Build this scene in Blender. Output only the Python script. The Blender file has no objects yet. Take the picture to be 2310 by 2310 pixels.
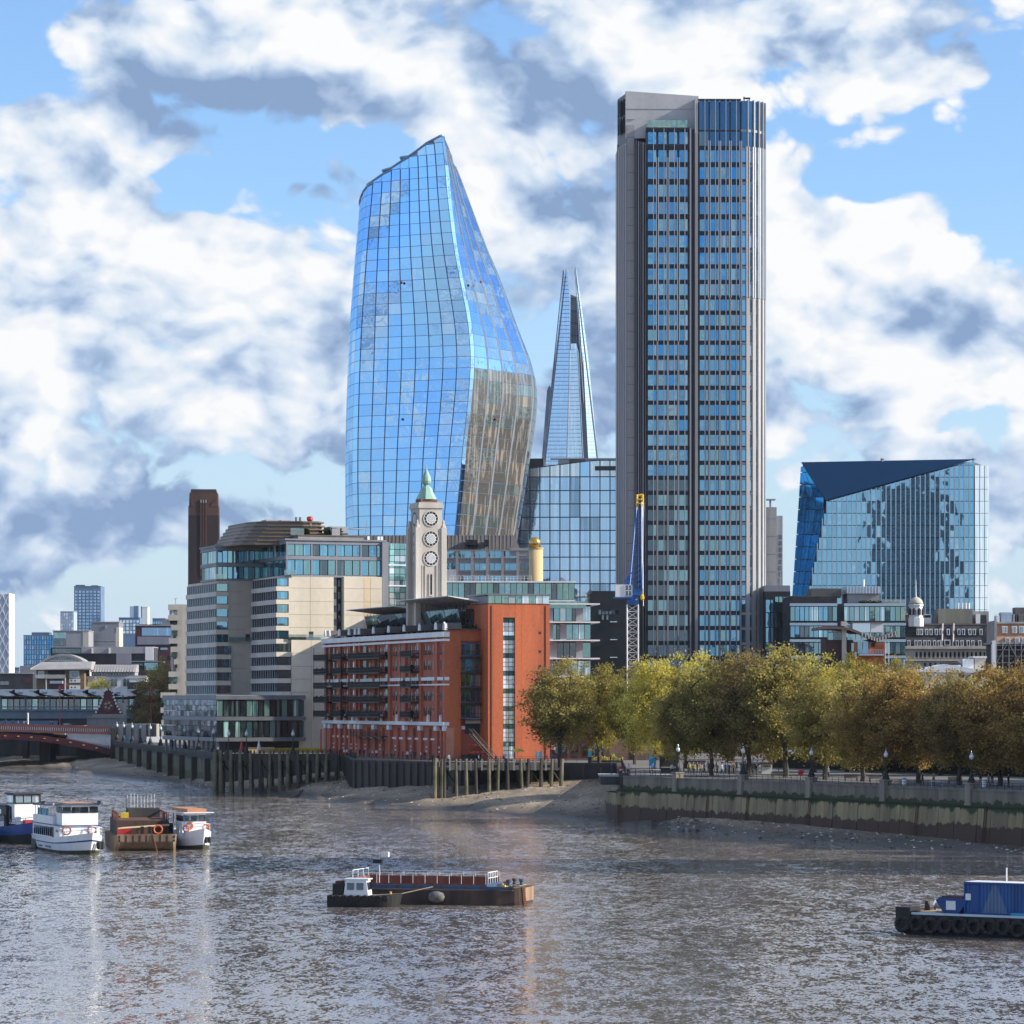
import bpy, bmesh, math, random
import numpy as np
from mathutils import Vector, Matrix
random.seed(7)
S = bpy.context.scene
COL = S.collection
# ------------------------------------------------------------------ camera
F, CX, YH, ZC = 7600.0, 1155.0, 1585.0, 18.0      # focal length (px of the 2310 px photo), optical centre, horizon, eye height over the water
cd = bpy.data.cameras.new('camera'); cam = bpy.data.objects.new('camera', cd); COL.objects.link(cam)
cam.location = (0, 0, ZC); cam.rotation_euler = (math.radians(90), 0, 0)
cd.sensor_width = 36; cd.lens = 36*F/2310; cd.shift_y = (YH-1155)/2310
cd.clip_start = 1; cd.clip_end = 60000
S.camera = cam
# ------------------------------------------------------------------ light
SUN_EL = math.radians(27); SUN_AZ = math.radians(97)    # azimuth clockwise from +Y (view direction): to the right, a little behind
sd = bpy.data.lights.new('sun', 'SUN'); sd.energy = 5.0; sd.angle = math.radians(0.5); sd.color = (1, .93, .82)
sun = bpy.data.objects.new('sun', sd); COL.objects.link(sun)
sv = Vector((math.sin(SUN_AZ)*math.cos(SUN_EL), math.cos(SUN_AZ)*math.cos(SUN_EL), math.sin(SUN_EL)))
sun.rotation_euler = sv.to_track_quat('Z', 'Y').to_euler(); sun.location = (200, 100, 300)
S.view_settings.view_transform = 'Standard'; S.view_settings.look = 'None'; S.view_settings.gamma = 1
S.view_settings.exposure = 0.45
S.cycles.max_bounces = 8; S.cycles.diffuse_bounces = 4; S.cycles.glossy_bounces = 4; S.cycles.transmission_bounces = 4
S.cycles.transparent_max_bounces = 8; S.cycles.use_denoising = True; S.cycles.caustics_reflective = False; S.cycles.caustics_refractive = False
S.cycles.sample_clamp_indirect = 4.0

class NT:
    """tiny node-graph helper"""
    def __init__(s, nt): s.nt = nt; s.N = nt.nodes; s.L = nt.links
    def n(s, t, **kw):
        nd = s.N.new(t)
        for k, v in kw.items(): setattr(nd, k, v)
        return nd
    def put(s, a, b):
        if hasattr(a, 'is_output') and a.is_output: s.L.new(a, b)
        else: b.default_value = a
    def math(s, op, a, b=0.0, c=None, clamp=False):
        m = s.n('ShaderNodeMath', operation=op, use_clamp=clamp); s.put(a, m.inputs[0]); s.put(b, m.inputs[1])
        if c is not None: s.put(c, m.inputs[2])
        return m.outputs[0]
    def vec(s, op, a, b=None, out=0):
        m = s.n('ShaderNodeVectorMath', operation=op); s.put(a, m.inputs[0])
        if b is not None: s.put(b, m.inputs[1])
        return m.outputs[out]
    def noise(s, v, scale, detail=4, rough=.5, dist=0, out=0):
        m = s.n('ShaderNodeTexNoise'); s.put(v, m.inputs['Vector']); m.inputs['Scale'].default_value = scale
        m.inputs['Detail'].default_value = detail; m.inputs['Roughness'].default_value = rough; m.inputs['Distortion'].default_value = dist
        return m.outputs[out]
    def ramp(s, f, stops, interp='LINEAR'):
        m = s.n('ShaderNodeValToRGB'); cr = m.color_ramp; cr.interpolation = interp
        while len(cr.elements) < len(stops): cr.elements.new(.5)
        for e, (p, c) in zip(cr.elements, stops):
            e.position = p; e.color = (*c, 1) if len(c) == 3 else c
        s.put(f, m.inputs[0]); return m.outputs[0]
    def maprange(s, f, a, b, c=0.0, d=1.0, smooth=True):
        m = s.n('ShaderNodeMapRange', interpolation_type='SMOOTHSTEP' if smooth else 'LINEAR')
        s.put(f, m.inputs[0])
        for i, q in enumerate((a, b, c, d)): m.inputs[i+1].default_value = q
        return m.outputs[0]
    def mix(s, f, a, b, blend='MIX'):
        m = s.n('ShaderNodeMix', data_type='RGBA', blend_type=blend)
        s.put(f, m.inputs[0])
        for q, i in ((a, 6), (b, 7)):
            if isinstance(q, (tuple, list)): q = (*q, 1)[:4]
            s.put(q, m.inputs[i])
        return m.outputs[2]

# ------------------------------------------------------------------ sky: Nishita air with cumulus
W = bpy.data.worlds.new('World'); S.world = W; W.use_nodes = True
g = NT(W.node_tree); g.N.clear()
tc = g.n('ShaderNodeTexCoord'); D_ = tc.outputs['Generated']
sky = g.n('ShaderNodeTexSky', sky_type='NISHITA', sun_disc=False); sky.sun_elevation = SUN_EL; sky.sun_rotation = SUN_AZ
sky.altitude = 0; sky.air_density = 1.0; sky.dust_density = 0.7; sky.ozone_density = 1.2
skyc = g.mix(1.0, sky.outputs[0], (.68, .85, 1.10), 'MULTIPLY')
bg1 = g.n('ShaderNodeBackground'); g.put(skyc, bg1.inputs[0]); bg1.inputs[1].default_value = 0.14
def px_dir(x, y): return Vector(((x-CX)/F, 1, (YH-y)/F)).normalized()
def cloud_density(v):
    """cumulus: cauliflower billows growing out of broad masses; flattened in height as clouds seen from afar are"""
    w = g.noise(v, 22, 2, .55, 0, 1)
    v2 = g.vec('ADD', v, g.vec('MULTIPLY', g.vec('SUBTRACT', w, (.5, .5, .5)), (.03, .03, .022)))
    v3 = g.vec('MULTIPLY', v2, (1, 1, 1.5))
    a = g.noise(v3, 9.0, 12, .575)
    vo = g.n('ShaderNodeTexVoronoi', feature='F1'); g.put(v3, vo.inputs['Vector']); vo.inputs['Scale'].default_value = 42; vo.inputs['Detail'].default_value = 2.0; vo.inputs['Roughness'].default_value = .55
    return g.math('ADD', a, g.math('MULTIPLY', g.math('SUBTRACT', .45, vo.outputs['Distance']), .17))
blobs = []   # (x, y, rx, ry, amount) cumulus banks of the photograph, given by direction
def blobsum(v, items):
    tot = None
    for x, y, rx, ry, amt in items:
        d = px_dir(x, y)
        q = g.vec('MULTIPLY', g.vec('SUBTRACT', v, tuple(d)), (F/rx, F/ry, F/ry))
        l = g.vec('LENGTH', q, None, 1)
        f = g.maprange(l, 0.0, 1.0, amt, 0.0)
        tot = f if tot is None else g.math('ADD', tot, f)
    return tot
BANKS = [(560, 110, 700, 260, .24), (1150, 210, 500, 160, .14), (180, 520, 330, 330, .16), (150, 900, 420, 300, .14), (420, 1180, 500, 130, .2), (800, 380, 220, 120, .12), (1000, 1000, 700, 250, .1), (2000, 1000, 400, 160, .1), (620, 640, 300, 300, .12), (60, 1250, 320, 150, .2), (2150, 1180, 300, 120, .14),
         (700, 800, 330, 260, .12), (1080, 420, 330, 260, .14), (1250, 560, 260, 220, .12), (1650, 80, 520, 210, .16), (2050, 150, 330, 220, .17),
         (1860, 560, 330, 260, .16), (2150, 700, 380, 190, .16), (1950, 800, 420, 200, .14), (250, 1150, 420, 160, .1), (2150, 1120, 240, 160, .1),
         (100, 140, 110, 90, -.1), (250, 60, 260, 160, .16), (120, 300, 260, 130, .1), (720, 430, 220, 130, .1), (420, 420, 150, 90, -.12), (1720, 300, 170, 80, -.1), (1960, 400, 220, 90, -.16), (2260, 330, 180, 200, -.16), (840, 330, 180, 70, -.1), (2150, 960, 300, 70, -.12)]
SHADE = [(560, 230, 560, 110, .5), (330, 200, 220, 160, .35), (1250, 240, 420, 110, .3), (60, 690, 250, 90, .22), (620, 720, 240, 190, .28), (700, 830, 330, 80, .2), (330, 960, 420, 80, .12),
         (2150, 720, 360, 110, .75), (2250, 520, 170, 130, .45), (1330, 430, 220, 130, .3), (1800, 790, 120, 90, .2), (150, 1180, 330, 70, .25),
         (760, 130, 330, 120, -.35), (200, 540, 240, 190, -.4), (170, 760, 300, 80, -.3), (1700, 120, 380, 190, -.4), (1860, 520, 220, 210, -.4), (1900, 830, 420, 110, -.4), (2230, 560, 120, 90, -.5), (1080, 400, 230, 130, -.35)]
d0 = cloud_density(D_)
off = g.vec('ADD', D_, (.012, 0, .016)); d1 = cloud_density(off)
bank = blobsum(D_, BANKS)
dens = g.math('ADD', g.math('ADD', d0, .055), bank)
cover = g.maprange(dens, .472, .542)
relief = g.math('MULTIPLY', g.math('SUBTRACT', d0, d1), 3.9)
def broad(v): return g.noise(g.vec('MULTIPLY', v, (1, 1, 1.6)), 11.0, 2, .5)
thick = g.math('MULTIPLY', g.math('SUBTRACT', broad(D_), broad(g.vec('ADD', D_, (.012, 0, .036)))), 1.6)    # lit tops, shaded flat bases of whole masses
sh = blobsum(D_, SHADE)
lum = g.math('SUBTRACT', g.math('ADD', g.math('ADD', .555, relief), thick), sh)
cc = g.ramp(lum, [(0, (.25, .37, .59)), (.3, (.42, .55, .76)), (.55, (.66, .765, .90)), (.8, (.85, .895, .955)), (1, (.975, .98, .985))])
bg2 = g.n('ShaderNodeBackground'); g.put(cc, bg2.inputs[0]); bg2.inputs[1].default_value = 0.74
sz = g.n('ShaderNodeSeparateXYZ'); g.put(D_, sz.inputs[0])
veil = g.math('MULTIPLY', g.maprange(sz.outputs[2], -.01, .16, .85, 0.0), g.maprange(g.noise(g.vec('MULTIPLY', D_, (1, 1, 4)), 7, 5, .55), .3, .7, .75, 1.05), clamp=True)   # pale moist air towards the horizon, all round
bg3 = g.n('ShaderNodeBackground'); bg3.inputs[0].default_value = (.60, .745, .92, 1); bg3.inputs[1].default_value = .74
mv = g.n('ShaderNodeMixShader'); g.put(veil, mv.inputs[0]); g.L.new(bg1.outputs[0], mv.inputs[1]); g.L.new(bg3.outputs[0], mv.inputs[2])
mx = g.n('ShaderNodeMixShader'); g.put(cover, mx.inputs[0]); g.L.new(mv.outputs[0], mx.inputs[1]); g.L.new(bg2.outputs[0], mx.inputs[2])
wo = g.n('ShaderNodeOutputWorld'); g.L.new(mx.outputs[0], wo.inputs[0])
W.cycles.sampling_method = 'MANUAL'; W.cycles.sample_map_resolution = 512

# ------------------------------------------------------------------ materials
MATS = {}
def mat(name, c1, c2=None, scale=.3, rough=.75, metal=0.0, bump=0.0, bscale=None, streak=False, spec=.4, detail=5, fine=.12):
    """procedural surface: two tones blended by world-space noise (streak = run-off stains), fine grain and relief"""
    if name in MATS: return MATS[name]
    m = bpy.data.materials.new(name); m.use_nodes = True; t = NT(m.node_tree); b = t.N['Principled BSDF']
    pos = t.n('ShaderNodeNewGeometry').outputs['Position']
    c2 = c2 or tuple(x*.78 for x in c1)
    v = t.vec('MULTIPLY', pos, (1, 1, .12)) if streak else pos
    f = t.maprange(t.noise(v, scale, detail, .6), .32, .68)
    c = t.mix(f, c1, c2)
    if fine:
        fn = t.noise(pos, scale*9, 3, .6)
        c = t.mix(1.0, c, t.mix(fn, (1-fine,)*3, (1+fine,)*3), 'MULTIPLY')
    t.put(c, b.inputs['Base Color']); b.inputs['Roughness'].default_value = rough; b.inputs['Metallic'].default_value = metal
    b.inputs['Specular IOR Level'].default_value = spec
    if bump:
        bp = t.n('ShaderNodeBump'); bp.inputs['Distance'].default_value = bump; t.put(t.noise(pos, bscale or scale*6, 4, .6), bp.inputs['Height'])
        t.L.new(bp.outputs[0], b.inputs['Normal'])
    MATS[name] = m; return m
def glass(name, tint, refl=.75, rough=.02, inside=(.02, .03, .04), wav=.0, wscale=.35):
    """coated facade glass: dark room behind, tinted mirror in front, slightly uneven"""
    if name in MATS: return MATS[name]
    m = bpy.data.materials.new(name); m.use_nodes = True; t = NT(m.node_tree); t.N.clear()
    pos = t.n('ShaderNodeNewGeometry').outputs['Position']
    gl = t.n('ShaderNodeBsdfGlossy'); gl.inputs['Color'].default_value = (*tint, 1); gl.inputs['Roughness'].default_value = rough
    df = t.n('ShaderNodeBsdfDiffuse')
    cur = t.maprange(t.noise(t.vec('MULTIPLY', pos, (1, 1, .05)), 1.1, 2, .5), .52, .6)
    t.put(t.mix(cur, inside, tuple(min(1, x*3.0+.05) for x in inside)), df.inputs[0])
    lw = t.n('ShaderNodeFresnel'); lw.inputs[0].default_value = 1.5
    fac = t.math('ADD', t.math('MULTIPLY', lw.outputs[0], 1-refl), refl, clamp=True)
    if wav:
        bp = t.n('ShaderNodeBump'); bp.inputs['Distance'].default_value = wav; t.put(t.noise(pos, wscale, 2, .5), bp.inputs['Height'])
        t.L.new(bp.outputs[0], gl.inputs['Normal'])
    ms = t.n('ShaderNodeMixShader'); t.put(fac, ms.inputs[0]); t.L.new(df.outputs[0], ms.inputs[1]); t.L.new(gl.outputs[0], ms.inputs[2])
    o = t.n('ShaderNodeOutputMaterial'); t.L.new(ms.outputs[0], o.inputs[0]); MATS[name] = m; return m
def clear_glass(name, tint=(.8, .9, .9)):
    if name in MATS: return MATS[name]
    m = bpy.data.materials.new(name); m.use_nodes = True; t = NT(m.node_tree); t.N.clear()
    tr = t.n('ShaderNodeBsdfTransparent'); tr.inputs[0].default_value = (*tint, 1)
    gl = t.n('ShaderNodeBsdfGlossy'); gl.inputs['Roughness'].default_value = .02
    lw = t.n('ShaderNodeFresnel'); lw.inputs[0].default_value = 1.6
    ms = t.n('ShaderNodeMixShader'); t.put(t.math('ADD', lw.outputs[0], .12, clamp=True), ms.inputs[0]); t.L.new(tr.outputs[0], ms.inputs[1]); t.L.new(gl.outputs[0], ms.inputs[2])
    o = t.n('ShaderNodeOutputMaterial'); t.L.new(ms.outputs[0], o.inputs[0]); MATS[name] = m; return m

M = MATS
mat('concrete', (.42, .40, .37), (.30, .28, .26), .25, .85, streak=True, bump=.02)
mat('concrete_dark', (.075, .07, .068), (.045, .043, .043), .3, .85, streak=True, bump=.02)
mat('stone_pale', (.60, .55, .47), (.47, .42, .36), .35, .8, streak=True, bump=.015)
mat('portland', (.56, .51, .44), (.40, .36, .32), .3, .8, streak=True, bump=.015)
mat('cream', (.68, .60, .47), (.58, .50, .39), .12, .7, streak=True, spec=.3)
mat('cream_band', (.70, .66, .58), (.56, .53, .48), .2, .75, streak=True)
mat('brick_orange', (.52, .135, .05), (.36, .092, .04), .22, .85, streak=True, bump=.015, fine=.28)
mat('brick_red', (.50, .15, .088), (.38, .115, .07), .2, .85, streak=True, bump=.01, fine=.25)
mat('brick_brown', (.20, .10, .065), (.15, .075, .05), .2, .85, streak=True, fine=.25)
mat('chimney_brick', (.045, .030, .030), (.032, .023, .026), .08, .9, streak=True, fine=.2)  # brick darkened so the colour carries the chimney's shade
mat('chimney_top', (.10, .055, .042), (.075, .042, .035), .08, .9, streak=True, fine=.2)
mat('white', (.80, .80, .79), (.68, .68, .68), .4, .5, streak=True)
mat('white_gloss', (.82, .83, .84), (.72, .73, .74), .8, .3, streak=True, spec=.5)
mat('grey_metal', (.16, .165, .18), (.12, .125, .14), .4, .45, metal=.3)
mat('grey_panel', (.25, .255, .28), (.20, .205, .225), .15, .55, streak=True)
mat('mid_grey', (.34, .34, .36), (.27, .27, .29), .15, .7, streak=True)
mat('dark_metal', (.03, .033, .045), (.02, .022, .028), .5, .45, metal=.2)
mat('black_iron', (.012, .012, .014), (.02, .018, .018), .8, .5)
mat('bronze', (.135, .125, .125), (.10, .095, .095), .2, .5, metal=.2, streak=True)
mat('bronze_light', (.30, .29, .30), (.24, .235, .245), .2, .5, streak=True)
mat('roof_lead', (.13, .115, .105), (.095, .085, .08), .3, .6, streak=True)
mat('roof_pale', (.38, .36, .35), (.30, .285, .28), .3, .6)
mat('slate', (.045, .043, .05), (.03, .03, .034), .5, .6, streak=True)
mat('copper', (.30, .47, .37), (.24, .38, .31), .6, .6, streak=True)
mat('gold', (.72, .46, .11), (.55, .33, .08), .8, .3, metal=.8)
mat('gold_stone', (.62, .45, .22), (.52, .37, .18), .3, .7)
mat('crane_blue', (.02, .13, .42), (.018, .10, .33), .6, .45)
mat('crane_yellow', (.78, .50, .02), (.62, .38, .02), .6, .45)
mat('red', (.50, .03, .03), (.40, .025, .025), .6, .45)
mat('bridge_red', (.085, .010, .018), (.06, .008, .014), .5, .5, streak=True)
mat('bridge_pink', (.20, .075, .075), (.16, .06, .06), .5, .55)
mat('timber_dark', (.085, .072, .06), (.05, .043, .036), .9, .9, streak=True, bump=.03)
mat('timber_grey', (.40, .35, .28), (.25, .22, .18), .9, .85, streak=True, bump=.03)
mat('pile', (.21, .175, .125), (.10, .10, .055), .5, .9, streak=False, bump=.04)
mat('paving', (.17, .16, .145), (.13, .12, .11), .2, .9)
mat('asphalt', (.06, .06, .062), (.045, .045, .047), .4, .9)
mat('rust', (.16, .065, .035), (.075, .04, .028), .8, .85, streak=True, bump=.02)
mat('rust_hull', (.085, .05, .038), (.035, .026, .024), .7, .75, streak=True, bump=.02)
mat('rust_tan', (.26, .185, .12), (.13, .085, .06), .7, .85, streak=True, bump=.03)
mat('hold_red', (.24, .085, .055), (.13, .05, .035), .9, .8, streak=True)
mat('boat_blue', (.018, .07, .28), (.016, .055, .20), .8, .4, streak=True)
mat('coaming_blue', (.025, .11, .24), (.08, .06, .05), 1.6, .55, streak=True)
mat('container_blue', (.014, .075, .27), (.012, .055, .19), .7, .5, streak=True)
mat('container_light', (.16, .24, .36), (.11, .18, .30), .9, .5, streak=True)
mat('hull_black', (.012, .012, .014), (.025, .022, .02), .7, .55, streak=True)
mat('tyre', (.018, .018, .02), (.045, .042, .04), 3, .85)
mat('rope', (.42, .34, .22), (.30, .24, .16), 5, .9)
mat('orange', (.75, .16, .03), (.6, .12, .02), 2, .6)
mat('tan_cloth', (.50, .24, .12), (.42, .19, .09), 1.5, .8)
mat('deck', (.42, .36, .27), (.30, .26, .20), .8, .85)
mat('yellow', (.75, .52, .05), (.6, .4, .04), 1, .6)
mat('cyan', (.05, .35, .55), None, 1, .6)
mat('soil', (.07, .055, .04), None, 1, .95)
mat('bark', (.10, .085, .068), (.055, .047, .04), 1.2, .95, streak=True, bump=.04)
mat('dark_room', (.012, .013, .016), (.03, .028, .028), .7, .6)
mat('curtain', (.55, .54, .5), None, 1, .8)
glass('glass_sky', (.40, .64, .92), .84, .015, (.02, .05, .09), .02)
glass('glass_sky2', (.37, .61, .91), .82, .02, (.03, .06, .11), .02)
glass('glass_sky3', (.46, .68, .93), .84, .03, (.05, .08, .12), .02)
glass('glass_blue', (.17, .40, .60), .68, .02, (.012, .05, .09), .015)
glass('glass_blue2', (.27, .50, .66), .66, .02, (.04, .11, .15), .015)
glass('glass_teal', (.40, .62, .66), .55, .03, (.02, .045, .05), .02)
glass('glass_green', (.42, .60, .55), .5, .03, (.02, .05, .045), .02)
glass('glass_dark', (.30, .38, .44), .35, .03, (.012, .014, .016), .02)
glass('glass_wavy', (.36, .62, .82), .72, .015, (.015, .035, .055), .03, .16)
glass('glass_deep', (.05, .12, .2), .12, .3, (.006, .035, .075))
glass('glass_vivid', (.05, .36, .75), .6, .06, (.01, .10, .25))
glass('glass_far', (.42, .58, .75), .6, .1, (.12, .2, .3))
glass('glass_pale', (.80, .88, .94), .6, .1, (.35, .4, .42))
glass('glass_room', (.5, .55, .6), .18, .03, (.03, .026, .024), .02)
clear_glass('glass_clear')

# ------------------------------------------------------------------ building blocks
def PX(x, D): return (x-CX)/F*D
def PZ(y, D): return ZC+(YH-y)/F*D
def PT(x, y, D): return Vector((PX(x, D), D, PZ(y, D)))
def WD(y, z=0.0): return (ZC-z)*F/(y-YH)          # distance of a point of known height seen at row y
def tag(o, label=None, cat=None, group=None, kind=None):
    if label: o['label'] = label
    if cat: o['category'] = cat
    if group: o['group'] = group
    if kind: o['kind'] = kind
    return o
def thing(name, label, cat, loc=(0, 0, 0), rz=0.0, group=None):
    o = bpy.data.objects.new(name, None); COL.objects.link(o); o.location = loc; o.rotation_euler = (0, 0, rz); o.empty_display_size = .5
    return tag(o, label, cat, group)
def link(name, me, par=None, loc=(0, 0, 0)):
    o = bpy.data.objects.new(name, me); COL.objects.link(o); o.location = loc
    if par is not None: o.parent = par
    return o
class MB:
    """collects shapes for ONE mesh object"""
    def __init__(s): s.v = []; s.f = []; s.mi = []; s.cm = 0
    def add(s, vs, fs):
        n = len(s.v); s.v += [tuple(p) for p in vs]; s.f += [tuple(i+n for i in f) for f in fs]; s.mi += [s.cm]*len(fs); return s
    def box(s, x0, x1, y0, y1, z0, z1):
        return s.add([(x0,y0,z0),(x1,y0,z0),(x1,y1,z0),(x0,y1,z0),(x0,y0,z1),(x1,y0,z1),(x1,y1,z1),(x0,y1,z1)],
                     [(0,3,2,1),(4,5,6,7),(0,1,5,4),(1,2,6,5),(2,3,7,6),(3,0,4,7)])
    def tube(s, p, q, r, n=6, r2=None):
        p = Vector(p); q = Vector(q); d = q-p
        if d.length < 1e-6: return s
        a = d.orthogonal().normalized(); b = d.normalized().cross(a); r2 = r if r2 is None else r2; vs = []
        for c, rr in ((p, r), (q, r2)):
            for i in range(n):
                t = 2*math.pi*i/n; vs.append(c+a*(rr*math.cos(t))+b*(rr*math.sin(t)))
        return s.add(vs, [(i, (i+1) % n, n+(i+1) % n, n+i) for i in range(n)]+[tuple(range(n))[::-1], tuple(range(n, 2*n))])
    def path(s, pts, r, n=6):
        for a, b in zip(pts, pts[1:]): s.tube(a, b, r, n)
        return s
    def lathe(s, prof, c=(0, 0, 0), n=12, rot=0.0):
        vs = []; 
        for r, z in prof:
            for i in range(n):
                t = 2*math.pi*i/n+rot; vs.append((c[0]+r*math.cos(t), c[1]+r*math.sin(t), c[2]+z))
        fs = []
        for k in range(len(prof)-1):
            for i in range(n): fs.append((k*n+i, k*n+(i+1) % n, (k+1)*n+(i+1) % n, (k+1)*n+i))
        fs += [tuple(range(n))[::-1], tuple(range((len(prof)-1)*n, len(prof)*n))]
        return s.add(vs, fs)
    def prism(s, pts, ext):
        """polygon (3-D points) swept along vector ext"""
        n = len(pts); e = Vector(ext); a = [Vector(p) for p in pts]
        return s.add(a+[p+e for p in a], [tuple(range(n)), tuple(range(2*n-1, n-1, -1))]+[(i, i+n, (i+1) % n+n, (i+1) % n) for i in range(n)])
    def loft(s, rings, closed=True, caps=True):
        n = len(rings[0]); vs = [p for r in rings for p in r]; fs = []
        for k in range(len(rings)-1):
            for i in range(n if closed else n-1): fs.append((k*n+i, k*n+(i+1) % n, (k+1)*n+(i+1) % n, (k+1)*n+i))
        if caps: fs += [tuple(range(n))[::-1], tuple(range((len(rings)-1)*n, len(rings)*n))]
        return s.add(vs, fs)
    def mesh(s, name, mats, smooth=False, fix=True):
        me = bpy.data.meshes.new(name); me.from_pydata(s.v, [], s.f)
        ms = mats if isinstance(mats, (list, tuple)) else [mats]
        for m in ms: me.materials.append(M[m] if isinstance(m, str) else m)
        if len(ms) > 1: me.polygons.foreach_set('material_index', s.mi)
        if fix: bm = bmesh.new(); bm.from_mesh(me); bmesh.ops.recalc_face_normals(bm, faces=bm.faces); bm.to_mesh(me); bm.free()
        if smooth: me.polygons.foreach_set('use_smooth', [True]*len(me.polygons))
        return me
    def build(s, name, mats, par=None, loc=(0, 0, 0), smooth=False, fix=True):
        return link(name, s.mesh(name, mats, smooth, fix), par, loc)
_bx = {}
def bx(par, name, m, x0, x1, y0, y1, z0, z1):
    """box part; boxes of one size and material share their mesh"""
    if x1 < x0: x0, x1 = x1, x0
    if y1 < y0: y0, y1 = y1, y0
    if z1 < z0: z0, z1 = z1, z0
    k = (round(x1-x0, 3), round(y1-y0, 3), round(z1-z0, 3), m)
    if k not in _bx: _bx[k] = MB().box(0, k[0], 0, k[1], 0, k[2]).mesh(name, m)
    return link(name, _bx[k], par, (x0, y0, z0))
class FR:
    """a thing with its own frame: u along the front to the right, v into depth, z up from its base"""
    def __init__(s, name, label, cat, x, D, deg=0.0, z0=7.0, group=None):
        s.a = math.radians(deg); s.c = math.cos(s.a); s.s = math.sin(s.a); s.O = Vector((PX(x, D), D, z0))
        s.o = thing(name, label, cat, s.O, s.a, group)
    def u(s, x, v=0.0):
        dx = (x-CX)/F; ox = s.O.x-s.s*v; oy = s.O.y+s.c*v; return (dx*oy-ox)/(s.c-dx*s.s)
    def v(s, x, u=0.0):
        dx = (x-CX)/F; ox = s.O.x+s.c*u; oy = s.O.y+s.s*u; return (dx*oy-ox)/(-s.s-dx*s.c)
    def Y(s, u, v): return s.O.y+s.s*u+s.c*v
    def z(s, y, u=0.0, v=0.0): return PZ(y, s.Y(u, v))-s.O.z
    def bx(s, name, m, u0, u1, v0, v1, z0, z1, par=None): return bx(par or s.o, name, m, u0, u1, v0, v1, z0, z1)
def panes(par, quads, name='pane', limit=300, t=.12, tilt=.004, seed=1):
    """quads: (four points, material). Largest `limit` become parts of their own, the rest one part"""
    rnd = random.Random(seed)
    def area(q): a, b, c, d = [Vector(p) for p in q]; return ((c-a).cross(d-b)).length*.5
    qs = sorted(quads, key=lambda q: -area(q[0])); rest = {}
    def slab(q):
        a, b, c, d = [Vector(p) for p in q]; nn = (c-a).cross(d-b); nn.normalize()
        w = (b-a).length; h = (d-a).length; tu = rnd.gauss(0, tilt); tv = rnd.gauss(0, tilt)
        f = [a-nn*0, b+nn*(tu*w), c+nn*(tu*w+tv*h), d+nn*(tv*h)]
        return f+f+[p-nn*t for p in (a, b, c, d)], [(0,1,2,3), (5,4,8,9), (6,5,9,10), (7,6,10,11), (4,7,11,8)]
    for i, (q, m) in enumerate(qs):
        vs, fs = slab(q)
        if i < limit:
            o = Vector(vs[0]); me = bpy.data.meshes.new(name); me.from_pydata([tuple(p-o) for p in vs], [], fs); me.materials.append(M[m]); me.polygons[0].use_smooth = True; link(name, me, par, o)
        else: rest.setdefault(m, MB()).add(vs, fs)
    if rest:
        mb = MB(); ms = list(rest)
        for k, m in enumerate(ms): mb.cm = k; mb.add(rest[m].v, rest[m].f)
        ob_ = mb.build(name+'_field', ms, par, fix=False); ob_.data.polygons.foreach_set('use_smooth', [i % 5 == 0 for i in range(len(ob_.data.polygons))]); tag(ob_, kind='stuff')
def wall_grid(fr, v, us, zs, gap=.12, mats=('glass_blue',), out=None, rnd=random, off=.0):
    """quads of a glazed grid on the plane v=const (facing the front)"""
    q = out if out is not None else []
    for a, b in zip(us, us[1:]):
        for c, d in zip(zs, zs[1:]):
            if b-a > 2*gap and d-c > 2*gap:
                q.append(([(a+gap, v-off, c+gap), (b-gap, v-off, c+gap), (b-gap, v-off, d-gap), (a+gap, v-off, d-gap)], rnd.choice(mats)))
    return q
def lin(a, b, n): return [a+(b-a)*i/n for i in range(n+1)]
# ================================================================== the setting
WK = (.34, .62, .85); WR = (.5, 1.15)
def river():
    m = bpy.data.materials.new('thames_water'); m.use_nodes = True; t = NT(m.node_tree); b = t.N['Principled BSDF']
    pos = t.n('ShaderNodeNewGeometry').outputs['Position']
    silt = t.maprange(t.noise(t.vec('MULTIPLY', pos, (.5, .2, 1)), .05, 4, .6, .4), .35, .7)
    t.put(t.mix(silt, (.205, .175, .155), (.285, .25, .225)), b.inputs['Base Color'])
    b.inputs['Roughness'].default_value = .03; b.inputs['IOR'].default_value = 1.5; b.inputs['Specular IOR Level'].default_value = .5
    # wind ripples of several lengths, with calmer and rougher reaches
    def slope(sc, sy, k, det):       # independent wavelet slopes in x and y
        c = t.noise(t.vec('MULTIPLY', pos, (1, sy, 1)), sc, det, .6, .3, 1)
        return t.vec('MULTIPLY', t.vec('SUBTRACT', c, (.5, .5, .5)), (k, k, 0))
    reach = t.maprange(t.noise(t.vec('MULTIPLY', pos, (1, .22, 1)), .022, 4, .6, .8), .34, .66, WR[0], WR[1])
    sl = t.vec('ADD', t.vec('ADD', slope(.3, .45, WK[0], 2), slope(1.35, .36, WK[1], 3)), slope(5.2, .4, WK[2], 2))
    sc = t.n('ShaderNodeVectorMath', operation='SCALE'); t.put(sl, sc.inputs[0]); t.put(reach, sc.inputs['Scale'])
    nrm = t.vec('NORMALIZE', t.vec('ADD', sc.outputs[0], (0, 0, 1)))
    t.L.new(nrm, b.inputs['Normal'])
    mb = MB(); mb.add([(-2500, 60, 0), (2500, 60, 0), (2500, 1600, 0), (-2500, 1600, 0)], [(0, 1, 2, 3)])
    mb.add([(-2500, -1500, 0), (2500, -1500, 0), (2500, 60, 0), (-2500, 60, 0)], [(0, 1, 2, 3)])
    tag(mb.build('river', m), 'brown rippled tidal river', None, None, 'structure')
river()
PROM = 7.0
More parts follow.
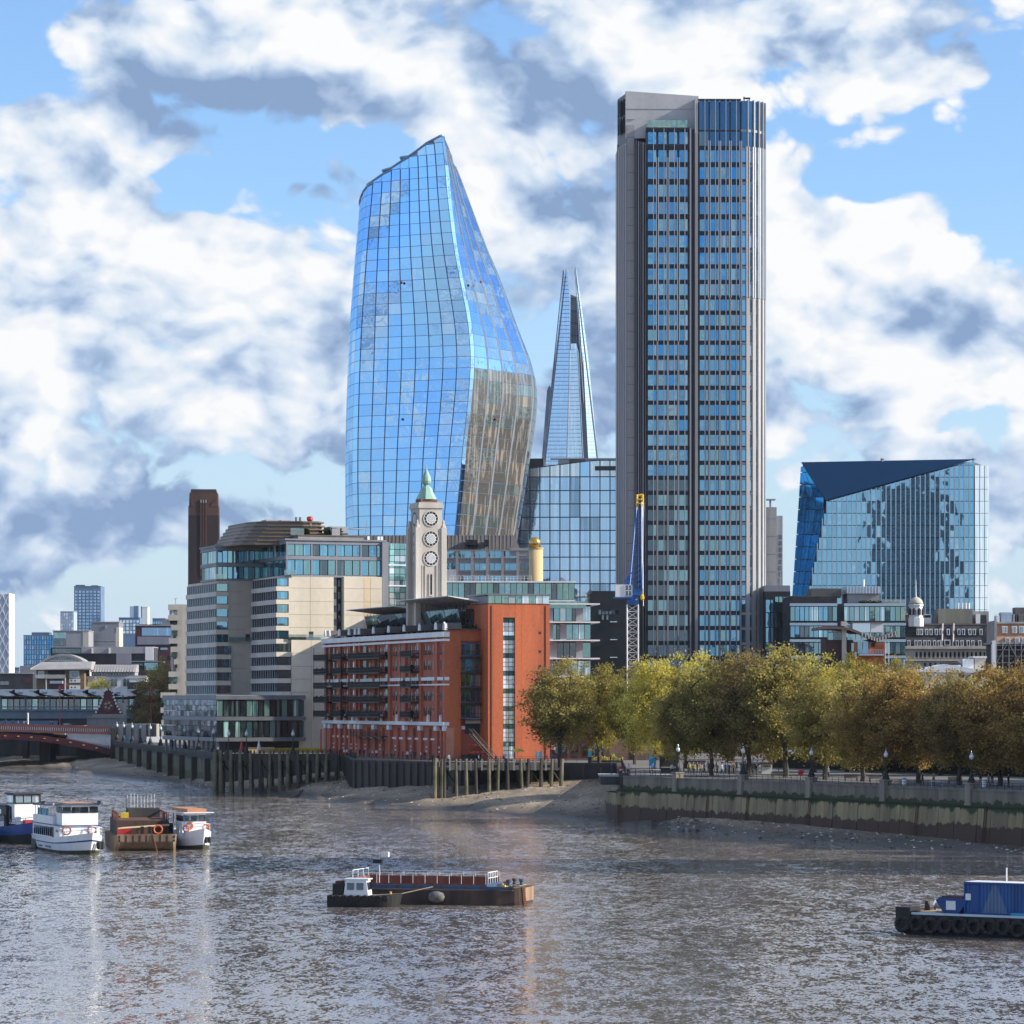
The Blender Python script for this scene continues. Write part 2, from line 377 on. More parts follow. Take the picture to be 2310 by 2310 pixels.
# line of the river wall, right to left (plan)
WALL = [Vector((140, 265)), Vector((63, 415)), Vector((16.6, 505))]
BACK = [Vector((19, 600)), Vector((-8, 606)), Vector((-30, 640)), Vector((-34, 690)), Vector((-61, 700)), Vector((-111, 935)), Vector((-140, 990)), Vector((-420, 1075)), Vector((-3000, 1400))]
def ground():
    pts = [(*p, PROM) for p in WALL+BACK]+[(-3000, 4200, PROM), (3000, 4200, PROM), (3000, -1500, PROM), (800, -1500, PROM)]
    mb = MB(); mb.add(pts, [tuple(range(len(pts)))])
    tag(mb.build('promenade_ground', 'paving'), 'paved riverside ground level', None, None, 'structure')
ground()
def beach():
    m = bpy.data.materials.new('shingle'); m.use_nodes = True; t = NT(m.node_tree); b = t.N['Principled BSDF']
    geo = t.n('ShaderNodeNewGeometry'); pos = geo.outputs['Position']; sx = t.n('ShaderNodeSeparateXYZ'); t.L.new(pos, sx.inputs[0])
    peb = t.noise(pos, 1.6, 8, .8); big = t.maprange(t.noise(t.vec('MULTIPLY', pos, (1, .5, 1)), .09, 4, .6), .35, .65)
    dry = t.mix(t.maprange(peb, .3, .7), (.15, .105, .065), (.66, .53, .36))
    mud = t.mix(t.maprange(peb, .3, .7), (.13, .10, .072), (.30, .235, .17))
    c = t.mix(big, dry, mud); wet = t.maprange(t.math('ADD', sx.outputs[2], t.math('MULTIPLY', t.math('SUBTRACT', big, .5), .5)), .1, 1.5, 1, 0)
    c = t.mix(wet, c, (.085, .07, .055))
    t.put(c, b.inputs['Base Color']); t.put(t.maprange(sx.outputs[2], .05, .8, .35, .95), b.inputs['Roughness'])
    bp = t.n('ShaderNodeBump'); bp.inputs['Distance'].default_value = .25; t.put(peb, bp.inputs['Height']); t.L.new(bp.outputs[0], b.inputs['Normal'])
    # stations: waterline pixel, landward end (x px, distance, height)
    ST = [((-400, 1731), (-400, 1180, 4)), ((-40, 1733), (-40, 1080, 4)), ((70, 1735), (60, 1040, 4)), ((150, 1738), (150, 1010, 4)), ((175, 1748), (240, 960, 3.4)), ((250, 1757), (300, 900, 2.6)), ((400, 1772), (400, 800, 1.8)), ((470, 1785), (480, 715, 1.9)),
          ((600, 1790), (620, 712, 3.6)), ((700, 1802), (760, 700, 4.4)), ((760, 1810), (840, 695, 4.4)), ((850, 1818), (930, 660, 4.4)), ((1000, 1826), (1060, 628, 4.4)), ((1150, 1838), (1200, 612, 4.5)),
          ((1300, 1852), (1330, 606, 4.6)), ((1420, 1862), (1440, 570, 4.0)), ((1500, 1869), (1500, 515, 2.7)), ((1560, 1875), (1560, 489, 2.0)), ((1720, 1890), (1720, 472, 1.9)), ((2000, 1911), (2000, 444, 1.2)), ((2310, 1930), (2310, 417, .5)), ((2500, 1945), (2500, 400, .2))]
    A = []; B = []
    for (x, y), (bx_, bd, bz) in ST:
        d = WD(y); A.append(Vector((PX(x, d), d, -.05))); B.append(Vector((PX(bx_, bd), bd, bz)))
    def cr(P, t):
        i = min(int(t), len(P)-2); f = t-i; p0, p1, p2, p3 = P[max(i-1, 0)], P[i], P[i+1], P[min(i+2, len(P)-1)]
        return .5*((2*p1)+(p2-p0)*f+(2*p0-5*p1+4*p2-p3)*f*f+(3*p1-p0-3*p2+p3)*f**3)
    n, k = 260, 26; vs = []; rnd = np.random.RandomState(3)
    ph = rnd.rand(6)*6
    for i in range(n+1):
        t_ = (len(ST)-1)*i/n; a = cr(A, t_); b_ = cr(B, t_)
        a = a+Vector((0, 2.6*math.sin(t_*5+ph[0])+1.6*math.sin(t_*13+ph[1])+.8*math.sin(t_*31+ph[2]), 0))
        for j in range(k+1):
            f = j/k*1.08; p = a.lerp(b_, f)
            bell = math.sin(min(f, 1)*math.pi)
            p.z = -.05+(b_.z+.05)*min(f, 1.02)**.9+bell*(.08*math.sin(t_*7+f*6)+.06*math.sin(t_*17-f*11)+rnd.randn()*.03)
            if j == 0: p.z = -.35
            vs.append(tuple(p))
    fs = [(i*(k+1)+j, (i+1)*(k+1)+j, (i+1)*(k+1)+j+1, i*(k+1)+j+1) for i in range(n) for j in range(k)]
    o = MB().add(vs, fs).build('foreshore', m, smooth=True); tag(o, 'shingle and mud foreshore at low tide', None, None, 'structure')
    return vs, n, k
BEACH = beach()
BV = np.array(BEACH[0])
def beach_z(x, y):
    i = np.argmin((BV[:, 0]-x)**2+((BV[:, 1]-y))**2); return max(float(BV[i, 2]), -.3)

# ------------------------------------------------------------------ right-hand river wall: panels, ledge, upper wall, piers
def stained(name, top, low, zsplit, green, zg):
    m = bpy.data.materials.new(name); m.use_nodes = True; t = NT(m.node_tree); b = t.N['Principled BSDF']
    pos = t.n('ShaderNodeNewGeometry').outputs['Position']; sx = t.n('ShaderNodeSeparateXYZ'); t.L.new(pos, sx.inputs[0])
    n = t.noise(t.vec('MULTIPLY', pos, (1, 1, .5)), .8, 5, .65); n2 = t.noise(t.vec('MULTIPLY', pos, (1, 1, .15)), .6, 5, .65)
    base = t.mix(t.maprange(n2, .35, .65), top, tuple(x*.6 for x in top))
    tide = t.maprange(t.math('ADD', sx.outputs[2], t.math('MULTIPLY', t.math('SUBTRACT', n, .5), 2.2)), zsplit-.08, zsplit+.08)
    c = t.mix(tide, low, base)
    weed = t.maprange(t.math('ADD', sx.outputs[2], t.math('MULTIPLY', t.math('SUBTRACT', n2, .5), 3.0)), zg-.1, zg+.3)
    c = t.mix(weed, c, green)
    t.put(t.mix(1.0, c, t.mix(t.noise(pos, 6, 3, .6), (.8,)*3, (1.2,)*3), 'MULTIPLY'), b.inputs['Base Color']); b.inputs['Roughness'].default_value = .85
    bp = t.n('ShaderNodeBump'); bp.inputs['Distance'].default_value = .05; t.put(n, bp.inputs['Height']); t.L.new(bp.outputs[0], b.inputs['Normal'])
    MATS[name] = m
stained('wall_panel', (.36, .28, .15), (.085, .05, .033), 2.7, (.035, .055, .016), 4.35)
stained('wall_panel2', (.31, .245, .14), (.075, .045, .03), 2.5, (.038, .05, .02), 4.55)
stained('wall_upper', (.22, .195, .15), (.045, .055, .022), 5.55, (.16, .145, .12), 12); mat('pier_stone', (.30, .265, .215), (.20, .18, .15), .5, .85, streak=True, bump=.02)
mat('weed', (.022, .038, .012), (.035, .042, .018), .8, .9, bump=.05)
def seg_frame(p, q, name, label, z0=0.0, cat='river wall'):
    d = q-p; o = thing(name, label, cat, (p.x, p.y, z0), math.atan2(d.y, d.x)); return o, d.length
def river_wall():
    # stretches run from far (left) to near (right): local x to the right, -y towards the river
    p, q = WALL[2], WALL[1]; ext = q+(q-p).normalized()*160
    o, L = seg_frame(p, ext, 'river_wall', 'long stained concrete river wall with granite piers below the plane trees')
    rnd = random.Random(4); x = 0.0
    z = .0
    while x < L:
        w = rnd.uniform(1.9, 3.6); w = min(w, L-x)
        pw = rnd.uniform(-.03, .05); bt = .45
        mb = MB(); n0 = -1.0-pw
        mb.prism([(x+.03, n0-bt, -.5), (x+.03, n0, 4.75), (x+.03, -.2, 4.75), (x+.03, -.2, -.5)], (w-.06, 0, 0))
        mb.build('wall_panel', rnd.choice(['wall_panel', 'wall_panel2']), o); x += w
    MB().box(-.02, L, -.6, .3, -.5, 4.7).build('wall_core', 'concrete_dark', o)
    MB().box(0, L, -1.0, .25, 4.78, 5.05).build('weed_ledge', 'weed', o)
    # upper wall between piers, coping, railing
    def ux(xp):
        dx = (xp-CX)/F; d = (ext-p).normalized(); return (dx*p.y-p.x)/(d.x-dx*d.y)
    piers = [1528, 1675, 1829, 1997, 2190, 2415, 2690, 3020]
    xs = [ux(v) for v in piers]; edges = [0]+xs+[L]
    for k, (a, b) in enumerate(zip(edges, edges[1:])):
        MB().box(a+.5, b-.5, -.22, .4, 5.0, 6.86).build('parapet_panel', 'wall_upper', o)
        MB().box(a+.45, b-.45, -.3, .5, 6.88, 7.06).build('coping', 'wall_upper', o)
        r = MB(); n = max(2, int((b-a)/1.6))
        for i in range(n+1):
            t_ = a+.6+(b-a-1.2)*i/n; r.tube((t_, .1, 7.05), (t_, .1, 8.0), .03, 5)
        for zz in (7.35, 7.68, 8.0): r.tube((a+.5, .1, zz), (b-.5, .1, zz), .028, 5)
        r.build('railing', 'black_iron', o)
    for xx in xs:
        MB().box(xx-.55, xx+.55, -.55, .7, 4.95, 7.7).box(xx-.65, xx+.65, -.65, .8, 7.7, 7.9).box(xx-.6, xx+.6, -.6, .75, 4.9, 5.3).build('pier', 'pier_stone', o)
    for xp in (1612, 1702, 1842, 2085, 2240):
        xx = ux(xp); ld = MB()
        for s in (-.22, .22): ld.tube((xx+s, -1.5, .6), (xx+s, -1.05, 5.2), .05, 5)
        for k in range(12): t = k/12; ld.tube((xx-.22, -1.5+.45*t, .7+4.4*t), (xx+.22, -1.5+.45*t, .7+4.4*t), .03, 4)
        ld.build('wall_ladder', 'rust', o)
    return o, xs, p, (ext-p).normalized()
RW, PIERX, RWP, RWD = river_wall()
def rw_point(x, y, z): 
    n = Vector((-RWD.y, RWD.x)); q = RWP+RWD*x+n*y; return Vector((q.x, q.y, z))
def platform():
    fr = FR('viewing_platform', 'dark concrete platform overhanging the beach at the end of the wall', 'platform', 1355, 509, 0, 5.6)
    w = fr.u(1545)
    fr.bx('slab', 'concrete_dark', 0, w, 0, 13, 0, 1.22); fr.bx('edge_beam', 'concrete', -.1, w, -.12, 13.1, 1.22, 1.42)
    for i in range(5): fr.bx('fascia_panel', 'concrete_dark', .1+i*w/5, (i+1)*w/5-.1, -.08, 0, .05, 1.15)
    a = fr.u(1408)
    fr.bx('support_wall', 'concrete_dark', a+.4, w-1, 1.6, 10, -4.5, 0)
    r = MB()
    for i in range(10): r.tube((.2+i*w/10, .2, 1.4), (.2+i*w/10, .2, 2.4), .03, 5)
    for zz in (1.75, 2.1, 2.4): r.tube((.2, .2, zz), (w*.9+.2, .2, zz), .025, 5)
    for zz in (1.75, 2.1, 2.4): r.tube((.2, .2, zz), (.2, 12.5, zz), .025, 5)
    r.build('railing', 'black_iron', fr.o)
platform()
# the masonry end of the lower wall under the platform
def wall_end():
    o = thing('wall_end_block', 'stained stone end of the river wall under the platform', 'river wall', (*WALL[2], 0), 0)
    b = MB(); b.prism([(-.9, -1.9, -.2), (.7, -2.4, -.2), (1.2, 14, -.2), (-2.2, 14, -.2)], (0, 0, 4.6)); b.build('masonry', 'wall_panel', o)
wall_end()
# ------------------------------------------------------------------ rear river walls behind the jetties
def rear_wall():
    pts = [WALL[2]]+BACK
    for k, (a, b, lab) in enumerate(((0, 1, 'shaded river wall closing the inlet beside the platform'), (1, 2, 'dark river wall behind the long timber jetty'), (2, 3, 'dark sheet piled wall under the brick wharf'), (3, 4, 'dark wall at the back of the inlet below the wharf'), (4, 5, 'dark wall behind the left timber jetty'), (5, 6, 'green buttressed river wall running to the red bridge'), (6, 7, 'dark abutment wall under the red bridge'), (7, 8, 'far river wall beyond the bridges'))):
        p, q = pts[b], pts[a]
        o, L = seg_frame(p, q, 'river_wall', lab)
        if L > 900: p = q+(p-q).normalized()*400; o.location = (p.x, p.y, 0); L = 400
        mossy = k == 5
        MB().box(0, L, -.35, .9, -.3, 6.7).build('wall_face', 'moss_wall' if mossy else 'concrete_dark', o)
        MB().box(0, L, -.5, 1.0, 6.7, 7.25 if k < 5 else 7.6).build('coping', 'concrete_dark', o)
        n = max(2, int(L/(22 if mossy else 2.4)))
        if k in (1, 2, 3, 4, 5):
            for i in range(n):
                x = (i+.5)*L/n
                if mossy: bx(o, 'buttress', 'timber_dark', x-.7, x+.7, -1.5, -.36, -.2, 6.2)
                else: bx(o, 'fender_pile', 'timber_dark', x-.2, x+.2, -.75, -.36, 2.0, 7.1)
        r = MB()
        for i in range(int(L/2)+1): r.tube((i*2, .4, 7.2), (i*2, .4, 8.3), .035, 4)
        for zz in (7.7, 8.0, 8.3): r.tube((0, .4, zz), (L, .4, zz), .03, 4)
        r.build('railing', 'black_iron', o)
stained('moss_wall', (.15, .15, .09), (.07, .075, .035), 3.0, (.035, .037, .033), 5.6)
mat('moss', (.08, .10, .03), (.05, .06, .03), .5, .9)
rear_wall()

# ------------------------------------------------------------------ timber jetties
def jetty(name, label, x0, x1, D, depth, deck, bays, deg=0, corner=True, seed=1, m_board='timber_grey'):
    fr = FR(name, label, 'jetty', x0, D, deg, 0); rnd = random.Random(seed); w = fr.u(x1)
    fr.bx('deck', 'timber_dark', 0, w, .2, depth, deck-.5, deck)
    n = bays*2
    for i in range(n):       # kerb boards between posts
        a = i*w/n; b = (i+1)*w/n
        for k in range(3): fr.bx('board', m_board if rnd.random() < .8 else 'timber_dark', a+.04, b-.04, -.05+rnd.uniform(-.03, .03), .18, deck-.85+k*.42, deck-.46+k*.42)
    for i in range(n+1):     # short posts
        a = i*w/n
        if i % 2: MB().box(a-.16, a+.16, -.28, .0, deck-.95, deck+1.05).build('post', m_board, fr.o)
    for r_ in range(3):      # rows of piles
        v = .05+r_*(depth-.6)/2
        for i in range(bays+1):
            a = i*w/bays+(rnd.uniform(-.3, .3) if 0 < i < bays else 0)
            Pw = fr.o.location.x+fr.c*a-fr.s*v; Pyy = fr.O.y+fr.s*a+fr.c*v
            zb = beach_z(Pw, Pyy)-.6; lean = rnd.uniform(-.25, .25); top = deck+1.1 if r_ == 0 else deck-.4
            mb = MB(); rr = rnd.uniform(.26, .36)
            mb.tube((a+lean, v-.15, zb), (a, v-.15, top), rr*1.08, 8, rr*.92); mb.build('pile', rnd.choice(['pile', 'pile', 'timber_dark']), fr.o)
    if corner:               # dolphin of clustered piles
        for i in range(7):
            a = -.9+rnd.uniform(-.9, .5); v = -.6+i*.55
            MB().tube((a-.1, v, -1.0), (a, v, deck+rnd.uniform(.5, 1.3)), .38, 8, .33).build('dolphin_pile', 'pile', fr.o)
    br = MB()
    for i in range(bays): 
        if i % 2 == 0: br.tube((i*w/bays, .5, deck-.7), ((i+1)*w/bays, depth*.5, 3.6), .14, 5)
    br.build('brace', 'timber_dark', fr.o)
    r = MB()
    for i in range(n*2+1): r.tube((i*w/n/2, .5, deck), (i*w/n/2, .5, deck+1.15), .03, 4)
    for k in range(3): r.tube((0, .5, deck+.4+k*.37), (w, .5, deck+.4+k*.37), .03, 4)
    r.build('railing', 'black_iron', fr.o)
    return fr, w
J1, J1W = jetty('timber_jetty', 'sunlit timber jetty on piles in front of the brick wharf', 1003, 1268, 588, 16, 7.1, 11, 0, True, 2)
J2, J2W = jetty('timber_jetty', 'dark timber jetty on tall piles in front of the cream building', 497, 760, 664, 14, 7.5, 12, 2, True, 5, 'timber_dark')
# fallen timber and debris on the shingle
def on_beach(x, y):
    D = WD(y, 1.5)
    for _ in range(8): D = WD(y, beach_z(PX(x, D), D))
    return Vector((PX(x, D), D, beach_z(PX(x, D), D)))
def beams():
    rnd = random.Random(9)
    p, q = on_beach(660, 1797), on_beach(822, 1777)
    mb = MB(); d = (q-p); n = 9
    for i in range(n):
        a = p+d*(i/n); b = p+d*((i+.96)/n); mb.tube((a.x, a.y, a.z+.15), (b.x, b.y, b.z+.2+rnd.uniform(0, .15)), .3, 6)
    for i in range(14): 
        a = p+d*rnd.random(); mb.tube((a.x, a.y, a.z-.3), (a.x+rnd.uniform(-.2, .2), a.y, a.z+rnd.uniform(.5, 1.1)), .16, 6)
    tag(mb.build('fallen_timbers', 'timber_dark'), 'line of rotten mooring timbers lying on the shingle', 'timbers')
    c = on_beach(1330, 1784); o = thing('yellow_crate', 'yellow steel cage lying on the sunlit beach', 'crate', (c.x, c.y, c.z), .2)
    w, d_, h = 2.1, 1.3, 1.0
    for i, (a, b) in enumerate((((0,0),(w,0)), ((w,0),(w,d_)), ((w,d_),(0,d_)), ((0,d_),(0,0)))):
        m = MB(); m.tube((*a, 0), (*b, 0), .07); m.tube((*a, h), (*b, h), .07); m.tube((*a, 0), (*a, h), .07); m.tube((*a, 0), (*b, h), .05); m.build('side_frame', 'yellow', o)
    MB().box(.05, w-.05, .05, d_-.05, .02, .7).build('crate_panel', 'gold_stone', o)
    for k, (x, y, L) in enumerate(((1128, 1819, 2.2), (1013, 1822, 1.6), (1040, 1827, 1.2))):
        c = on_beach(x, y); tag(MB().tube((c.x, c.y, c.z+.1), (c.x+L, c.y+.6, c.z+.15), .12, 6).build('driftwood', 'rope'), ['bleached log lying on the shingle right of the jetty', 'pale board at the water edge under the jetty', 'short pale plank on the mud beside the jetty'][k], 'driftwood')
beams()
# ================================================================== big towers
R = random.Random(11)
def interp(tab, y):
    if y <= tab[0][0]: return tab[0][1]
    for (a, b), (c, d) in zip(tab, tab[1:]):
        if y <= c: return b+(d-b)*(y-a)/(c-a)
    return tab[-1][1]
def smooth_tab(tab, n=40):
    """Catmull-Rom resample of (y, x) so that edges bend softly"""
    out = []
    for i in range(len(tab)-1):
        p0, p1, p2, p3 = tab[max(i-1, 0)], tab[i], tab[i+1], tab[min(i+2, len(tab)-1)]
        for k in range(8):
            t = k/8; y = p1[0]+(p2[0]-p1[0])*t
            m1 = (p2[1]-p0[1])/(p2[0]-p0[0])*(p2[0]-p1[0]); m2 = (p3[1]-p1[1])/(p3[0]-p1[0])*(p2[0]-p1[0])
            x = (2*t**3-3*t**2+1)*p1[1]+(t**3-2*t*t+t)*m1+(-2*t**3+3*t*t)*p2[1]+(t**3-t*t)*m2
            out.append((y, x))
    out.append(tab[-1]); return out
def curved_tower():
    D = 950.0; z0 = 7.0
    xl = smooth_tab([(270, 822), (330, 817), (420, 811), (520, 802), (600, 796), (700, 789), (780, 785), (900, 781), (1000, 779), (1100, 779), (1250, 781), (1530, 786)])
    xc = smooth_tab([(270, 992), (330, 1003), (450, 1014), (560, 1028), (640, 1043), (720, 1058), (790, 1065), (850, 1064), (920, 1058), (1000, 1049), (1100, 1040), (1210, 1029), (1530, 1000)])
    xr = smooth_tab([(270, 997), (324, 1020), (380, 1044), (435, 1066), (521, 1099), (611, 1135), (704, 1167), (779, 1195), (810, 1204), (840, 1210), (880, 1212), (930, 1208), (1000, 1198), (1100, 1183), (1210, 1166), (1530, 1120)])
    roof = [(808, 430), (813, 415), (822, 404), (845, 391), (880, 369), (930, 340), (965, 318), (985, 308), (996, 305), (1006, 308), (1014, 315), (1022, 331), (1040, 372), (1230, 800)]
    o = thing('curved_glass_tower', 'tall curved blue glass tower with a sloping rounded top', 'tower', (PX(960, D), D+25, z0))
    ob = o.location
    FH = 25.4
    ys = [1210-FH*i for i in range(0, 38)]; ys = [1530, 1490, 1450, 1410, 1370, 1330, 1290, 1250]+ys
    def ring(y):
        a, c, r = interp(xl, y), interp(xc, y), interp(xr, y); P = []
        lean = (1185-y)
        # right face tilts back above the waist and inwards below it
        def pt(x, d): return Vector((PX(x, D+d), D+d, PZ(y, D)))
        fw = c-a
        left = [(a+8, 62), (a+3, 50), (a, 38), (a+.5, 32), (a+3, 26), (a+8, 20.5), (a+16, 16), (a+28, 12.5)]
        P += [pt(*q) for q in left]
        n = 8
        for i in range(1, n+1): 
            t = i/n; x = (a+28)+(c-4-a-28)*t; P.append(pt(x, 12.5*(1-t)**1.1))
        # right face
        tip = max(0.0, (560-y)/290) if y < 560 else 0
        back = 26
        w = r-c
        P.append(pt(c+min(5, w*.12), 1.2))
        for t in (.25, .5, .75): P.append(pt(c+5+(r-c-16)*t if w > 40 else c+w*t*.9, 1.2+back*.8*t))
        P += [pt(r-min(9, w*.1), 22.5), pt(r-min(3, w*.04), 28), pt(r, 36), pt(r-1, 48), pt(r-6, 62)]
        return P
    def cut(p, q):       # clamp a point to the sloping roof line, seen from the river
        x = CX+p.x/p.y*F
        return PZ(interp(roof, x), D)
    rings = [ring(y) for y in ys]
    ins = MB(); body = []; edge = []
    quads = []; n = len(rings[0])
    for k in range(len(rings)-1):
        y0, y1 = ys[k], ys[k+1]
        for i in range(n-1):
            a, b, c, d = rings[k][i].copy(), rings[k][i+1].copy(), rings[k+1][i+1].copy(), rings[k+1][i].copy()
            za, zb = cut(a, 0), cut(b, 0)
            zlim_c, zlim_d = cut(c, 0), cut(d, 0)
            if a.z >= za-.2 and b.z >= zb-.2: continue
            clip = False
            for lo, hi, lim in ((b, c, zlim_c), (a, d, zlim_d)):
                if hi.z > lim:
                    clip = True; t = max(.02, min(1, (lim-lo.z)/(hi.z-lo.z) if hi.z > lo.z else 1)); hi.xyz = lo.lerp(hi, t)
            body.append((a-ob, b-ob, c-ob, d-ob, i, k))
            if clip: edge.append((d-ob, c-ob))
    core = MB()
    cen = Vector((0, 12, 0))
    def inset(p, s=.14): 
        q = Vector((p.x, p.y-12, 0)); return Vector((p.x, p.y, p.z))-q.normalized()*s
    for a, b, c, d, i, k in body:
        core.add([inset(a), inset(b), inset(c), inset(d)], [(0, 1, 2, 3)])
        u = (b-a); w = u.length; h = (d-a).length
        if h < .5: continue
        gx = .075/max(w, .5); gz = .07/h
        def bil(s, t): return a*(1-s)*(1-t)+b*s*(1-t)+c*s*t+d*(1-s)*t
        q = [bil(gx, gz), bil(1-gx, gz), bil(1-gx, 1-gz), bil(gx, 1-gz)]
        rr = R.random()
        m = 'glass_sky' if rr < .7 else ('glass_sky2' if rr < .94 else 'glass_sky3')
        yy = ys[k]
        if i >= 16 and yy > 845: m = R.choice(['glass_curtain', 'glass_curtain', 'glass_curtain2', 'glass_curtain3'])  # curtains plus the mirrored brown facade painted into these panes
        quads.append((q, m))
        # slim dark opening light beside some panes
    panes(o, quads, 'glass_pane', 300, .1, .0005, 3)
    core.build('floor_structure', 'tower_core', o)
    # fins at the joints of the front face, opening lights in the upper storeys
    for i in range(7, 16):
        f = MB()
        for k in range(8, len(rings)-1):
            p, q = rings[k][i]-ob, rings[k+1][i]-ob
            if (q+ob).z > cut(q+ob, 0)-.3: break
            nrm = Vector((-.25, -1, 0)).normalized()
            f.prism([p+Vector((-.09, -.02, 0)), p+Vector((.09, -.02, 0)), p+Vector((.09, -.2, 0)), p+Vector((-.09, -.2, 0))], q-p)
        f.build('glazing_fin', 'fin_blue', o)
    for i in range(17, 21):
        f = MB()
        for k in range(8, len(rings)-1):
            p, q = rings[k][i]-ob, rings[k+1][i]-ob
            if (q+ob).z > cut(q+ob, 0)-.3: break
            f.prism([p+Vector((-.2, -.02, 0)), p+Vector((.2, -.02, 0)), p+Vector((.2, -.25, 0)), p+Vector((-.2, -.25, 0))], q-p)
        f.build('glazing_fin', 'white', o)
    # rounded rim along the sloping top, roof behind it
    rim = MB(); rf = MB()
    for p, q in edge:
        if (p-q).length > 14: continue
        rim.tube(p, q, .34, 6); rf.add([p, q, q+Vector((0, 22, -3)), p+Vector((0, 22, -3))], [(0, 1, 2, 3)])
    rim.build('roof_rim', 'tower_core', o); rf.build('roof', 'glass_blue', o)
    for (x, y, dd) in ((905, 638, 8.6), (1085, 636, 8.5), (908, 946, 9.2), (1119, 946, 12)):
        MB().lathe([(.1, -.35), (.35, -.2), (.35, .2), (.1, .35)], PT(x, y, D+dd-2.4)-ob, 8).build('warning_lamp', 'red', o)
mat('tower_core', (.26, .37, .54), (.20, .30, .45), .3, .4, metal=.3)
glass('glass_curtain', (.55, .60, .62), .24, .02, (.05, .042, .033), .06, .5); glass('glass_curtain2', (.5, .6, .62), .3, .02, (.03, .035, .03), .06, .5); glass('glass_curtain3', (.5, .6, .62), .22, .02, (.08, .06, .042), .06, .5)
mat('fin_blue', (.08, .17, .33), (.12, .22, .38), .3, .35, metal=.3)
curved_tower()

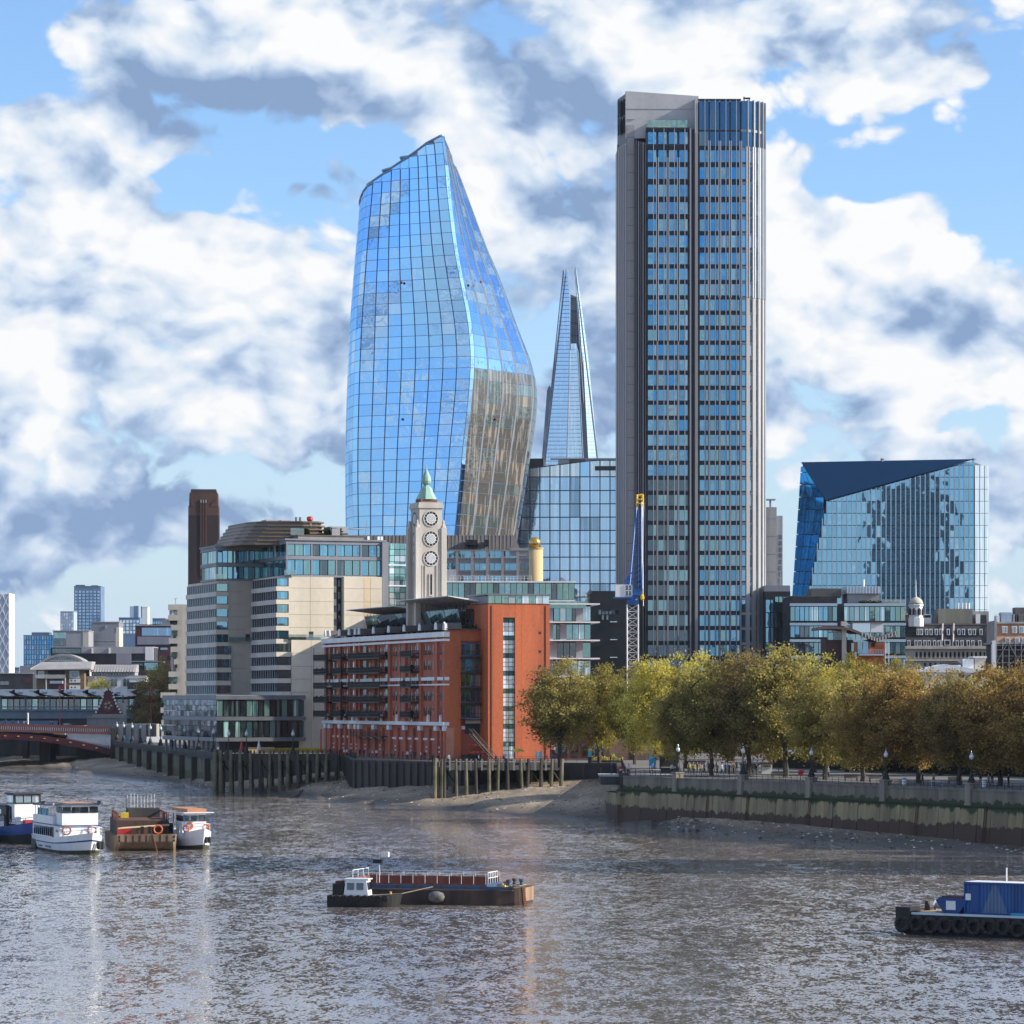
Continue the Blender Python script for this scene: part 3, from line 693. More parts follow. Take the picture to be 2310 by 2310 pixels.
def residential_tower():
    fr = FR('residential_tower', 'tall brown and glass residential tower with a rounded right corner', 'tower', 1457, 764, 1, 7.0)
    zt = lambda y, u=0, v=0: fr.z(y, u, v)
    rows = [297, 337.5, 375.7, 415.5, 455, 493.6, 530, 569, 605, 640, 675, 709.4]+[743.3+33.9*i for i in range(23)]
    uA0, uA1 = 0.0, fr.u(1556); uG = fr.u(1566); uB0 = fr.u(1575); uB1 = fr.u(1672); uEnd = fr.u(1730)
    topA = zt(287); topB = zt(222); bot = 0
    # main body behind the glazing
    fr.bx('core_wall', 'bronze', .1, uB1, 1.0, 24, 0, topA-.3)
    fr.bx('core_wall', 'bronze', uB0+.1, uB1, 1.0, 24, topA-.3, topB-.4)
    # rounded end
    rad = uEnd-uB1; prof = [(uB1+rad*math.sin(t), rad-rad*math.cos(t)) for t in lin(0, math.pi/2, 10)]
    b = MB(); b.prism([(p[0]-.35*math.sin(t), p[1]+.35+.1, 0) for p, t in zip(prof, lin(0, math.pi/2, 10))]+[(uEnd-.4, 24, 0), (uB1-.1, 24, 0)], (0, 0, topB-.4)); b.build('rounded_end', 'bronze', fr.o)
    # concrete top: tall fin wall on the left, lower step
    uL = fr.u(1413, 0); tall = zt(200)
    c = MB(); c.prism([(uL, 3, topA-2), (uB0+.3, 3, topA-2), (uB0+.3, 3, zt(210)-.1), (uL, 3, tall)], (0, 15, 0)); c.build('crown_wall', 'tower_concrete', fr.o)
    c = MB(); c.prism([(uG-2, .3, topA), (uB0, .3, topA), (uB0, .3, topB), (uG-2, 3.0, topB-2.0), (uG-2, 3, topA)], (0, 0, 0.01)) 
    fr.bx('crown_step', 'tower_concrete', uG+.2, uB0-.05, .1, 8, 0, topB+.3)
    for k in range(1): fr.bx('crown_joint', 'mid_grey', uL+.1, uB0, 2.93, 3.0, topA+4.6+k*4.6, topA+4.72+k*4.6)
    fr.bx('terrace_glass', 'glass_green', .3, uG-1.5, .5, .58, topA, topA+1.7)
    # left flank: wedge-shaped side with fins
    vL = 11.0
    xs = [fr.u(1393, vL)]; p0 = (fr.u(1393, vL), vL); p1 = (fr.u(1413, 3.2), 3.2)
    sd_ = MB(); sd_.prism([(p0[0], p0[1], 0), (p1[0], p1[1], 0), (0.2, 3.2, 0), (.2, 20, 0), (p0[0], 20, 0)], (0, 0, topA-3)); sd_.build('flank_wall', 'bronze_mid', fr.o)
    sd2 = MB(); sd2.prism([(p0[0]+.1, p0[1]+.1, topA-3), (p1[0]+.05, p1[1], topA-3), (p1[0]+.5, 14, topA-3), (p0[0]+.1, 14, topA-3)], (0, 0, tall-topA+2.6)); sd2.build('flank_crown', 'bronze', fr.o)
    dx, dy = p1[0]-p0[0], p1[1]-p0[1]
    for i in range(5):
        t = i/4; a = (p0[0]+dx*t, p0[1]+dy*t); fr.bx('flank_fin', 'bronze_light', a[0]-.12, a[0]+.12, a[1]-.45, a[1]+.1, 0, topA-(3.3 if i else 2.2))
    fr.bx('flank_panel', 'bronze_mid', fr.u(1414, 3.0), fr.u(1431, 3.0), 2.9, 3.2, 0, topA+1)
    for i, y in enumerate(range(265, 1490, 40)): fr.bx('panel_joint', 'bronze', fr.u(1414, 2.9), fr.u(1431, 2.9), 2.86, 2.95, zt(y), zt(y)+.09)
    for i in range(5):
        x = 1434+i*5; fr.bx('flank_fin', 'bronze_light' if i % 2 else 'bronze', fr.u(x, 1.5), fr.u(x+2.4, 1.5), 1.2-.25*i, 3.2, 0, zt(300+i*1.5)-1.5 if i else zt(312))
    for k in range(6): fr.bx('flank_window', 'dark_room', fr.u(1395+(k % 3)*5, 6), fr.u(1398+(k % 3)*5, 6), p0[1]+dy*(.12+.3*(k % 3))-.6, 6.5, zt(250 if k < 3 else 290), zt(215 if k < 3 else 256))
    # windows
    quads = []; sp = []; mats = ['glass_blue', 'glass_blue', 'glass_blue2', 'glass_blue2', 'glass_teal', 'glass_vivid2', 'glass_blue', 'glass_blue2', 'glass_blind']
    def bay(u0, u1, first, v=.55, small=True):
        for k, y in enumerate(rows):
            if k < first: continue
            z1 = zt(y); z0 = zt(y+(27 if k < 11 else 24.5))
            w = u1-u0; low = k > 18
            mm = mats if not low else (['glass_dark', 'glass_dark', 'glass_teal', 'glass_dark'] if u0 < uA1-1 and k > 21 else ['glass_blue2', 'glass_blue2', 'glass_teal', 'glass_blue'])
            s = u0+w*.68
            quads.append(([(u0+.1, v, z0), (s-.05, v, z0), (s-.05, v, z1), (u0+.1, v, z1)], R.choice(mm)))
            if small: sp.append(([(s+.05, v, z0), (u1-.1, v, z0), (u1-.1, v, z1), (s+.05, v, z1)], R.choice(mm)))
    eA = lin(uA0+.25, uA1-.2, 4); eB = lin(uB0+.15, uB1-.1, 4)
    for a, b_ in zip(eA, eA[1:]): bay(a+.16, b_-.16, 0)
    for a, b_ in zip(eB, eB[1:]): bay(a+.16, b_-.16, 1)
    # tall glazing of the top storeys of the right wing
    for a, b_ in zip(eB, eB[1:]):
        for y0, y1 in ((292, 226), (330, 296)): quads.append(([(a+.15, .5, zt(y0)), (b_-.15, .5, zt(y0)), (b_-.15, .5, zt(y1)), (a+.15, .5, zt(y1))], 'glass_deep2'))
    panes(fr.o, quads, 'window', 300, .1, .004, 5); panes(fr.o, sp, 'side_light', 0, .1, .006, 6)
    # spandrels (one per storey and wing)
    for k, y in enumerate(rows):
        zz1 = zt(y)+.02; h = .95
        fr.bx('spandrel', 'dark_metal', .05, uA1, .3, .98, zz1, zz1+h if k else zz1+.5)
        if k: fr.bx('spandrel', 'dark_metal', uB0, uB1, .3, .98, zz1, zz1+h)
    # mullion piers and bright fins
    for i, a in enumerate(eA):
        split = zt(770)
        if 0 < i < 4:
            fr.bx('pier', 'bronze_light', a-.19, a+.19, -.1, .95, 0, split); fr.bx('fin', 'fin_pale', a-.3, a-.12, -.15, .9, split+.1, zt(355)); fr.bx('fin', 'fin_pale', a+.12, a+.3, -.15, .9, split+.1, zt(355))
        if i < 4:
            m = a+(eA[1]-eA[0])*.62; fr.bx('fin', 'fin_pale', m-.07, m+.07, -.18, .5, 0, topA-.3)
    for i, a in enumerate(eB):
        split = zt(672)
        if 0 < i: fr.bx('pier', 'bronze_light', a-.19, a+.19, -.1, .95, 0, split); fr.bx('fin', 'fin_pale', a-.3, a-.1, -.15, .9, split+.1, zt(317)); fr.bx('fin', 'fin_pale', a+.1, a+.3, -.15, .9, split+.1, zt(317))
        if i < 4: m = a+(eB[1]-eB[0])*.58; fr.bx('fin', 'fin_pale', m-.07, m+.07, -.18, .5, 0, topB-.2)
    fr.bx('groove', 'dark_metal', uA1+.05, uG, .9, 2, 0, topA-.2); fr.bx('corner_pier', 'bronze_light', uG+.22, uB0-.1, -.05, .1, 0, zt(300)); fr.bx('groove_fin', 'bronze_light', uA1, uA1+.35, -.1, .9, 0, topA-.2)
    fr.bx('parapet_rail', 'dark_metal', .05, uA1, .15, 1, topA-.45, topA); fr.bx('parapet_rail', 'dark_metal', uB0, uB1, .15, 1, topB-.35, topB)
    # rounded corner: piers with sunlight in their paler colour, windows round the bend
    nb = 6; cq = []
    for i in range(nb):
        t0, t1 = math.pi/2*i/nb, math.pi/2*(i+1)/nb
        a = (uB1+rad*math.sin(t0), rad-rad*math.cos(t0)); b2 = (uB1+rad*math.sin(t1), rad-rad*math.cos(t1))
        d = Vector((b2[0]-a[0], b2[1]-a[1], 0)); nrm = Vector((d.y, -d.x, 0)).normalized()
        A = Vector((*a, 0))+nrm*-.25; B = Vector((*b2, 0))+nrm*-.25
        for k, y in enumerate(rows):
            if k < 1: continue
            z1, z0 = zt(y), zt(y+(27 if k < 11 else 24.5))
            e0, e1 = A.lerp(B, .14), A.lerp(B, .86)
            cq.append(([Vector((e0.x, e0.y, z0)), Vector((e1.x, e1.y, z0)), Vector((e1.x, e1.y, z1)), Vector((e0.x, e0.y, z1))], 'glass_blue2' if i < 1 else R.choice(['glass_dark', 'glass_pale', 'glass_teal'])))
        for y0, y1 in ((292, 226), (330, 296)):
            e0, e1 = A.lerp(B, .1), A.lerp(B, .9); cq.append(([Vector((e0.x, e0.y, zt(y0))), Vector((e1.x, e1.y, zt(y0))), Vector((e1.x, e1.y, zt(y1))), Vector((e0.x, e0.y, zt(y1)))], 'glass_deep2'))
        p = Vector((*b2, 0)); rd = Vector((math.sin(t1), -math.cos(t1), 0)); tg = Vector((math.cos(t1), math.sin(t1), 0))
        def fin(w0, w1, dep, z0, z1, m, nm):
            MB().prism([p+tg*w0+rd*dep+Vector((0, 0, z0)), p+tg*w1+rd*dep+Vector((0, 0, z0)), p+tg*w1-rd*.5+Vector((0, 0, z0)), p+tg*w0-rd*.5+Vector((0, 0, z0))], (0, 0, z1-z0)).build(nm, m, fr.o)
        fin(-.42, .42, .3, 0, zt(672), 'pier_cream', 'pier'); fin(-.42, -.12, .32, zt(672)+.1, zt(330), 'fin_pale', 'fin'); fin(.12, .42, .32, zt(672)+.1, zt(330), 'fin_pale', 'fin')
        fin(-.08, .08, .34, zt(330), topB-.2, 'fin_pale', 'fin')
    panes(fr.o, cq, 'corner_window', 0, .1, .006, 8)
    bands = MB()
    for k, y in enumerate(rows):
        z1 = zt(y)+.05
        ring = [(uB1+(rad-.1)*math.sin(t), rad-(rad-.1)*math.cos(t), z1) for t in lin(0, math.pi/2, 10)]; inn = [(uB1+(rad-.6)*math.sin(t), rad-(rad-.6)*math.cos(t), z1) for t in lin(math.pi/2, 0, 10)]
        bands.prism(ring+inn, (0, 0, .55))
    bands.build('corner_spandrel', 'pier_cream', fr.o)
    MB().tube((uB1+1, 4, topB-.5), (uB1+1, 4, topB+1.2), .12).tube((uB1+2.2, 4, topB-.5), (uB1+2.2, 4, topB+1.0), .12).tube((uB1+.8, 4, topB+.8), (uB1+2.4, 4, topB+.8), .2).build('roof_camera', 'black_iron', fr.o)
mat('tower_concrete', (.52, .51, .50), (.44, .43, .42), .12, .7, streak=True)
mat('bronze_mid', (.37, .345, .34), (.31, .29, .29), .1, .6, streak=True)
mat('fin_pale', (.48, .50, .54), (.40, .42, .46), .2, .4, metal=.3, streak=True)
mat('pier_cream', (.41, .41, .415), (.35, .35, .355), .2, .6, streak=True)
glass('glass_blind', (.4, .6, .75), .4, .05, (.25, .3, .32)); glass('glass_vivid2', (.12, .45, .80), .6, .02, (.01, .07, .15), .015)
glass('glass_deep2', (.12, .23, .34), .6, .03, (.006, .02, .045))
residential_tower()

def shard():
    D = 2300.0
    o = thing('glass_spire', 'distant pointed glass spire splitting into two tips behind the towers', 'tower', (PX(1287, D), D+10, 7)); ob = o.location
    def slab(name, pts, m, dd, t=1.2, rows=None):
        P = [PT(x, y, D+dd(x, y))-ob for x, y in pts]; MB().prism(P, (0, t, 0)).build(name, m, o)
    A = lambda x, y: (1285-x)*.16; B = lambda x, y: (x-1283)*.05+1.5; C = lambda x, y: 4+(x-1300)*.35
    slab('rear_facet', [(1218, 1090), (1234, 880), (1239, 869), (1246, 880), (1236, 1090)], 'spire_frame', lambda x, y: 14)
    slab('left_facet', [(1223, 1090), (1278, 1090), (1286, 780), (1285, 665), (1280, 618), (1277, 608), (1274, 618), (1271, 609), (1264, 700), (1250, 825)], 'spire_glass', A)
    slab('middle_facet', [(1280, 1090), (1317, 1090), (1306, 800), (1300, 775), (1288, 775)], 'spire_glass2', B)
    slab('right_facet', [(1328, 1090), (1355, 1090), (1326, 800), (1311, 685), (1300, 607), (1297, 604), (1296, 614), (1306, 700), (1313, 800)], 'spire_glass3', C)
    slab('recess', [(1313, 1090), (1330, 1090), (1315, 790), (1303, 790)], 'spire_dark', lambda x, y: 9)
    slab('core', [(1286, 790), (1312, 790), (1306, 672), (1287, 664)], 'spire_dark2', lambda x, y: 10)
    lines = MB()
    for k, y in enumerate(range(1085, 620, -9)):
        t = (y-610)/480; xl = interp([(609, 1271), (700, 1264), (825, 1250), (1090, 1223)], y); xm = interp([(609, 1277), (665, 1285), (780, 1286), (1090, 1278)], y)
        lines.tube(PT(xl, y, D+A(xl, y)-.3)-ob, PT(xm, y, D+A(xm, y)-.3)-ob, .22, 4)
        if y > 785: lines.tube(PT(1285-(y-775)*.012, y, D+1)-ob, PT(interp([(775, 1300), (1090, 1317)], y), y, D+2)-ob, .22, 4)
        xr0, xr1 = interp([(604, 1297), (700, 1306), (800, 1313), (1090, 1328)], y), interp([(604, 1298), (685, 1311), (800, 1326), (1090, 1355)], y)
        lines.tube(PT(xr0, y, D+C(xr0, y)-.3)-ob, PT(xr1, y, D+C(xr1, y)-.3)-ob, .2, 4)
    tag(lines.build('floor_line', 'spire_frame', o), kind='stuff')
    for x0, y0, x1, y1, dd in ((1223, 1090, 1277, 606, A), (1278, 1090, 1286, 770, A), (1355, 1090, 1298, 603, C), (1328, 1090, 1297, 606, C), (1222, 1090, 1271, 607, A), (1318, 1090, 1304, 790, B)):
        MB().tube(PT(x0, y0, D+dd(x0, y0)-.4)-ob, PT(x1, y1, D+dd(x1, y1)-.4)-ob, .5, 5, .3).build('edge_frame', 'spire_frame', o)
    for k, y in enumerate((672, 700, 727, 755, 778)): MB().tube(PT(1287, y, D+9)-ob, PT(1306+k*1.3, y+3, D+9)-ob, .7, 5).build('core_floor', 'spire_dark', o)
    for k in range(5): MB().tube(PT(1289+k*4, 780, D+8.8)-ob, PT(1289+k*3.6, 672, D+8.8)-ob, .35, 4).build('core_post', 'spire_frame', o)
glass('spire_glass', (.52, .66, .86), .7, .08, (.14, .22, .34)); glass('spire_glass2', (.62, .74, .88), .7, .08, (.2, .28, .38)); glass('spire_glass3', (.72, .84, .95), .8, .06, (.2, .3, .4))
mat('spire_frame', (.24, .29, .37), None, .1, .6); mat('spire_dark', (.08, .11, .17), None, .1, .7); mat('spire_dark2', (.17, .18, .22), None, .2, .7)
shard()

def grid_office():
    fr = FR('glass_office', 'square gridded pale blue glass office block between the two tall towers', 'building', 1150, 1020, -3, 7.0)
    zt = fr.z; u1 = fr.u(1400)
    fr.bx('frame_core', 'frame_blue', 0, u1, .35, 40, 0, zt(1062))
    sl = MB(); sl.prism([(0, .35, zt(1062)), (u1, .35, zt(1062)), (u1, .35, zt(1038)), (fr.u(1340), .35, zt(1038)), (0, .35, zt(1061))], (0, 38, 0)); sl.build('sloping_roof', 'frame_blue', fr.o)
    ys = [1540, 1500, 1470, 1440, 1410, 1378, 1347, 1317, 1287, 1257, 1227, 1197, 1167, 1137, 1107, 1076]; q = []
    us = [fr.u(1150+22.6*i) for i in range(12)]; zs = [zt(y) for y in ys]
    wall_grid(fr, .3, us, zs, .16, ['glass_soft', 'glass_soft', 'glass_soft2', 'glass_soft', 'glass_soft2', 'glass_office'], q, R, 0)
    for a, b in zip(us, us[1:]):
        xa = CX+0; pa = interp([(0, zt(1061)), (fr.u(1340), zt(1038)), (u1, zt(1038))], a); pb = interp([(0, zt(1061)), (fr.u(1340), zt(1038)), (u1, zt(1038))], b)
        q.append(([(a+.16, .3, zs[-1]+.16), (b-.16, .3, zs[-1]+.16), (b-.16, .3, pb-.3), (a+.16, .3, pa-.3)], 'glass_pale' if R.random() < .5 else 'glass_sky3'))
    panes(fr.o, q, 'pane', 300, .1, .003, 2)
    fr.bx('roof_plant', 'slate', fr.u(1175), fr.u(1222), 12, 30, zt(1061), zt(1028)); fr.bx('roof_plant', 'mid_grey', fr.u(1255), fr.u(1400), 14, 30, zt(1040), zt(1030)); fr.bx('roof_unit', 'bronze', fr.u(1282), fr.u(1320), 5, 9, zt(1041), zt(1033))
    fr.bx('cleaning_arm', 'mid_grey', fr.u(1240), fr.u(1390), 6, 7, zt(1034), zt(1031))
    fr.bx('terrace', 'slate', fr.u(1342), u1, .1, .3, zt(1062), zt(1052))
mat('frame_blue', (.05, .08, .13), None, .2, .5)
glass('glass_soft', (.58, .74, .92), .72, .03, (.14, .2, .28), .01); glass('glass_soft2', (.52, .69, .90), .68, .03, (.16, .22, .3), .01)
glass('glass_office', (.45, .62, .8), .45, .03, (.10, .15, .2), .01)
grid_office()

def diamond_office():
    D = 900.0; fr = FR('faceted_glass_office', 'faceted blue glass office with a dark triangular top facet', 'building', 1785, D, 0, 7.0); o = fr.o; ob = fr.O
    P = lambda x, y, d=0: PT(x, y, D+d)-ob
    TL, TR, IN, BL, BI = P(1807, 1044, 26), P(2198, 1037, 12), P(1863, 1130, 0), P(1781, 1430, 20), P(1803, 1430, 0)
    BR, RT, RB, TRf = P(2198, 1430, 0), P(2232, 1050, 34), P(2231, 1430, 34), P(2196, 1038.5, 0)
    core = MB(); back = Vector((9, 45, 0))
    core.add([BI+Vector((0, .5, 0)), BR+Vector((0, .5, 0)), TRf+Vector((0, .5, -.4)), IN+Vector((.3, .5, -.4)), BL+Vector((.5, .5, 0)), TL+Vector((.5, .5, -.5)), RT+Vector((-.4, 0, -.5)), RB+Vector((-.4, 0, 0)), TR+Vector((0, 1, -.6)), BL+back, TL+back, RT+Vector((0, 45, 0)), RB+Vector((0, 45, 0))],
             [(0, 1, 2, 3), (4, 0, 3, 5), (1, 7, 6, 2), (3, 2, 8, 5), (2, 6, 8), (5, 8, 6, 11, 10), (4, 5, 10, 9), (7, 12, 11, 6)]); core.build('frame_core', 'frame_blue', o)
    # dark top facet
    mb = MB(); n = (TR-IN).cross(TL-IN).normalized()*.2; mb.add([IN+n, TRf+n, TR+n, TL+n], [(0, 1, 2, 3)]); mb.build('top_facet', 'glass_deep', o)
    # left vivid facet with storey joints
    q = []; ysl = [1430-28*i for i in range(15)]
    def left_edge(y): t = (y-1044)/(1430-1044); return TL.lerp(BL, t)
    def right_edge(y):
        if y <= 1130: t = (y-1044)/(1130-1044); return TL.lerp(IN, t)
        t = (y-1130)/(1430-1130); return IN.lerp(BI, t)
    for a, b in zip(ysl, ysl[1:]):
        b = max(b, 1052); 
        for s in range(3):
            f0, f1 = s/3+.01, (s+1)/3-.01; l0, r0, l1, r1 = left_edge(a-1), right_edge(a-1), left_edge(b+.6), right_edge(b+.6)
            if a-b > 4: q.append(([l0.lerp(r0, f0), l0.lerp(r0, f1), l1.lerp(r1, f1), l1.lerp(r1, f0)], R.choice(['glass_vivid', 'glass_vivid', 'glass_vivid3'])))
    panes(o, q, 'side_pane', 300, .08, .003, 4)
    # main front: storeys by bays, cut by the sloping facet
    q = []; ys = [1430-27.2*i for i in range(16)]; xs = [1800+11.05*i for i in range(37)]
    def topy(x): return 1130+(1038.5-1130)*(x-1863)/(2196-1863) if x > 1863 else 1130
    def leftx(y): return 1863+(1803-1863)*(y-1130)/(1430-1130)
    for xa, xb in zip(xs, xs[1:]):
        for ya, yb in zip(ys, ys[1:]):
            xa2 = max(xa, leftx(max(yb, 1130))) ; 
            if xb-xa2 < 2 or xa < leftx(ya)-11 : continue
            tl, tr = max(yb, topy(xa2)+1), max(yb, topy(xb)+1)
            if ya-min(tl, tr) < 3: continue
            tl = min(tl, ya-.5); tr = min(tr, ya-.5)
            q.append(([P(xa2+1.1, ya-.7, -.1), P(xb-1.1, ya-.7, -.1), P(xb-1.1, tr+.7, -.1), P(xa2+1.1, tl+.7, -.1)], R.choice(['glass_wavy', 'glass_wavy', 'glass_wavy2'])))
    panes(o, q, 'pane', 300, .08, .0025, 6)
    for x in xs[:-1]:
        if x < 1812: continue
        y1 = topy(x) if x > 1863 else 1130+(1863-x)/(1863-1803)*300
        a = P(x, 1430, -.5); b = P(x, y1+1, -.5); MB().prism([a+Vector((-.12, 0, 0)), a+Vector((.12, 0, 0)), a+Vector((.12, .45, 0)), a+Vector((-.12, .45, 0))], b-a).build('fin', 'fin_steel', o)
    # pale right flank
    q = []
    for i in range(3):
        for ya, yb in zip(ys, ys[1:]):
            f0, f1 = i/3+.02, (i+1)/3-.02
            def rp(f, y): 
                a, b = P(2199, y), P(2232, y, 34); lim = 1037+13*f; return P(2199+33*f, max(y, lim+1), 34*f)
            if ya > 1060: q.append(([rp(f0, ya-.5), rp(f1, ya-.5), rp(f1, yb+.5), rp(f0, yb+.5)], 'glass_pale'))
    panes(o, q, 'flank_pane', 300, .08, .002, 9)
    for i, x in enumerate((1990, 2196)): MB().tube(P(x, 1041, 14), P(x, 1034, 14), .3).tube(P(x-4, 1036, 14), P(x+4, 1036, 14), .25).build('roof_cradle', 'mid_grey', o)
glass('glass_vivid3', (.08, .42, .82), .55, .06, (.015, .13, .3)); glass('glass_wavy2', (.32, .58, .78), .68, .015, (.015, .035, .055), .04, .16)
mat('fin_steel', (.45, .55, .62), (.38, .48, .56), .2, .35, metal=.4)
diamond_office()

def chimney():
    D = 1280.0; fr = FR('brick_chimney', 'tall dark brick power station chimney', 'chimney', 424, D, 3, 7.0); u1 = fr.u(494); zt = fr.z; c = u1/2
    def ring(hw, z, ch=.12): return [(c-hw, -hw*0+0, z), (c+hw, 0, z), (c+hw, 2*hw, z), (c-hw, 2*hw, z)]
    def block(name, m, hw0, hw1, z0, z1):
        MB().loft([[(c-h, c-h, z), (c+h, c-h, z), (c+h, c+h, z), (c-h, c+h, z)] for h, z in ((hw0, z0), (hw1, z1))]).build(name, m, fr.o)
    w = c
    block('shaft', 'chimney_brick', w*1.02, w*.985, 0, zt(1162)); block('band', 'chimney_top', w*.985, w*.975, zt(1162), zt(1141)); block('shoulder', 'chimney_top', w*.93, w*.91, zt(1141), zt(1112)); block('cap', 'chimney_brick', w*.86, w*.80, zt(1112), zt(1103))
    for s in (-.55, .55):
        f = MB(); z0, z1 = zt(1142), zt(1125); f.prism([(c+s*w*1.5, c-w*.99, z0), (c+s*w*.7, c-w*.99, z0), (c+s*w*1.5, c-w*.96, z1)], (0, .5, 0)); f.build('corner_piece', 'chimney_top', fr.o)
    for i in (-1, 0, 1): fr.bx('rib', 'chimney_top', c+i*.95-.3, c+i*.95+.3, c-w*1.03, c-w*.9, zt(1300), zt(1127)); fr.bx('rib_tip', 'mid_grey', c+i*.95-.24, c+i*.95+.24, c-w*1.035, c-w*1.0, zt(1134), zt(1127.5))
chimney()
def distant_slab():
    fr = FR('concrete_slab_block', 'grey concrete block just right of the brown tower', 'building', 1722, 1100, 0, 7.0); zt = fr.z
    fr.bx('tower_wall', 'concrete', 0, fr.u(1752), 0, 14, 0, zt(1144)); fr.bx('wing_wall', 'mid_grey', fr.u(1752.3), fr.u(1766), 1, 15, 0, zt(1163))
    for i in range(9): fr.bx('window', 'glass_pale', fr.u(1757), fr.u(1764), .8, 1.0, zt(1215+i*14), zt(1206+i*14))
    fr.bx('roof_mast', 'mid_grey', fr.u(1738), fr.u(1742), 4, 5, zt(1144), zt(1127)); fr.bx('roof_beam', 'mid_grey', fr.u(1731), fr.u(1751), 3, 6, zt(1127), zt(1124))
    for i in range(4): fr.bx('wall_joint', 'mid_grey', 0, fr.u(1752), -.05, 0, zt(1170+40*i), zt(1169+40*i))
distant_slab()
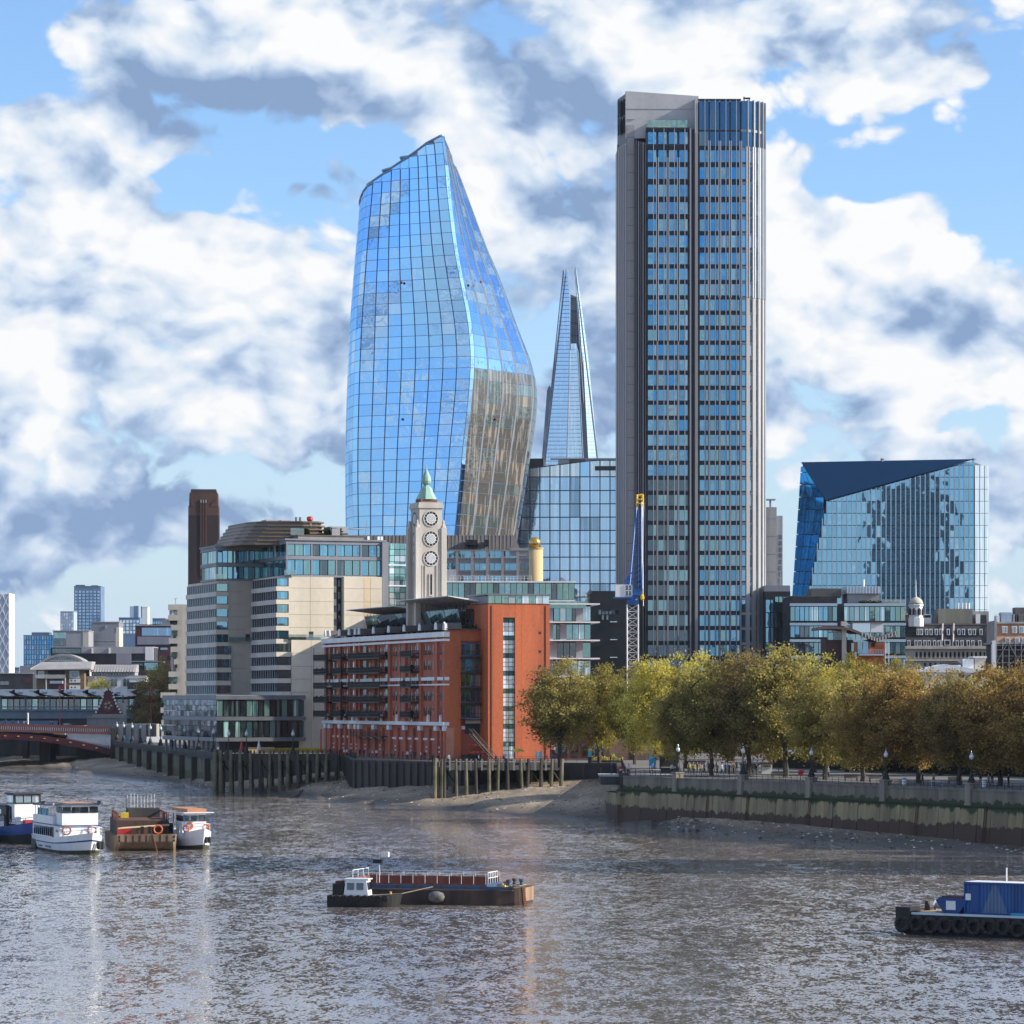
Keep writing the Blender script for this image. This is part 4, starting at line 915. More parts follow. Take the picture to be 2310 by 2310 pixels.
# ================================================================== brick wharf with its clock-like tower
def wharf():
    fr = FR('brick_wharf', 'red brick riverside wharf with black balconies and white bands', 'building', 1005, 640, 20, 7.0); o = fr.o
    LEN = 80.0; W_ = 20.0; zr = 24.4
    Zc = lambda y: PZ(y, 640)-7            # heights read at the near corner
    fr.bx('river_wall_body', 'brick_red', .4, W_, 1.0, LEN, 0, zr)
    bay_px = [1005, 985.5, 949, 914, 879, 845, 812.4, 803.6, 790, 768, 745.6, 736, 731]
    bv = [fr.v(x) for x in bay_px]; bv = [min(v, LEN) for v in bv]
    mv = [(a+b)/2 for a, b in zip(bv, bv[1:])]
    # pilasters on the river face (u = 0 plane, facing the water)
    for i, v in enumerate(bv[:-1]):
        hw = .75 if i < 6 else .6
        v0 = max(0.0, v-hw)
        fr.bx('pilaster', 'brick_red', -.25, .5, v0, v+hw, 0, zr-.9)
        fr.bx('capital', 'white', -.42, .3, v0-.05, v+hw+.1, 5.6, 6.5) 
        n = MB(); r_ = .62      # scalloped roof bump over each pilaster
        n.prism([(-.35, v+.1+r_*math.cos(t), zr+.6+1.35*math.sin(t)) for t in lin(0, math.pi, 8)], (.25, 0, 0)); n.build('parapet_crest', 'white', o)
        n = MB(); n.prism([(-.1, v+.1+r_*math.cos(t), zr+.55+1.25*math.sin(t)) for t in lin(0, math.pi, 8)], (3.2, 0, 0)); n.build('crest_vault', 'roof_lead', o)
    # half pilasters of the ground storey
    for i, v in enumerate(mv[:-1]):
        fr.bx('ground_pilaster', 'brick_red', -.15, .6, v-.45, v+.45, 0, 6.0)
        a = MB(); a.prism([(-.3, v+.5*math.cos(t), 7.2+1.5*math.sin(t)) for t in lin(0, math.pi, 8)], (.4, 0, 0)); a.build('small_gable', 'white', o)
    for (y0, y1, t) in ((1425, 1436.5, .45), (1441, 1446, .4)): fr.bx('white_band', 'white', -.1-t, .8, -.1, LEN, Zc(y1), Zc(y0))
    for (za, zb, t) in ((Zc(1534.5), Zc(1527), .12), (Zc(1546), Zc(1542.5), .2), (Zc(1637), Zc(1629), .35)): fr.bx('white_band', 'white', -.1-t, .7, -.15, LEN, za, zb)
    fr.bx('cornice', 'brick_red', -.2, .9, 0, LEN, zr-1.0, zr-.35)
    fr.bx('grey_string', 'roof_lead', -.12, .9, .0, LEN, Zc(1568), Zc(1566)); fr.bx('grey_string', 'roof_lead', -.12, .9, .0, LEN, Zc(1472), Zc(1470.5))
    # brick wall panels between pilasters, set back so the openings have depth
    lev = [8.2+2.95*k for k in range(6)]
    slots = []
    balc = {0: None, 2: 'b'}
    for i, (a, b) in enumerate(zip(bv, bv[1:])):
        fr.bx('bay_panel', 'brick_red', .25, .98, a+.6, b-.5, 6.6, zr-.9)
        fr.bx('ground_recess', 'dark_room', .45, .98, a+.6, b-.5, 0, 5.6)
        if i < 11 and i not in (7,):
            fr.bx('ground_lintel', 'white', .2, .6, a+1.0, b-.9, 3.75, 4.15)
        wb = b-a-1.5; full = i in (2, 4, 5, 6, 8, 10, 11)
        for k, z in enumerate(lev[:5]):
            nwin = 2 if wb > 4 else 1
            if i in (0, 1) : nwin = 3 if i else 2
            for w in range(nwin*2 if wb > 5 else nwin):
                m_ = nwin*2 if wb > 5 else nwin
                c = a+.75+wb*(w+.5)/m_+(.18 if w % 2 == 0 else -.18)
                fr.bx('window', 'glass_room', .16, .3, c-.27, c+.27, z+.25, z+2.0)
    # recessed balcony doors and black balconies
    groups = [(924, 948), (806, 877), (770, 790), (727, 757)]
    for g_, (xa, xb) in enumerate(groups):
        v1 = min(fr.v(xa), LEN+2.5); v0 = fr.v(xb)
        for k in range(5):
            z = lev[k]+.0
            b = MB(); d = 2.0
            b.box(-d, .2, v0, v1, z-.22, z)
            b.box(-d, -d+.06, v0, v1, z, z+.12)
            n = max(4, int((v1-v0)/.28))
            for i in range(n+1): 
                v = v0+(v1-v0)*i/n; b.tube((-d, v, z), (-d, v, z+1.1), .045, 4)
            for i in range(7): b.tube((-d+i*d/7, v0, z), (-d+i*d/7, v0, z+1.1), .045, 4); b.tube((-d+i*d/7, v1, z), (-d+i*d/7, v1, z+1.1), .045, 4)
            for zz in (z+.55, z+1.1):
                b.tube((-d, v0, zz), (-d, v1, zz), .05, 4); b.tube((-d, v0, zz), (0, v0, zz), .05, 4); b.tube((-d, v1, zz), (0, v1, zz), .05, 4)
            b.build('balcony', 'black_iron', o)
            for xd, hd in {0: ((943, 3.5),), 1: ((823, 3.5), (872, 3)), 2: ((786, 2.5),), 3: ((752, 2.2), (741, 1.2))}[g_]: fr.bx('balcony_door', 'glass_dark', .02, .28, fr.v(xd+hd), min(LEN, fr.v(xd-hd)), z+.05, z+2.5)
            for q in range(int((v1-v0)/5)+1):
                if R.random() < .6:
                    vv = v0+.4+R.random()*(v1-v0-.8); MB().lathe([(.25, 0), (.38, .35), (.3, .4)], (-d+.5, vv, z), 7).lathe([(.2, .35), (.5, .7), (.35, 1.1), (.05, 1.35)], (-d+.5, vv, z), 6).build('potted_plant', R.choice(['hedge', 'hedge', 'rust']), o)
        for v in (v0+.15, v1-.15): MB().tube((-1.9, v, 7.6), (-1.9, v, lev[4]+2.6), .06, 5).build('balcony_hanger', 'black_iron', o)
    for x in (876, 800): # glazed stair strips
        v = fr.v(x); 
        for k in range(8): fr.bx('stair_glass', 'glass_teal', -.02, .3, v-1.0, v+1.0, 8.0+k*1.95, 9.6+k*1.95)
    fr.bx('lower_balcony', 'black_iron', -1.6, .2, fr.v(877), fr.v(806), 4.05, 4.25)
    lb = MB(); va, vb = fr.v(877), fr.v(806)
    for i in range(60): lb.tube((-1.6, va+(vb-va)*i/59, 4.2), (-1.6, va+(vb-va)*i/59, 5.3), .025, 4)
    lb.tube((-1.6, va, 5.3), (-1.6, vb, 5.3), .05, 4).build('lower_railing', 'black_iron', o)
    for i, v in enumerate(mv[:10]):
        for zz in (1.6, 2.4): MB().lathe([(.05, -.2), (.2, -.1), (.2, .15), (.05, .2)], (-.4, v, zz), 8).build('wall_lamp', 'white_gloss', o)
    MB().box(-.8, -.7, LEN-.9, LEN-.1, .4, 5.4).build('red_banner', 'red', o)
    # west end: splayed corner, window bay, tall stair tower
    ux = lambda x, v=0: fr.u(x, v)
    c0, c1, t0, t1 = 0.0, ux(1040), ux(1101, -4), ux(1240, -4)
    fr.bx('end_wall', 'brick_orange', .02, c1, -.02, 1.0, 0, zr+.4); fr.bx('end_lintel', 'brick_orange', c1, t0+.5, .3, 1.2, Zc(1446), zr+.5); fr.bx('end_reveal', 'brick_orange', ux(1085, .3), t0+.5, .3, 1.2, 0, Zc(1446))
    fr.bx('end_panel', 'brick_pink', ux(1006.5), ux(1024), -.12, -.02, .3, Zc(1642)); fr.bx('end_coping', 'white', -.35, c1*.02+.1, -.5, .6, zr+.4, zr+1.6)
    fr.bx('end_coping_rail', 'roof_lead', -.1, t0, -.1, 1.3, zr+.5, zr+.7)
    fr.bx('bay_back', 'dark_room', c1, ux(1085, .3), 1.2, 1.6, 0, Zc(1446))
    for k in range(5):
        y0 = 1451+35*k; z1 = Zc(y0); z0 = Zc(y0+27)
        us = lin(c1+.1, ux(1084, .6), 4); q = wall_grid(fr, .7, us, [z0, z1], .07, ['glass_blue2', 'glass_pale', 'glass_teal', 'glass_dark'], None, R)
        panes(o, q, 'bay_window', 300, .06, .004, k); fr.bx('bay_frame', 'fin_blue', c1+.05, ux(1084.5, .6), .72, .9, z0-.1, z1+.1)
        b = MB(); zz = z0-.35; b.box(c1-.1, ux(1086, -1), -1.1, .6, zz-.25, zz)
        for i in range(16): x = c1-.1+(ux(1086, -1)-c1+.1)*i/15; b.tube((x, -1.08, zz), (x, -1.08, zz+1.1), .02, 4)
        b.tube((c1-.1, -1.08, zz+1.1), (ux(1086, -1), -1.08, zz+1.1), .045, 4); b.build('balcony', 'black_iron', o)
    fr.bx('bay_sign', 'white', ux(1050, .5), ux(1083, .5), .4, .6, Zc(1632), Zc(1621)); fr.bx('bay_shutter', 'slate', ux(1050, .5), ux(1083, .5), .6, .9, Zc(1655), Zc(1633)); fr.bx('bay_sign', 'white', c1+.2, ux(1049, .4), .3, .5, Zc(1646), Zc(1638))
    # stair tower
    zt_ = PZ(1362, fr.Y(t0, -4))-7
    g0, g1 = ux(1135, -4), ux(1162, -4)
    fr.bx('stair_tower_wall', 'brick_orange', t0, g0, -4, 8, 0, zt_); fr.bx('stair_tower_wall', 'brick_orange', g1, t1, -4, 8, 0, zt_); fr.bx('stair_tower_head', 'brick_orange', g0-.01, g1+.01, -3.98, 8, PZ(1393, fr.Y(g0, -4))-7, zt_-.02)
    fr.bx('tower_joint', 'brick_red', t0+1.0, t0+1.04, -4.02, -3.9, 0, zt_); fr.bx('tower_joint', 'brick_red', ux(1176, -4), ux(1176.4, -4), -4.02, -3.9, 0, zt_)
    fr.bx('strip_back', 'dark_room', g0, g1, -3.4, -3, 0, PZ(1393, fr.Y(g0, -4))-7)
    q = []; zs = lin(.2, PZ(1394, fr.Y(g0, -4))-7, 32)
    for k, (a, b) in enumerate(zip(zs, zs[1:])):
        for s in (0, 1):
            ua, ub = g0+(g1-g0)*s/2+.04, g0+(g1-g0)*(s+1)/2-.04
            q.append(([(ua, -3.75, a+.05), (ub, -3.75, a+.05), (ub, -3.75, b-.05), (ua, -3.75, b-.05)], 'glass_green' if k % 4 == 3 else R.choice(['glass_pale', 'glass_block', 'glass_block'])))
    panes(o, q, 'strip_pane', 300, .06, .02, 3)
    zc_ = PZ(1340, fr.Y(t0, -4))-7
    us = lin(t0+.1, t1, 9); q = wall_grid(fr, -3.7, us, [zt_+.1, zc_-.2], .05, ['glass_pale', 'glass_block', 'glass_green'], None, R); panes(o, q, 'lantern_pane', 300, .06, .004, 4)
    fr.bx('lantern_core', 'grey_panel', t0+.3, t1-.3, -3.3, 7, zt_, zc_-.3); fr.bx('lantern_roof', 'grey_metal', t0-.2, t1+.2, -4.1, 8, zc_-.2, zc_+.1)
    for k in range(1, 7):
        zz = zt_*k/7; fr.bx('movement_joint', 'brick_red', t0, g0-.02, -4.02, -3.95, zz, zz+.05); fr.bx('movement_joint', 'brick_red', g1+.02, t1, -4.02, -3.95, zz, zz+.05)
    for xx in (1109, 1231): MB().tube((fr.u(xx, -4.1), -4.1, 0), (fr.u(xx, -4.1), -4.1, zt_-.3), .07, 6).build('drainpipe', 'rust', o)
    fr.bx('coping', 'rust', t0-.08, t1+.08, -4.08, 8, zt_-.02, zt_+.12)
    for y in (1428, 1470, 1503): fr.bx('small_window', 'dark_room', ux(1215, -4), ux(1221, -4), -4.03, -3.9, PZ(y+3, fr.Y(t1, -4))-7, PZ(y-3, fr.Y(t1, -4))-7)
    fr.bx('low_door', 'glass_blue2', ux(1210, -4), ux(1223, -4), -4.05, -3.9, .2, 1.7)
    # roof: glazed restaurant pavilion with wing canopies, planting
    pl = MB()
    gl = []
    zt1 = zr+.4
    uu = 3.0
    fr.bx('pavilion_back', 'pavilion_dark', 7, W_-1, 4, 66, zt1, zt1+4.0)
    vs_ = lin(6, 66, 14)
    for a, b in zip(vs_, vs_[1:]): gl.append(([(5.6, b-.06, zt1), (5.6, a+.06, zt1), (4.6, a+.06, zt1+4.2), (4.6, b-.06, zt1+4.2)], R.choice(['glass_green', 'glass_teal', 'glass_dark'])))
    us = lin(5.6, 16, 5)
    for a, b in zip(us, us[1:]): gl.append(([(a+.06, 5.2, zt1), (b-.06, 5.2, zt1), (b-.06, 4.4, zt1+4.2), (a+.06, 4.4, zt1+4.2)], R.choice(['glass_green', 'glass_teal', 'glass_dark'])))
    panes(o, gl, 'pavilion_pane', 300, .06, .01, 6)
    def canopy(v0, v1, zin, zout):
        c = MB(); c.prism([(1.2, v0, zout), (9.5, v0, zin), (17, v0, zin-.6), (17, v0, zin-.9), (9.5, v0, zin-.45), (1.2, v0, zout-.12)], (0, v1-v0, 0)); c.build('canopy', 'white', o)
        s = MB()
        for k in range(int((v1-v0)/2.2)): v = v0+1+k*2.2; s.tube((1.6, v, zout-.2), (9.3, v, zin-.6), .06, 4); s.tube((5.4, v, (zout+zin)/2-.4), (5.0, v, zt1+4.0), .06, 4)
        s.build('canopy_rib', 'grey_metal', o)
    canopy(2.0, 34, zt1+5.6, zt1+6.6); canopy(36, 68, zt1+5.0, zt1+5.6)
    h = leafy_box(2.0, 4.2, 3, 74, zt1, zt1+1.3, 1500, .3, 12); h.name = 'roof_planting'
    ho = link('roof_planting', h, o); ho['kind'] = 'stuff'
    h = leafy_box(2, 12, -.0+1.6, 3, zt1, zt1+.9, 260, .3, 13); ho = link('roof_planting', h, o); ho['kind'] = 'stuff'
    rt = MB()
    # outside stair at the foot of the tower
    st = MB(); a = ux(1060, -6); b = ux(1112, -6)
    for k in range(16): t = k/15; st.box(b+(a-b)*t-.2, b+(a-b)*t+.25, -7.5, -5.6, .2+5.0*t-.08, .2+5.0*t)
    for vv in (-7.5, -5.6):
        st.tube((b, vv, .1), (a, vv, 5.0), .12, 5); st.tube((b, vv, 1.2), (a, vv, 6.1), .05, 5)
        for k in range(8): t = k/7; st.tube((b+(a-b)*t, vv, .2+4.9*t), (b+(a-b)*t, vv, 1.2+4.9*t), .03, 4)
    st.build('outside_stair', 'black_iron', o)
    fr.bx('shop_awning', 'red', ux(1058, -5), ux(1090, -5), -5.2, -3.8, 2.9, 3.05); fr.bx('shop_awning', 'red', ux(1062, -6), ux(1095, -6), -6.2, -5, 1.6, 1.75); fr.bx('shop_counter', 'dark_room', c1, t0, -1.0, .5, 0, 1.1)
mat('brick_pink', (.55, .24, .16), (.48, .2, .13), .3, .8)
mat('pavilion_dark', (.05, .055, .06), (.03, .03, .035), .4, .5)
glass('glass_block', (.6, .64, .66), .45, .25, (.3, .32, .33), .05, 2.0)

def leaf_mat(name, stops, trans=.35):
    m = bpy.data.materials.new(name); m.use_nodes = True; t = NT(m.node_tree); t.N.clear()
    at = t.n('ShaderNodeAttribute', attribute_name='rnd'); c = t.ramp(at.outputs['Fac'], stops)
    d = t.n('ShaderNodeBsdfDiffuse'); t.put(c, d.inputs[0]); tr = t.n('ShaderNodeBsdfTranslucent'); t.put(t.mix(1.0, c, (1.25, 1.15, .6), 'MULTIPLY'), tr.inputs[0])
    ms = t.n('ShaderNodeMixShader'); ms.inputs[0].default_value = trans; t.L.new(d.outputs[0], ms.inputs[1]); t.L.new(tr.outputs[0], ms.inputs[2])
    o = t.n('ShaderNodeOutputMaterial'); t.L.new(ms.outputs[0], o.inputs[0]); MATS[name] = m
leaf_mat('leaf_green', [(0.00, (0.127, 0.121, 0.041)), (0.50, (0.283, 0.255, 0.083)), (1.00, (0.510, 0.444, 0.152))], .55)
leaf_mat('leaf_gold', [(0.00, (0.162, 0.131, 0.065)), (0.33, (0.324, 0.270, 0.123)), (0.67, (0.498, 0.421, 0.174)), (1.00, (0.704, 0.619, 0.260))], .55)
leaf_mat('leaf_olive', [(0.00, (0.133, 0.121, 0.057)), (0.50, (0.306, 0.269, 0.117)), (1.00, (0.532, 0.464, 0.186))], .55)
leaf_mat('leaf_lime', [(0.00, (0.247, 0.222, 0.068)), (0.50, (0.522, 0.470, 0.136)), (1.00, (0.776, 0.753, 0.259))], .55)
leaf_mat('leaf_brown', [(0.00, (0.144, 0.108, 0.065)), (0.50, (0.287, 0.228, 0.123)), (1.00, (0.469, 0.376, 0.181))], .55)
leaf_mat('leaf_russet', [(0, (.13, .095, .05)), (.4, (.30, .215, .10)), (.75, (.46, .33, .14)), (1, (.66, .50, .22))], .55)
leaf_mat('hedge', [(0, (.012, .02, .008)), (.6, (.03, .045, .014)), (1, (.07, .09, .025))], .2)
def leaves_mesh(name, pts, size, seed, mat_, tone=None):
    r = np.random.RandomState(seed); n = len(pts); pts = np.asarray(pts)
    a = r.randn(n, 3); a[:, 2] *= .7; a /= np.linalg.norm(a, axis=1)[:, None]
    b = np.cross(a, r.randn(n, 3)); b /= np.linalg.norm(b, axis=1)[:, None]
    s = size*(.6+.8*r.rand(n))[:, None]; el = (.65+.5*r.rand(n))[:, None]
    V = np.empty((n, 4, 3)); V[:, 0] = pts-a*s; V[:, 1] = pts-b*s*el*.7; V[:, 2] = pts+a*s; V[:, 3] = pts+b*s*el*.7
    me = bpy.data.meshes.new(name); me.vertices.add(n*4); me.vertices.foreach_set('co', V.reshape(-1).astype(np.float32))
    me.loops.add(n*4); me.loops.foreach_set('vertex_index', np.arange(n*4, dtype=np.int32))
    me.polygons.add(n); me.polygons.foreach_set('loop_start', np.arange(0, n*4, 4, dtype=np.int32)); me.polygons.foreach_set('loop_total', np.full(n, 4, np.int32))
    at = me.attributes.new('rnd', 'FLOAT', 'FACE'); v = r.rand(n) if tone is None else np.clip(tone+r.randn(n)*.16, 0, 1); at.data.foreach_set('value', v.astype(np.float32))
    me.update(); me.materials.append(M[mat_]); return me
def leafy_box(x0, x1, y0, y1, z0, z1, n, size, seed, mat_='hedge'):
    r = np.random.RandomState(seed); p = r.rand(n, 3); p[:, 2] = 1-(1-p[:, 2])**1.4*1.0
    lump = .75+.35*np.sin(p[:, 1]*40+seed)*np.sin(p[:, 0]*17)+.2*r.rand(n)
    P = np.stack([x0+(x1-x0)*p[:, 0], y0+(y1-y0)*p[:, 1], z0+(z1-z0)*p[:, 2]*np.clip(lump, .4, 1.2)], 1)
    return leaves_mesh('foliage', P, size, seed, mat_)
wharf()

def oxo_tower():
    fr = FR('stone_window_tower', 'pale stone tower with round lattice windows and green copper finial', 'tower', 938, 668, 20, 28.0); o = fr.o
    z = lambda y: fr.z(y, 3, 0)
    w = fr.u(1008); d = 6.2
    cx = w/2
    zs1 = z(1190); zt = z(1135)
    # shaft with buttresses
    fr.bx('shaft', 'portland', .9, w-.9, .35, d-.35, 0, z(1140)); fr.bx('buttress', 'portland', 0, 1.1, 0, 1.2, 0, zs1); fr.bx('buttress', 'portland', w-1.1, w, 0, 1.2, 0, zs1); fr.bx('buttress', 'portland', 0, 1.1, d-1.2, d, 0, zs1); fr.bx('buttress', 'portland', w-1.1, w, d-1.2, d, 0, zs1)
    for a in (.55, w-.55):
        for b in (.6, d-.6): MB().lathe([(.62, 0), (.3, .9), (.28, 1.0), (.3, 1.2), (.2, 1.5), (.02, 1.6)], (a, b, zs1), 6).build('buttress_cap', 'portland', o)
    fr.bx('parapet', 'portland', .6, w-.6, .1, d-.1, z(1146), z(1139)); fr.bx('parapet_cap', 'portland', .75, w-.75, .2, d-.2, z(1139), z(1133)); fr.bx('string_course', 'portland', .8, w-.8, .28, d-.28, z(1149), z(1147))
    cy = d/2
    fr.bx('roof_drum', 'brick_brown', cx-1.7, cx+1.7, cy-1.7, cy+1.7, z(1133), z(1125))
    zb = z(1125)
    MB().lathe([(2.2, 0), (2.0, .25), (1.45, 1.3), (1.05, 2.3), (.7, 2.65), (.5, 2.9)], (cx, cy, zb), 8, .39).build('copper_roof', 'copper', o)
    MB().lathe([(.4, 2.8), (.85, 3.2), (1.0, 3.7), (.9, 4.4), (.55, 5.2), (.2, 5.9), (.12, 6.3), (.05, 7.0)], (cx, cy, zb), 12).build('finial', 'copper', o)
    def roundwin(face, zc, n):
        wn = thing_part('round_window', o); r = 1.45
        if face == 'f': wn.location = (cx, .3, zc)
        else: wn.location = (.85, cy, zc); wn.rotation_euler = (0, 0, -math.pi/2)
        ring = MB()
        def torus(r0, r1, dep, nn=28):
            mb = MB(); R1 = [(r1*math.cos(t), 0, r1*math.sin(t)) for t in lin(0, 2*math.pi, nn)[:-1]]; R0 = [(r0*math.cos(t), 0, r0*math.sin(t)) for t in lin(0, 2*math.pi, nn)[:-1]]
            sh = lambda P, y: [(p[0], y, p[2]) for p in P]
            mb.loft([sh(R1, .1), sh(R1, -dep), sh(R0, -dep), sh(R0, .1)], True, False); return mb
        torus(r, r+.14, .12).build('stone_surround', 'stone_pale', wn)
        disc = MB(); disc.prism([(r*math.cos(t), -.02, r*math.sin(t)) for t in lin(0, 2*math.pi, 28)[:-1]], (0, .1, 0)); disc.build('dark_glass', 'dark_room', wn)
        torus(.93, 1.0, .1).build('inner_ring', 'white', wn)
        lat = MB()
        for k in range(12):
            t = (k+.5)*math.pi/6; lat.tube((.95*math.cos(t), -.06, .95*math.sin(t)), (r*math.cos(t), -.06, r*math.sin(t)), .035, 4)
        lat.build('spoke_ring', 'white', wn)
        lat = MB()
        for s in (1, -1):
            for k in range(-4, 5):
                off = k*.27; h = math.sqrt(max(0, .95**2-off**2)); 
                a = Vector((math.cos(math.pi/4*s), 0, math.sin(math.pi/4*s))); b = Vector((-a.z, 0, a.x))
                p = b*off-a*h; q = b*off+a*h; y = Vector((0, -.07, 0)); lat.tube(p+y, q+y, .072, 4)
        lat.build('lattice', 'white', wn)
    for k, y in enumerate((1170, 1215, 1259)): roundwin('f', z(y), k); roundwin('s', z(y), k)
    # moulded keyhole panel and slit below the windows
    for face in (0, 1):
        for i, (hw, dp) in enumerate(((1.75, .12), (1.2, .2))):
            za = z(1275)
            for s in (-1, 1):
                if face == 0: fr.bx('panel_moulding', 'portland', cx+s*hw-.09, cx+s*hw+.09, .35-dp, .36, 0, za)
                else: fr.bx('panel_moulding', 'portland', .9-dp, .91, cy+s*hw-.09, cy+s*hw+.09, 0, za)
        if face == 0: fr.bx('slit_window', 'dark_room', cx-.2, cx+.2, .28, .4, z(1340), z(1296)); fr.bx('slit_frame', 'portland', cx-.42, cx-.21, .1, .36, z(1342), z(1294)); fr.bx('slit_frame', 'portland', cx+.21, cx+.42, .1, .36, z(1342), z(1294)); fr.bx('slit_sill', 'portland', cx-.5, cx+.5, .05, .36, z(1344), z(1342))
        else: fr.bx('slit_window', 'dark_room', .84, .95, cy-.2, cy+.2, z(1340), z(1296))
def thing_part(name, par):
    o = bpy.data.objects.new(name, None); COL.objects.link(o); o.parent = par; o.empty_display_size = .2; return o
oxo_tower()

# ================================================================== cream office building on the river
def cream_building():
    fr = FR('cream_riverside_building', 'stepped cream and ribbon-windowed riverside building with glass top floors', 'building', 624, 745, 20, 7.0); o = fr.o
    Z = lambda y, u=0, v=0: fr.z(y, u, v)
    # --- second bay: river face u=0 going back to v2; end wall v=0
    v2 = fr.v(567); uw = fr.u(753)
    zt2 = Z(1300)
    fr.bx('bay_core', 'cream', .35, uw, .25, v2+8, 0, zt2)
    rowsA = [1303.5+29.7*k for k in range(5)]; rowsB = [1451.6+29.8*k for k in range(4)]
    uc = fr.u(651)
    def storey(y, v0, v1, u0, ucw, nseg):
        """ribbon window with fins along the river face, spandrel band and corner window on the end wall"""
        z1 = Z(y, u0, v0); z0 = z1-18.6*fr.Y(u0, v0)/F; zb = z0-11.0*fr.Y(u0, v0)/F
        fr.bx('ribbon_glass', 'glass_dark', u0+.3, u0+.45, v0+.3, v1, z0, z1)
        n = nseg
        for k in range(n+1):
            v = v0+.5+(v1-v0-.6)*k/n; fr.bx('window_fin', 'mid_grey', u0+.2, u0+.32, v-.16, v+.16, z0, z1)
        for k in range(7): a = v0+(v1-v0)*k/7; fr.bx('spandrel_panel', 'cream_band', u0-.12, u0+.3, a+.04, a+(v1-v0)/7-.04, zb, z0-.05)
        fr.bx('corner_window', R.choice(['glass_blue2', 'glass_blue2', 'glass_teal']), u0+.15, ucw-.2, v0+.12, v0+.24, z0+.1, z1-.1); fr.bx('corner_frame', 'slate', u0+.05, ucw-.05, v0+.16, v0+.26, z0, z1)
        fr.bx('corner_spandrel', 'cream', u0-.1, ucw, v0-.06, v0+.3, zb, z0-.05)
    for y in rowsA: storey(y, 0, v2, 0, uc, 11)
    for y in rowsB: storey(y, -.6, v2, -.15, fr.u(656, -.6), 11)
    fr.bx('wall_pier', 'cream', 0.0, fr.u(656, -.6)+.0, -.35, .3, 0, Z(1573))
    # large cream wall panels with joints
    rows_ = [1300, 1326, 1356, 1386, 1415, 1443]
    for a, b in zip(rows_, rows_[1:]):
        for x0, x1 in ((651, 700), (700, 753)): fr.bx('wall_panel', 'cream', fr.u(x0)+.03, fr.u(x1)-.03, 0, .26, Z(b)+.03, Z(a)-.03)
    low = [1443, 1473, 1503, 1532, 1562, 1592, 1622, 1652, 1700]
    for a, b in zip(low, low[1:]):
        for x0, x1 in ((657, 702), (702, 790)): fr.bx('wall_panel', 'cream', fr.u(x0, -.6)+.03, fr.u(x1, -.6)-.03, -.6, .2, max(0, Z(b, 0, -.6))+.03, Z(a, 0, -.6)-.03)
    fr.bx('terrace_glass', 'glass_clear', fr.u(650, -.5), fr.u(735, -.5), -.55, -.5, Z(1443), Z(1431)); fr.bx('terrace_door', 'dark_room', fr.u(697), fr.u(707), -.03, .1, Z(1441), Z(1424))
    # --- first bay, further back
    v1 = v2; u1 = fr.u(488, v1); v1b = fr.v(420, u1); ucb = fr.u(515, v1)
    zt1 = Z(1310, u1, v1)
    fr.bx('bay_core', 'cream', u1+.35, .3, v1+.25, v1b, 0, zt1)
    for y in [1315.5+28.6*k for k in range(5)]: storey(y, v1, v1b, u1, ucb, 16)
    for y in [1457.5+29.4*k for k in range(4)]: storey(y, v1-.6, v1b, u1-.15, fr.u(520, v1), 16)
    rows_ = [1310, 1333, 1362, 1391, 1420, 1448, 1478, 1508, 1538, 1573]
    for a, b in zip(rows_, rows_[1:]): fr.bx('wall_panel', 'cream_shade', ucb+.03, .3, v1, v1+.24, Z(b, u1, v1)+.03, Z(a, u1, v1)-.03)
    fr.bx('terrace_glass', 'glass_clear', ucb, 0, v1-.6, v1-.55, Z(1448, u1, v1), Z(1437, u1, v1)); fr.bx('terrace_door', 'dark_room', fr.u(554, v1), fr.u(564, v1), v1-.03, v1+.2, Z(1447, u1, v1), Z(1430, u1, v1))
    # --- glazed top storeys, both bays
    def top(u0, ue, vf, vb, yr, ym, yb, ncol, nriv, seed):
        za, zm, zc = Z(yb, u0, vf), Z(ym, u0, vf), Z(yr, u0, vf)
        fr.bx('attic_core', 'dark_room', u0+1.6, ue, vf+1.2, vb, za, zc-.2)
        for zz in (za, zm, zc): fr.bx('attic_band', 'grey_panel', u0-.1, ue+.1, vf-.1, vf+1.0, zz-.55 if zz > za else zz-.2, zz+.25); fr.bx('attic_band', 'grey_panel', u0-.1, u0+1.0, vf+1.0, vb, zz-.55 if zz > za else zz-.2, zz+.25)
        q = []
        for a, b in ((za+.25, zm-.55), (zm+.25, zc-.55)):
            wall_grid(fr, vf+.3, lin(u0+.2, ue, ncol), [a, b], .1, ['glass_blue2', 'glass_teal', 'glass_teal', 'glass_dark', 'glass_blue2'], q, R)
            vv = lin(vf+.2, vb, nriv)
            for c, d in zip(vv, vv[1:]): q.append(([(u0+.3, d-.1, a), (u0+.3, c+.1, a), (u0+.3, c+.1, b), (u0+.3, d-.1, b)], R.choice(['glass_teal', 'glass_dark', 'glass_blue2', 'glass_pale2'])))
        panes(o, q, 'attic_window', 300, .08, .004, seed)
        for k in range(ncol+1):
            if k % 3 == 0: x = u0+.2+(ue-u0-.2)*k/ncol; fr.bx('attic_post', 'grey_panel', x-.16, x+.16, vf-.05, vf+.4, za, zc)
        fr.bx('attic_roof', 'grey_panel', u0-.4, ue+.2, vf-.4, vb, zc+.25, zc+.6)
        fr.bx('attic_balustrade', 'glass_clear', u0-.6, u0+2.2, vf-.7, vf-.65, za+.1, za+1.3)
    ua = fr.u(646); top(ua, fr.u(870), 0.2, fr.v(582, ua), 1221, 1256, 1299, 12, 10, 1)
    top(u1+.1, fr.u(600, v1), v1+.3, fr.v(452, u1), 1236, 1272, 1308, 9, 12, 2)
